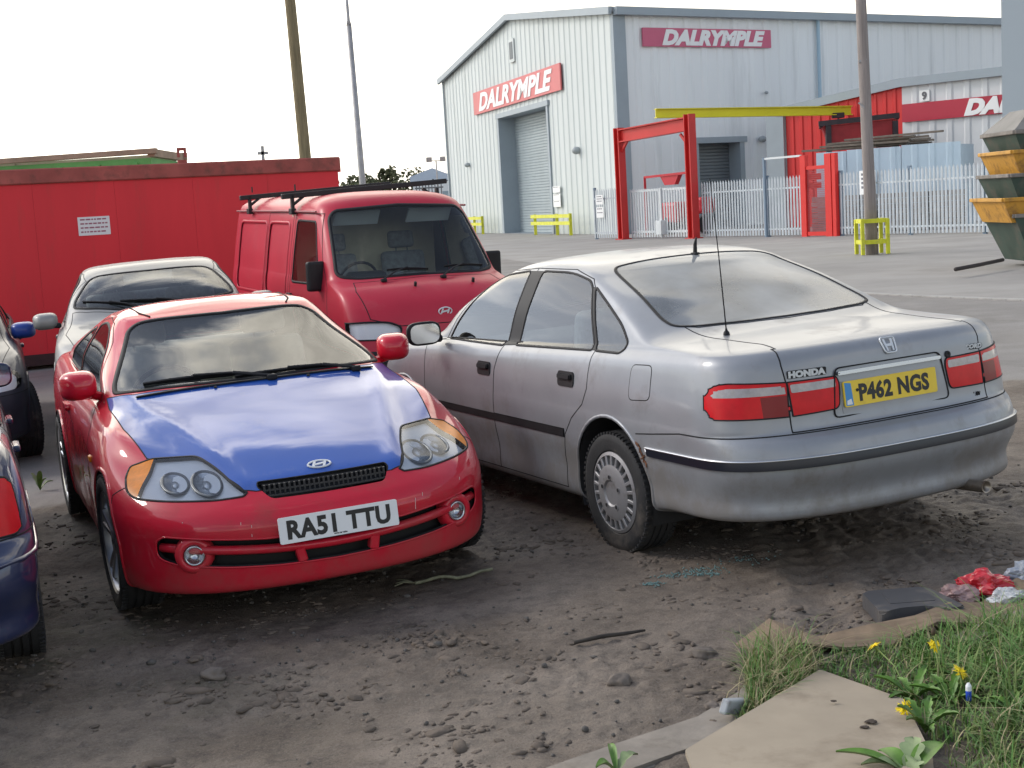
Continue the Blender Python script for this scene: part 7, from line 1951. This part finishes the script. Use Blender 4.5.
    for k, z in enumerate((2.35, 1.95, 1.6)): notice(WL+GU*23.2+GN_*.14+Vector((0, 0, z)), 1.2, .34, ('top', 'middle', 'bottom')[k]+' one of three white notices beside the tall roller shutter', 1, u=GU)
    # red machine behind the gates
    mb = Vector((7.3, 62.2, 0)); e9 = empty('lifting_machine', mb); tag(e9, 'red machine with a raised frame behind the palisade gates', 'machine'); MR = pbr('machine_red', (.50, .015, .03), .45)
    bm = new(); u9 = Vector((.52, -.85, 0)); 
    for s in (0, 3.4): bar(bm, u9*s-Vector((.9, -.5, 0)), u9*s-Vector((.9, -.5, 0))+Vector((0, 0, 2.55+s*.02)), .10, .10)
    bar(bm, -Vector((.9, -.5, 0))+Vector((0, 0, 2.55)), u9*3.4-Vector((.9, -.5, 0))+Vector((0, 0, 2.62)), .10, .10); obj('raised_frame', bm, MR, e9)
    bm = new(); c = u9*1.75-Vector((.9, -.5, 0)); hexa(bm, [c-u9*.35+Vector((0, 0, 2.15)), c+u9*.35+Vector((0, 0, 2.15)), c+u9*.35+Vector((.2, .2, 2.15)), c-u9*.35+Vector((.2, .2, 2.15))], [c-u9*.65+Vector((0, 0, 2.55)), c+u9*.65+Vector((0, 0, 2.57)), c+u9*.65+Vector((.2, .2, 2.57)), c-u9*.65+Vector((.2, .2, 2.55))]); fixn(bm); obj('head_plate', bm, MR, e9)
    bm = new(); box(bm, u9*1.2+Vector((-.3, .3, .95)), (1.2, 1.1, .9), (0, 0, -1.0), bev=.15); box(bm, u9*2.9+Vector((-.3, .3, 1.2)), (.9, .8, .7), (0, 0, -1.0), bev=.12); obj('machine_body', bm, MR, e9)
    for s in (.8, 2.2, 3.2): bm = new(); lathe(bm, [(.001, -.12), (.38, -.12), (.42, 0), (.38, .12), (.001, .12)], 18, 'y', u9*s+Vector((-.4, -.2, .42))); obj('wheel', bm, BLACK, e9)
    # blue container, blocks and timber behind the fence
    BLc = pbr('blue_container', (.42, .53, .62), .5, var=.07, vscale=.8, dirt=(.38, .44, .48), dirt_amt=.15, dirt_scale=1); q0, q1 = Vector((11.55, 51.6, 0)), Vector((16.0, 49.0, 0)); bu = (q1-q0).normalized(); bnn = Vector((bu.y, -bu.x, 0)); BL_ = (q1-q0).length
    e10 = empty('blue_container', q0); tag(e10, 'pale blue steel container behind the palisade, topped with timber', 'container')
    for k, (a, b) in enumerate(((0, .22), (.22, .60), (.60, 1.0))):
        bm = new(); corrugated(bm, Vector((0, 0, 0)), bu, bnn, BL_*a, BL_*b-.02, .1, 2.92+.03*k, .6, .02); obj('side_panel', bm, BLc, e10)
    bm = new(); hexa(bm, [bu*.02-bnn*.05, bu*(BL_-.04)-bnn*.05, bu*(BL_-.04)-bnn*2.2, bu*.02-bnn*2.2], [p+Vector((0, 0, 2.9)) for p in (bu*.02-bnn*.05, bu*(BL_-.04)-bnn*.05, bu*(BL_-.04)-bnn*2.2, bu*.02-bnn*2.2)]); fixn(bm); obj('box_body', bm, BLc, e10)
    TB = pbr('old_timber', (.17, .145, .12), .9, var=.35, vscale=4, stretch=(1, 1, 6)); rr = random.Random(4)
    for k in range(16):
        lay = k//5; a = rr.uniform(-.9, .6)+(.9 if lay else 0); L = rr.uniform(2.6, 3.6); o = -bnn*(.1+.32*(k % 5)); z = 3.02+lay*.09+rr.uniform(-.01, .02)
        bm = new(); bar(bm, bu*a+o+Vector((0, 0, z)), bu*(a+L)+o+bnn*rr.uniform(-.15, .15)+Vector((0, 0, z+rr.uniform(-.02, .07))), .20, .07); t = obj('plank', bm, TB); t.location = q0; tag(t, 'grey-brown plank in the loose timber pile on the blue container', 'plank', 'planks piled on the blue container')
    BK = pbr('grey_blocks', (.30, .29, .28), .9, var=.25, vscale=3)
    k = 0
    for col in range(9):
        bm = new()
        for lay in range(7): box(bm, (0, 0, .11+lay*.19), (.52+rr.uniform(-.03, .03), .5, .165), (0, 0, -.53+rr.uniform(-.05, .05)))
        o = obj('block_stack', bm, BK); o.location = q0+bu*(.35+col*.60)+bnn*.75; tag(o, 'waist-high stack of grey blocks between the palisade and the blue container', 'block stack', 'block stacks behind the palisade')
    # yellow barriers in front of the gable
    YL = pbr('safety_yellow', (.62, .62, .035), .5)
    for s0, s1, lb in ((21.6, 28.0, 'yellow double-rail barrier right of the tall roller shutter'), (5.7, 11.6, 'yellow double-rail barrier left of the tall roller shutter')):
        o = WL+GU*s0+GN_*1.0; e11 = empty('crash_barrier', o); tag(e11, lb, 'barrier', 'yellow barriers by the shutter'); L = s1-s0
        for s in (.3, L/2+.8, L-.3): bm = new(); box(bm, GU*s+Vector((0, 0, .55)), (.16, .16, 1.1)); obj('post', bm, YL, e11)
        for z in (.98, .62): bm = new(); bar(bm, GU*0+GN_*.12+Vector((0, 0, z)), GU*L+GN_*.12+Vector((0, 0, z)), .07, .18); obj('rail', bm, YL, e11)
    # white building at the right edge
    e12 = empty('white_building', (14.3, 40, 0)); tag(e12, 'tall white clad building whose corner cuts the right edge', 'building'); fu = Vector((.97, -.24, 0)); fn = Vector((fu.y, -fu.x, 0)); su = Vector((.37, .93, 0)); sn = Vector((-su.y, su.x, 0))
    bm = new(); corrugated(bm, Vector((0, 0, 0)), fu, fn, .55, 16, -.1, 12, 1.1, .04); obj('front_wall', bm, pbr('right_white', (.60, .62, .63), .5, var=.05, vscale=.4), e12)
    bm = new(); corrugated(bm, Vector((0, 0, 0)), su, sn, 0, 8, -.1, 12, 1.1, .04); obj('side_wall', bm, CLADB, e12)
    bm = new(); hexa(bm, [sn*.06, fu*.58+fn*.06+Vector((0, -.02, 0)), fu*.58-fn*.1, su*.3], [p+Vector((0, 0, 12.0)) for p in (sn*.06, fu*.58+fn*.06+Vector((0, -.02, 0)), fu*.58-fn*.1, su*.3)]); fixn(bm); obj('corner_flashing', bm, pbr('light_flashing', (.42, .47, .50), .5), e12)
    bm = new(); hexa(bm, [Vector((-.2, -.2, 12)), fu*16+fn*.2+Vector((0, 0, 12)), fu*16+su*8+Vector((0, 0, 12)), su*8+sn*.2+Vector((0, 0, 12))], [Vector((-.2, -.2, 12.3)), fu*16+fn*.2+Vector((0, 0, 12.3)), fu*16+su*8+Vector((0, 0, 12.3)), su*8+sn*.2+Vector((0, 0, 12.3))]); fixn(bm); obj('roof', bm, TRIM, e12)
build_ground()
build_yard()
build_works()
build_near_things()
build_grass()
build_saloon()
build_coupe()
build_van()
build_others()

def split_loose(o):
    """each separate piece of a trim mesh becomes a part of its own"""
    me = o.data; n = len(me.vertices); par = list(range(n))
    def f(a):
        while par[a] != a: par[a] = par[par[a]]; a = par[a]
        return a
    for e in me.edges:
        a, b = f(e.vertices[0]), f(e.vertices[1])
        if a != b: par[a] = b
    isl = {}
    for p in me.polygons: isl.setdefault(f(p.vertices[0]), []).append(p.index)
    # pieces closer than a hand belong together only when joined, so every island counts; crumbs are kept with the largest
    L = sorted(isl.values(), key=len, reverse=True)
    if len(L) < 2 or len(L) > 8: return
    co = [v.co.copy() for v in me.vertices]; polys = [(tuple(p.vertices), p.material_index, p.use_smooth) for p in me.polygons]
    for k, faces in enumerate(L):
        idx = {}; V = []; F = []
        for i in faces:
            q = []
            for v in polys[i][0]:
                if v not in idx: idx[v] = len(V); V.append(co[v])
                q.append(idx[v])
            F.append(q)
        m2 = bpy.data.meshes.new(o.name.split('.')[0]); m2.from_pydata(V, [], F); m2.update()
        for p, i in zip(m2.polygons, faces): p.use_smooth = polys[i][2]; p.material_index = polys[i][1]
        for m in me.materials: m2.materials.append(m)
        if k == 0: o.data = m2
        else:
            c = bpy.data.objects.new(o.name.split('.')[0], m2); COL.objects.link(c); c.parent = o.parent; c.matrix_parent_inverse = o.matrix_parent_inverse; c.matrix_basis = o.matrix_basis
for _o in list(bpy.data.objects):
    if _o.type == 'MESH' and _o.name.split('.')[0] in ('glass_trim', 'wheel_well_liner', 'pillar_cover', 'arch_lip', 'lamp_gasket', 'slot_lip', 'roof_joint', 'barge_board', 'pale_panel'): split_loose(_o)
# ------------------------------------------------------------------ light
SUN_EL, SUN_AZ = R(38), R(-72)      # azimuth from +Y towards +X
def make_world():
    w = bpy.data.worlds.new('World'); scene.world = w; w.use_nodes = True
    n, l = w.node_tree.nodes, w.node_tree.links
    bg = n['Background']; bg.inputs['Strength'].default_value = .15
    sky = n.new('ShaderNodeTexSky'); sky.sky_type = 'NISHITA'; sky.sun_disc = False
    sky.sun_elevation = SUN_EL; sky.sun_rotation = SUN_AZ; sky.dust_density = 1.0; sky.air_density = 1.0
    # broken cloud: bright towards the sun, creamy grey away from it, blue gaps overhead and behind the camera
    geo = n.new('ShaderNodeTexCoord')
    sep = n.new('ShaderNodeSeparateXYZ'); l.new(geo.outputs['Generated'], sep.inputs[0])
    pr = n.new('ShaderNodeMapping'); pr.inputs['Scale'].default_value = (1, 1, 2.1); pr.inputs['Location'].default_value = (7.3, 2.2, 4.1); l.new(geo.outputs['Generated'], pr.inputs['Vector'])
    nz = n.new('ShaderNodeTexNoise'); nz.inputs['Scale'].default_value = 2.1; nz.inputs['Detail'].default_value = 7; nz.inputs['Roughness'].default_value = .56
    nz.inputs['Distortion'].default_value = .25
    l.new(pr.outputs[0], nz.inputs['Vector'])
    sd = Vector((math.sin(SUN_AZ)*math.cos(SUN_EL), math.cos(SUN_AZ)*math.cos(SUN_EL), math.sin(SUN_EL)))
    dt = n.new('ShaderNodeVectorMath'); dt.operation = 'DOT_PRODUCT'; dt.inputs[1].default_value = sd; l.new(geo.outputs['Generated'], dt.inputs[0])
    bank = n.new('ShaderNodeVectorMath'); bank.operation = 'DOT_PRODUCT'; bank.inputs[1].default_value = (.137, .981, .139); l.new(geo.outputs['Generated'], bank.inputs[0])
    # a bank of cloud lies ahead, over the works
    cov = n.new('ShaderNodeMapRange'); l.new(bank.outputs['Value'], cov.inputs['Value'])
    cov.inputs['From Min'].default_value = .55; cov.inputs['From Max'].default_value = .93; cov.inputs['To Min'].default_value = -.05; cov.inputs['To Max'].default_value = .34
    ad = n.new('ShaderNodeMath'); ad.operation = 'ADD'; l.new(nz.outputs['Fac'], ad.inputs[0]); l.new(cov.outputs[0], ad.inputs[1])
    # fewer clouds overhead
    hi = n.new('ShaderNodeMapRange'); hi.interpolation_type = 'SMOOTHSTEP'; l.new(sep.outputs['Z'], hi.inputs['Value'])
    hi.inputs['From Min'].default_value = .40; hi.inputs['From Max'].default_value = .66; hi.inputs['To Max'].default_value = -.24
    ad2 = n.new('ShaderNodeMath'); ad2.operation = 'ADD'; l.new(ad.outputs[0], ad2.inputs[0]); l.new(hi.outputs[0], ad2.inputs[1]); ad = ad2
    zn = n.new('ShaderNodeMapRange'); zn.interpolation_type = 'SMOOTHSTEP'; l.new(sep.outputs['Z'], zn.inputs['Value'])
    zn.inputs['From Min'].default_value = .84; zn.inputs['From Max'].default_value = .94; zn.inputs['To Max'].default_value = .16
    ad3 = n.new('ShaderNodeMath'); ad3.operation = 'ADD'; l.new(ad.outputs[0], ad3.inputs[0]); l.new(zn.outputs[0], ad3.inputs[1]); ad = ad3
    ms = n.new('ShaderNodeMapRange'); ms.interpolation_type = 'SMOOTHSTEP'; l.new(ad.outputs[0], ms.inputs['Value'])
    ms.inputs['From Min'].default_value = .42; ms.inputs['From Max'].default_value = .60
    # brightness of the cloud
    br = n.new('ShaderNodeMapRange'); l.new(dt.outputs['Value'], br.inputs['Value']); br.interpolation_type = 'SMOOTHERSTEP'
    br.inputs['From Min'].default_value = -.1; br.inputs['From Max'].default_value = 1.0; br.inputs['To Min'].default_value = 8.4; br.inputs['To Max'].default_value = 18
    n2 = n.new('ShaderNodeTexNoise'); n2.inputs['Scale'].default_value = 2.6; n2.inputs['Detail'].default_value = 6; l.new(pr.outputs[0], n2.inputs['Vector'])
    sh = n.new('ShaderNodeMapRange'); l.new(n2.outputs['Fac'], sh.inputs['Value'])
    sh.inputs['From Min'].default_value = .35; sh.inputs['From Max'].default_value = .65; sh.inputs['To Min'].default_value = .40; sh.inputs['To Max'].default_value = 1.25
    bs = n.new('ShaderNodeMath'); bs.operation = 'MULTIPLY'; l.new(br.outputs[0], bs.inputs[0]); l.new(sh.outputs[0], bs.inputs[1]); br = bs
    warm = n.new('ShaderNodeMix'); warm.data_type = 'RGBA'; l.new(ms.outputs[0], warm.inputs['Factor'])
    warm.inputs['A'].default_value = (1.0, .99, .97, 1); warm.inputs['B'].default_value = (1.0, .94, .82, 1)
    cl = n.new('ShaderNodeVectorMath'); cl.operation = 'SCALE'; l.new(warm.outputs['Result'], cl.inputs[0]); l.new(br.outputs[0], cl.inputs['Scale'])
    mx = n.new('ShaderNodeMix'); mx.data_type = 'RGBA'; l.new(ms.outputs[0], mx.inputs['Factor']); hs = n.new('ShaderNodeHueSaturation'); hs.inputs['Saturation'].default_value = .68; l.new(sky.outputs[0], hs.inputs['Color']); l.new(hs.outputs[0], mx.inputs['A']); l.new(cl.outputs[0], mx.inputs['B'])
    l.new(mx.outputs['Result'], bg.inputs['Color'])
    s = bpy.data.lights.new('sun', 'SUN'); s.energy = .85; s.angle = R(14); s.color = (1, .95, .87)
    o = bpy.data.objects.new('sun', s); COL.objects.link(o)
    o.rotation_euler = sd.to_track_quat('Z', 'Y').to_euler()
    scene.view_settings.view_transform = 'Standard'; scene.view_settings.look = 'None'; scene.view_settings.gamma = 1
    scene.view_settings.exposure = 0.66
make_world()
scene.cycles.use_denoising = True
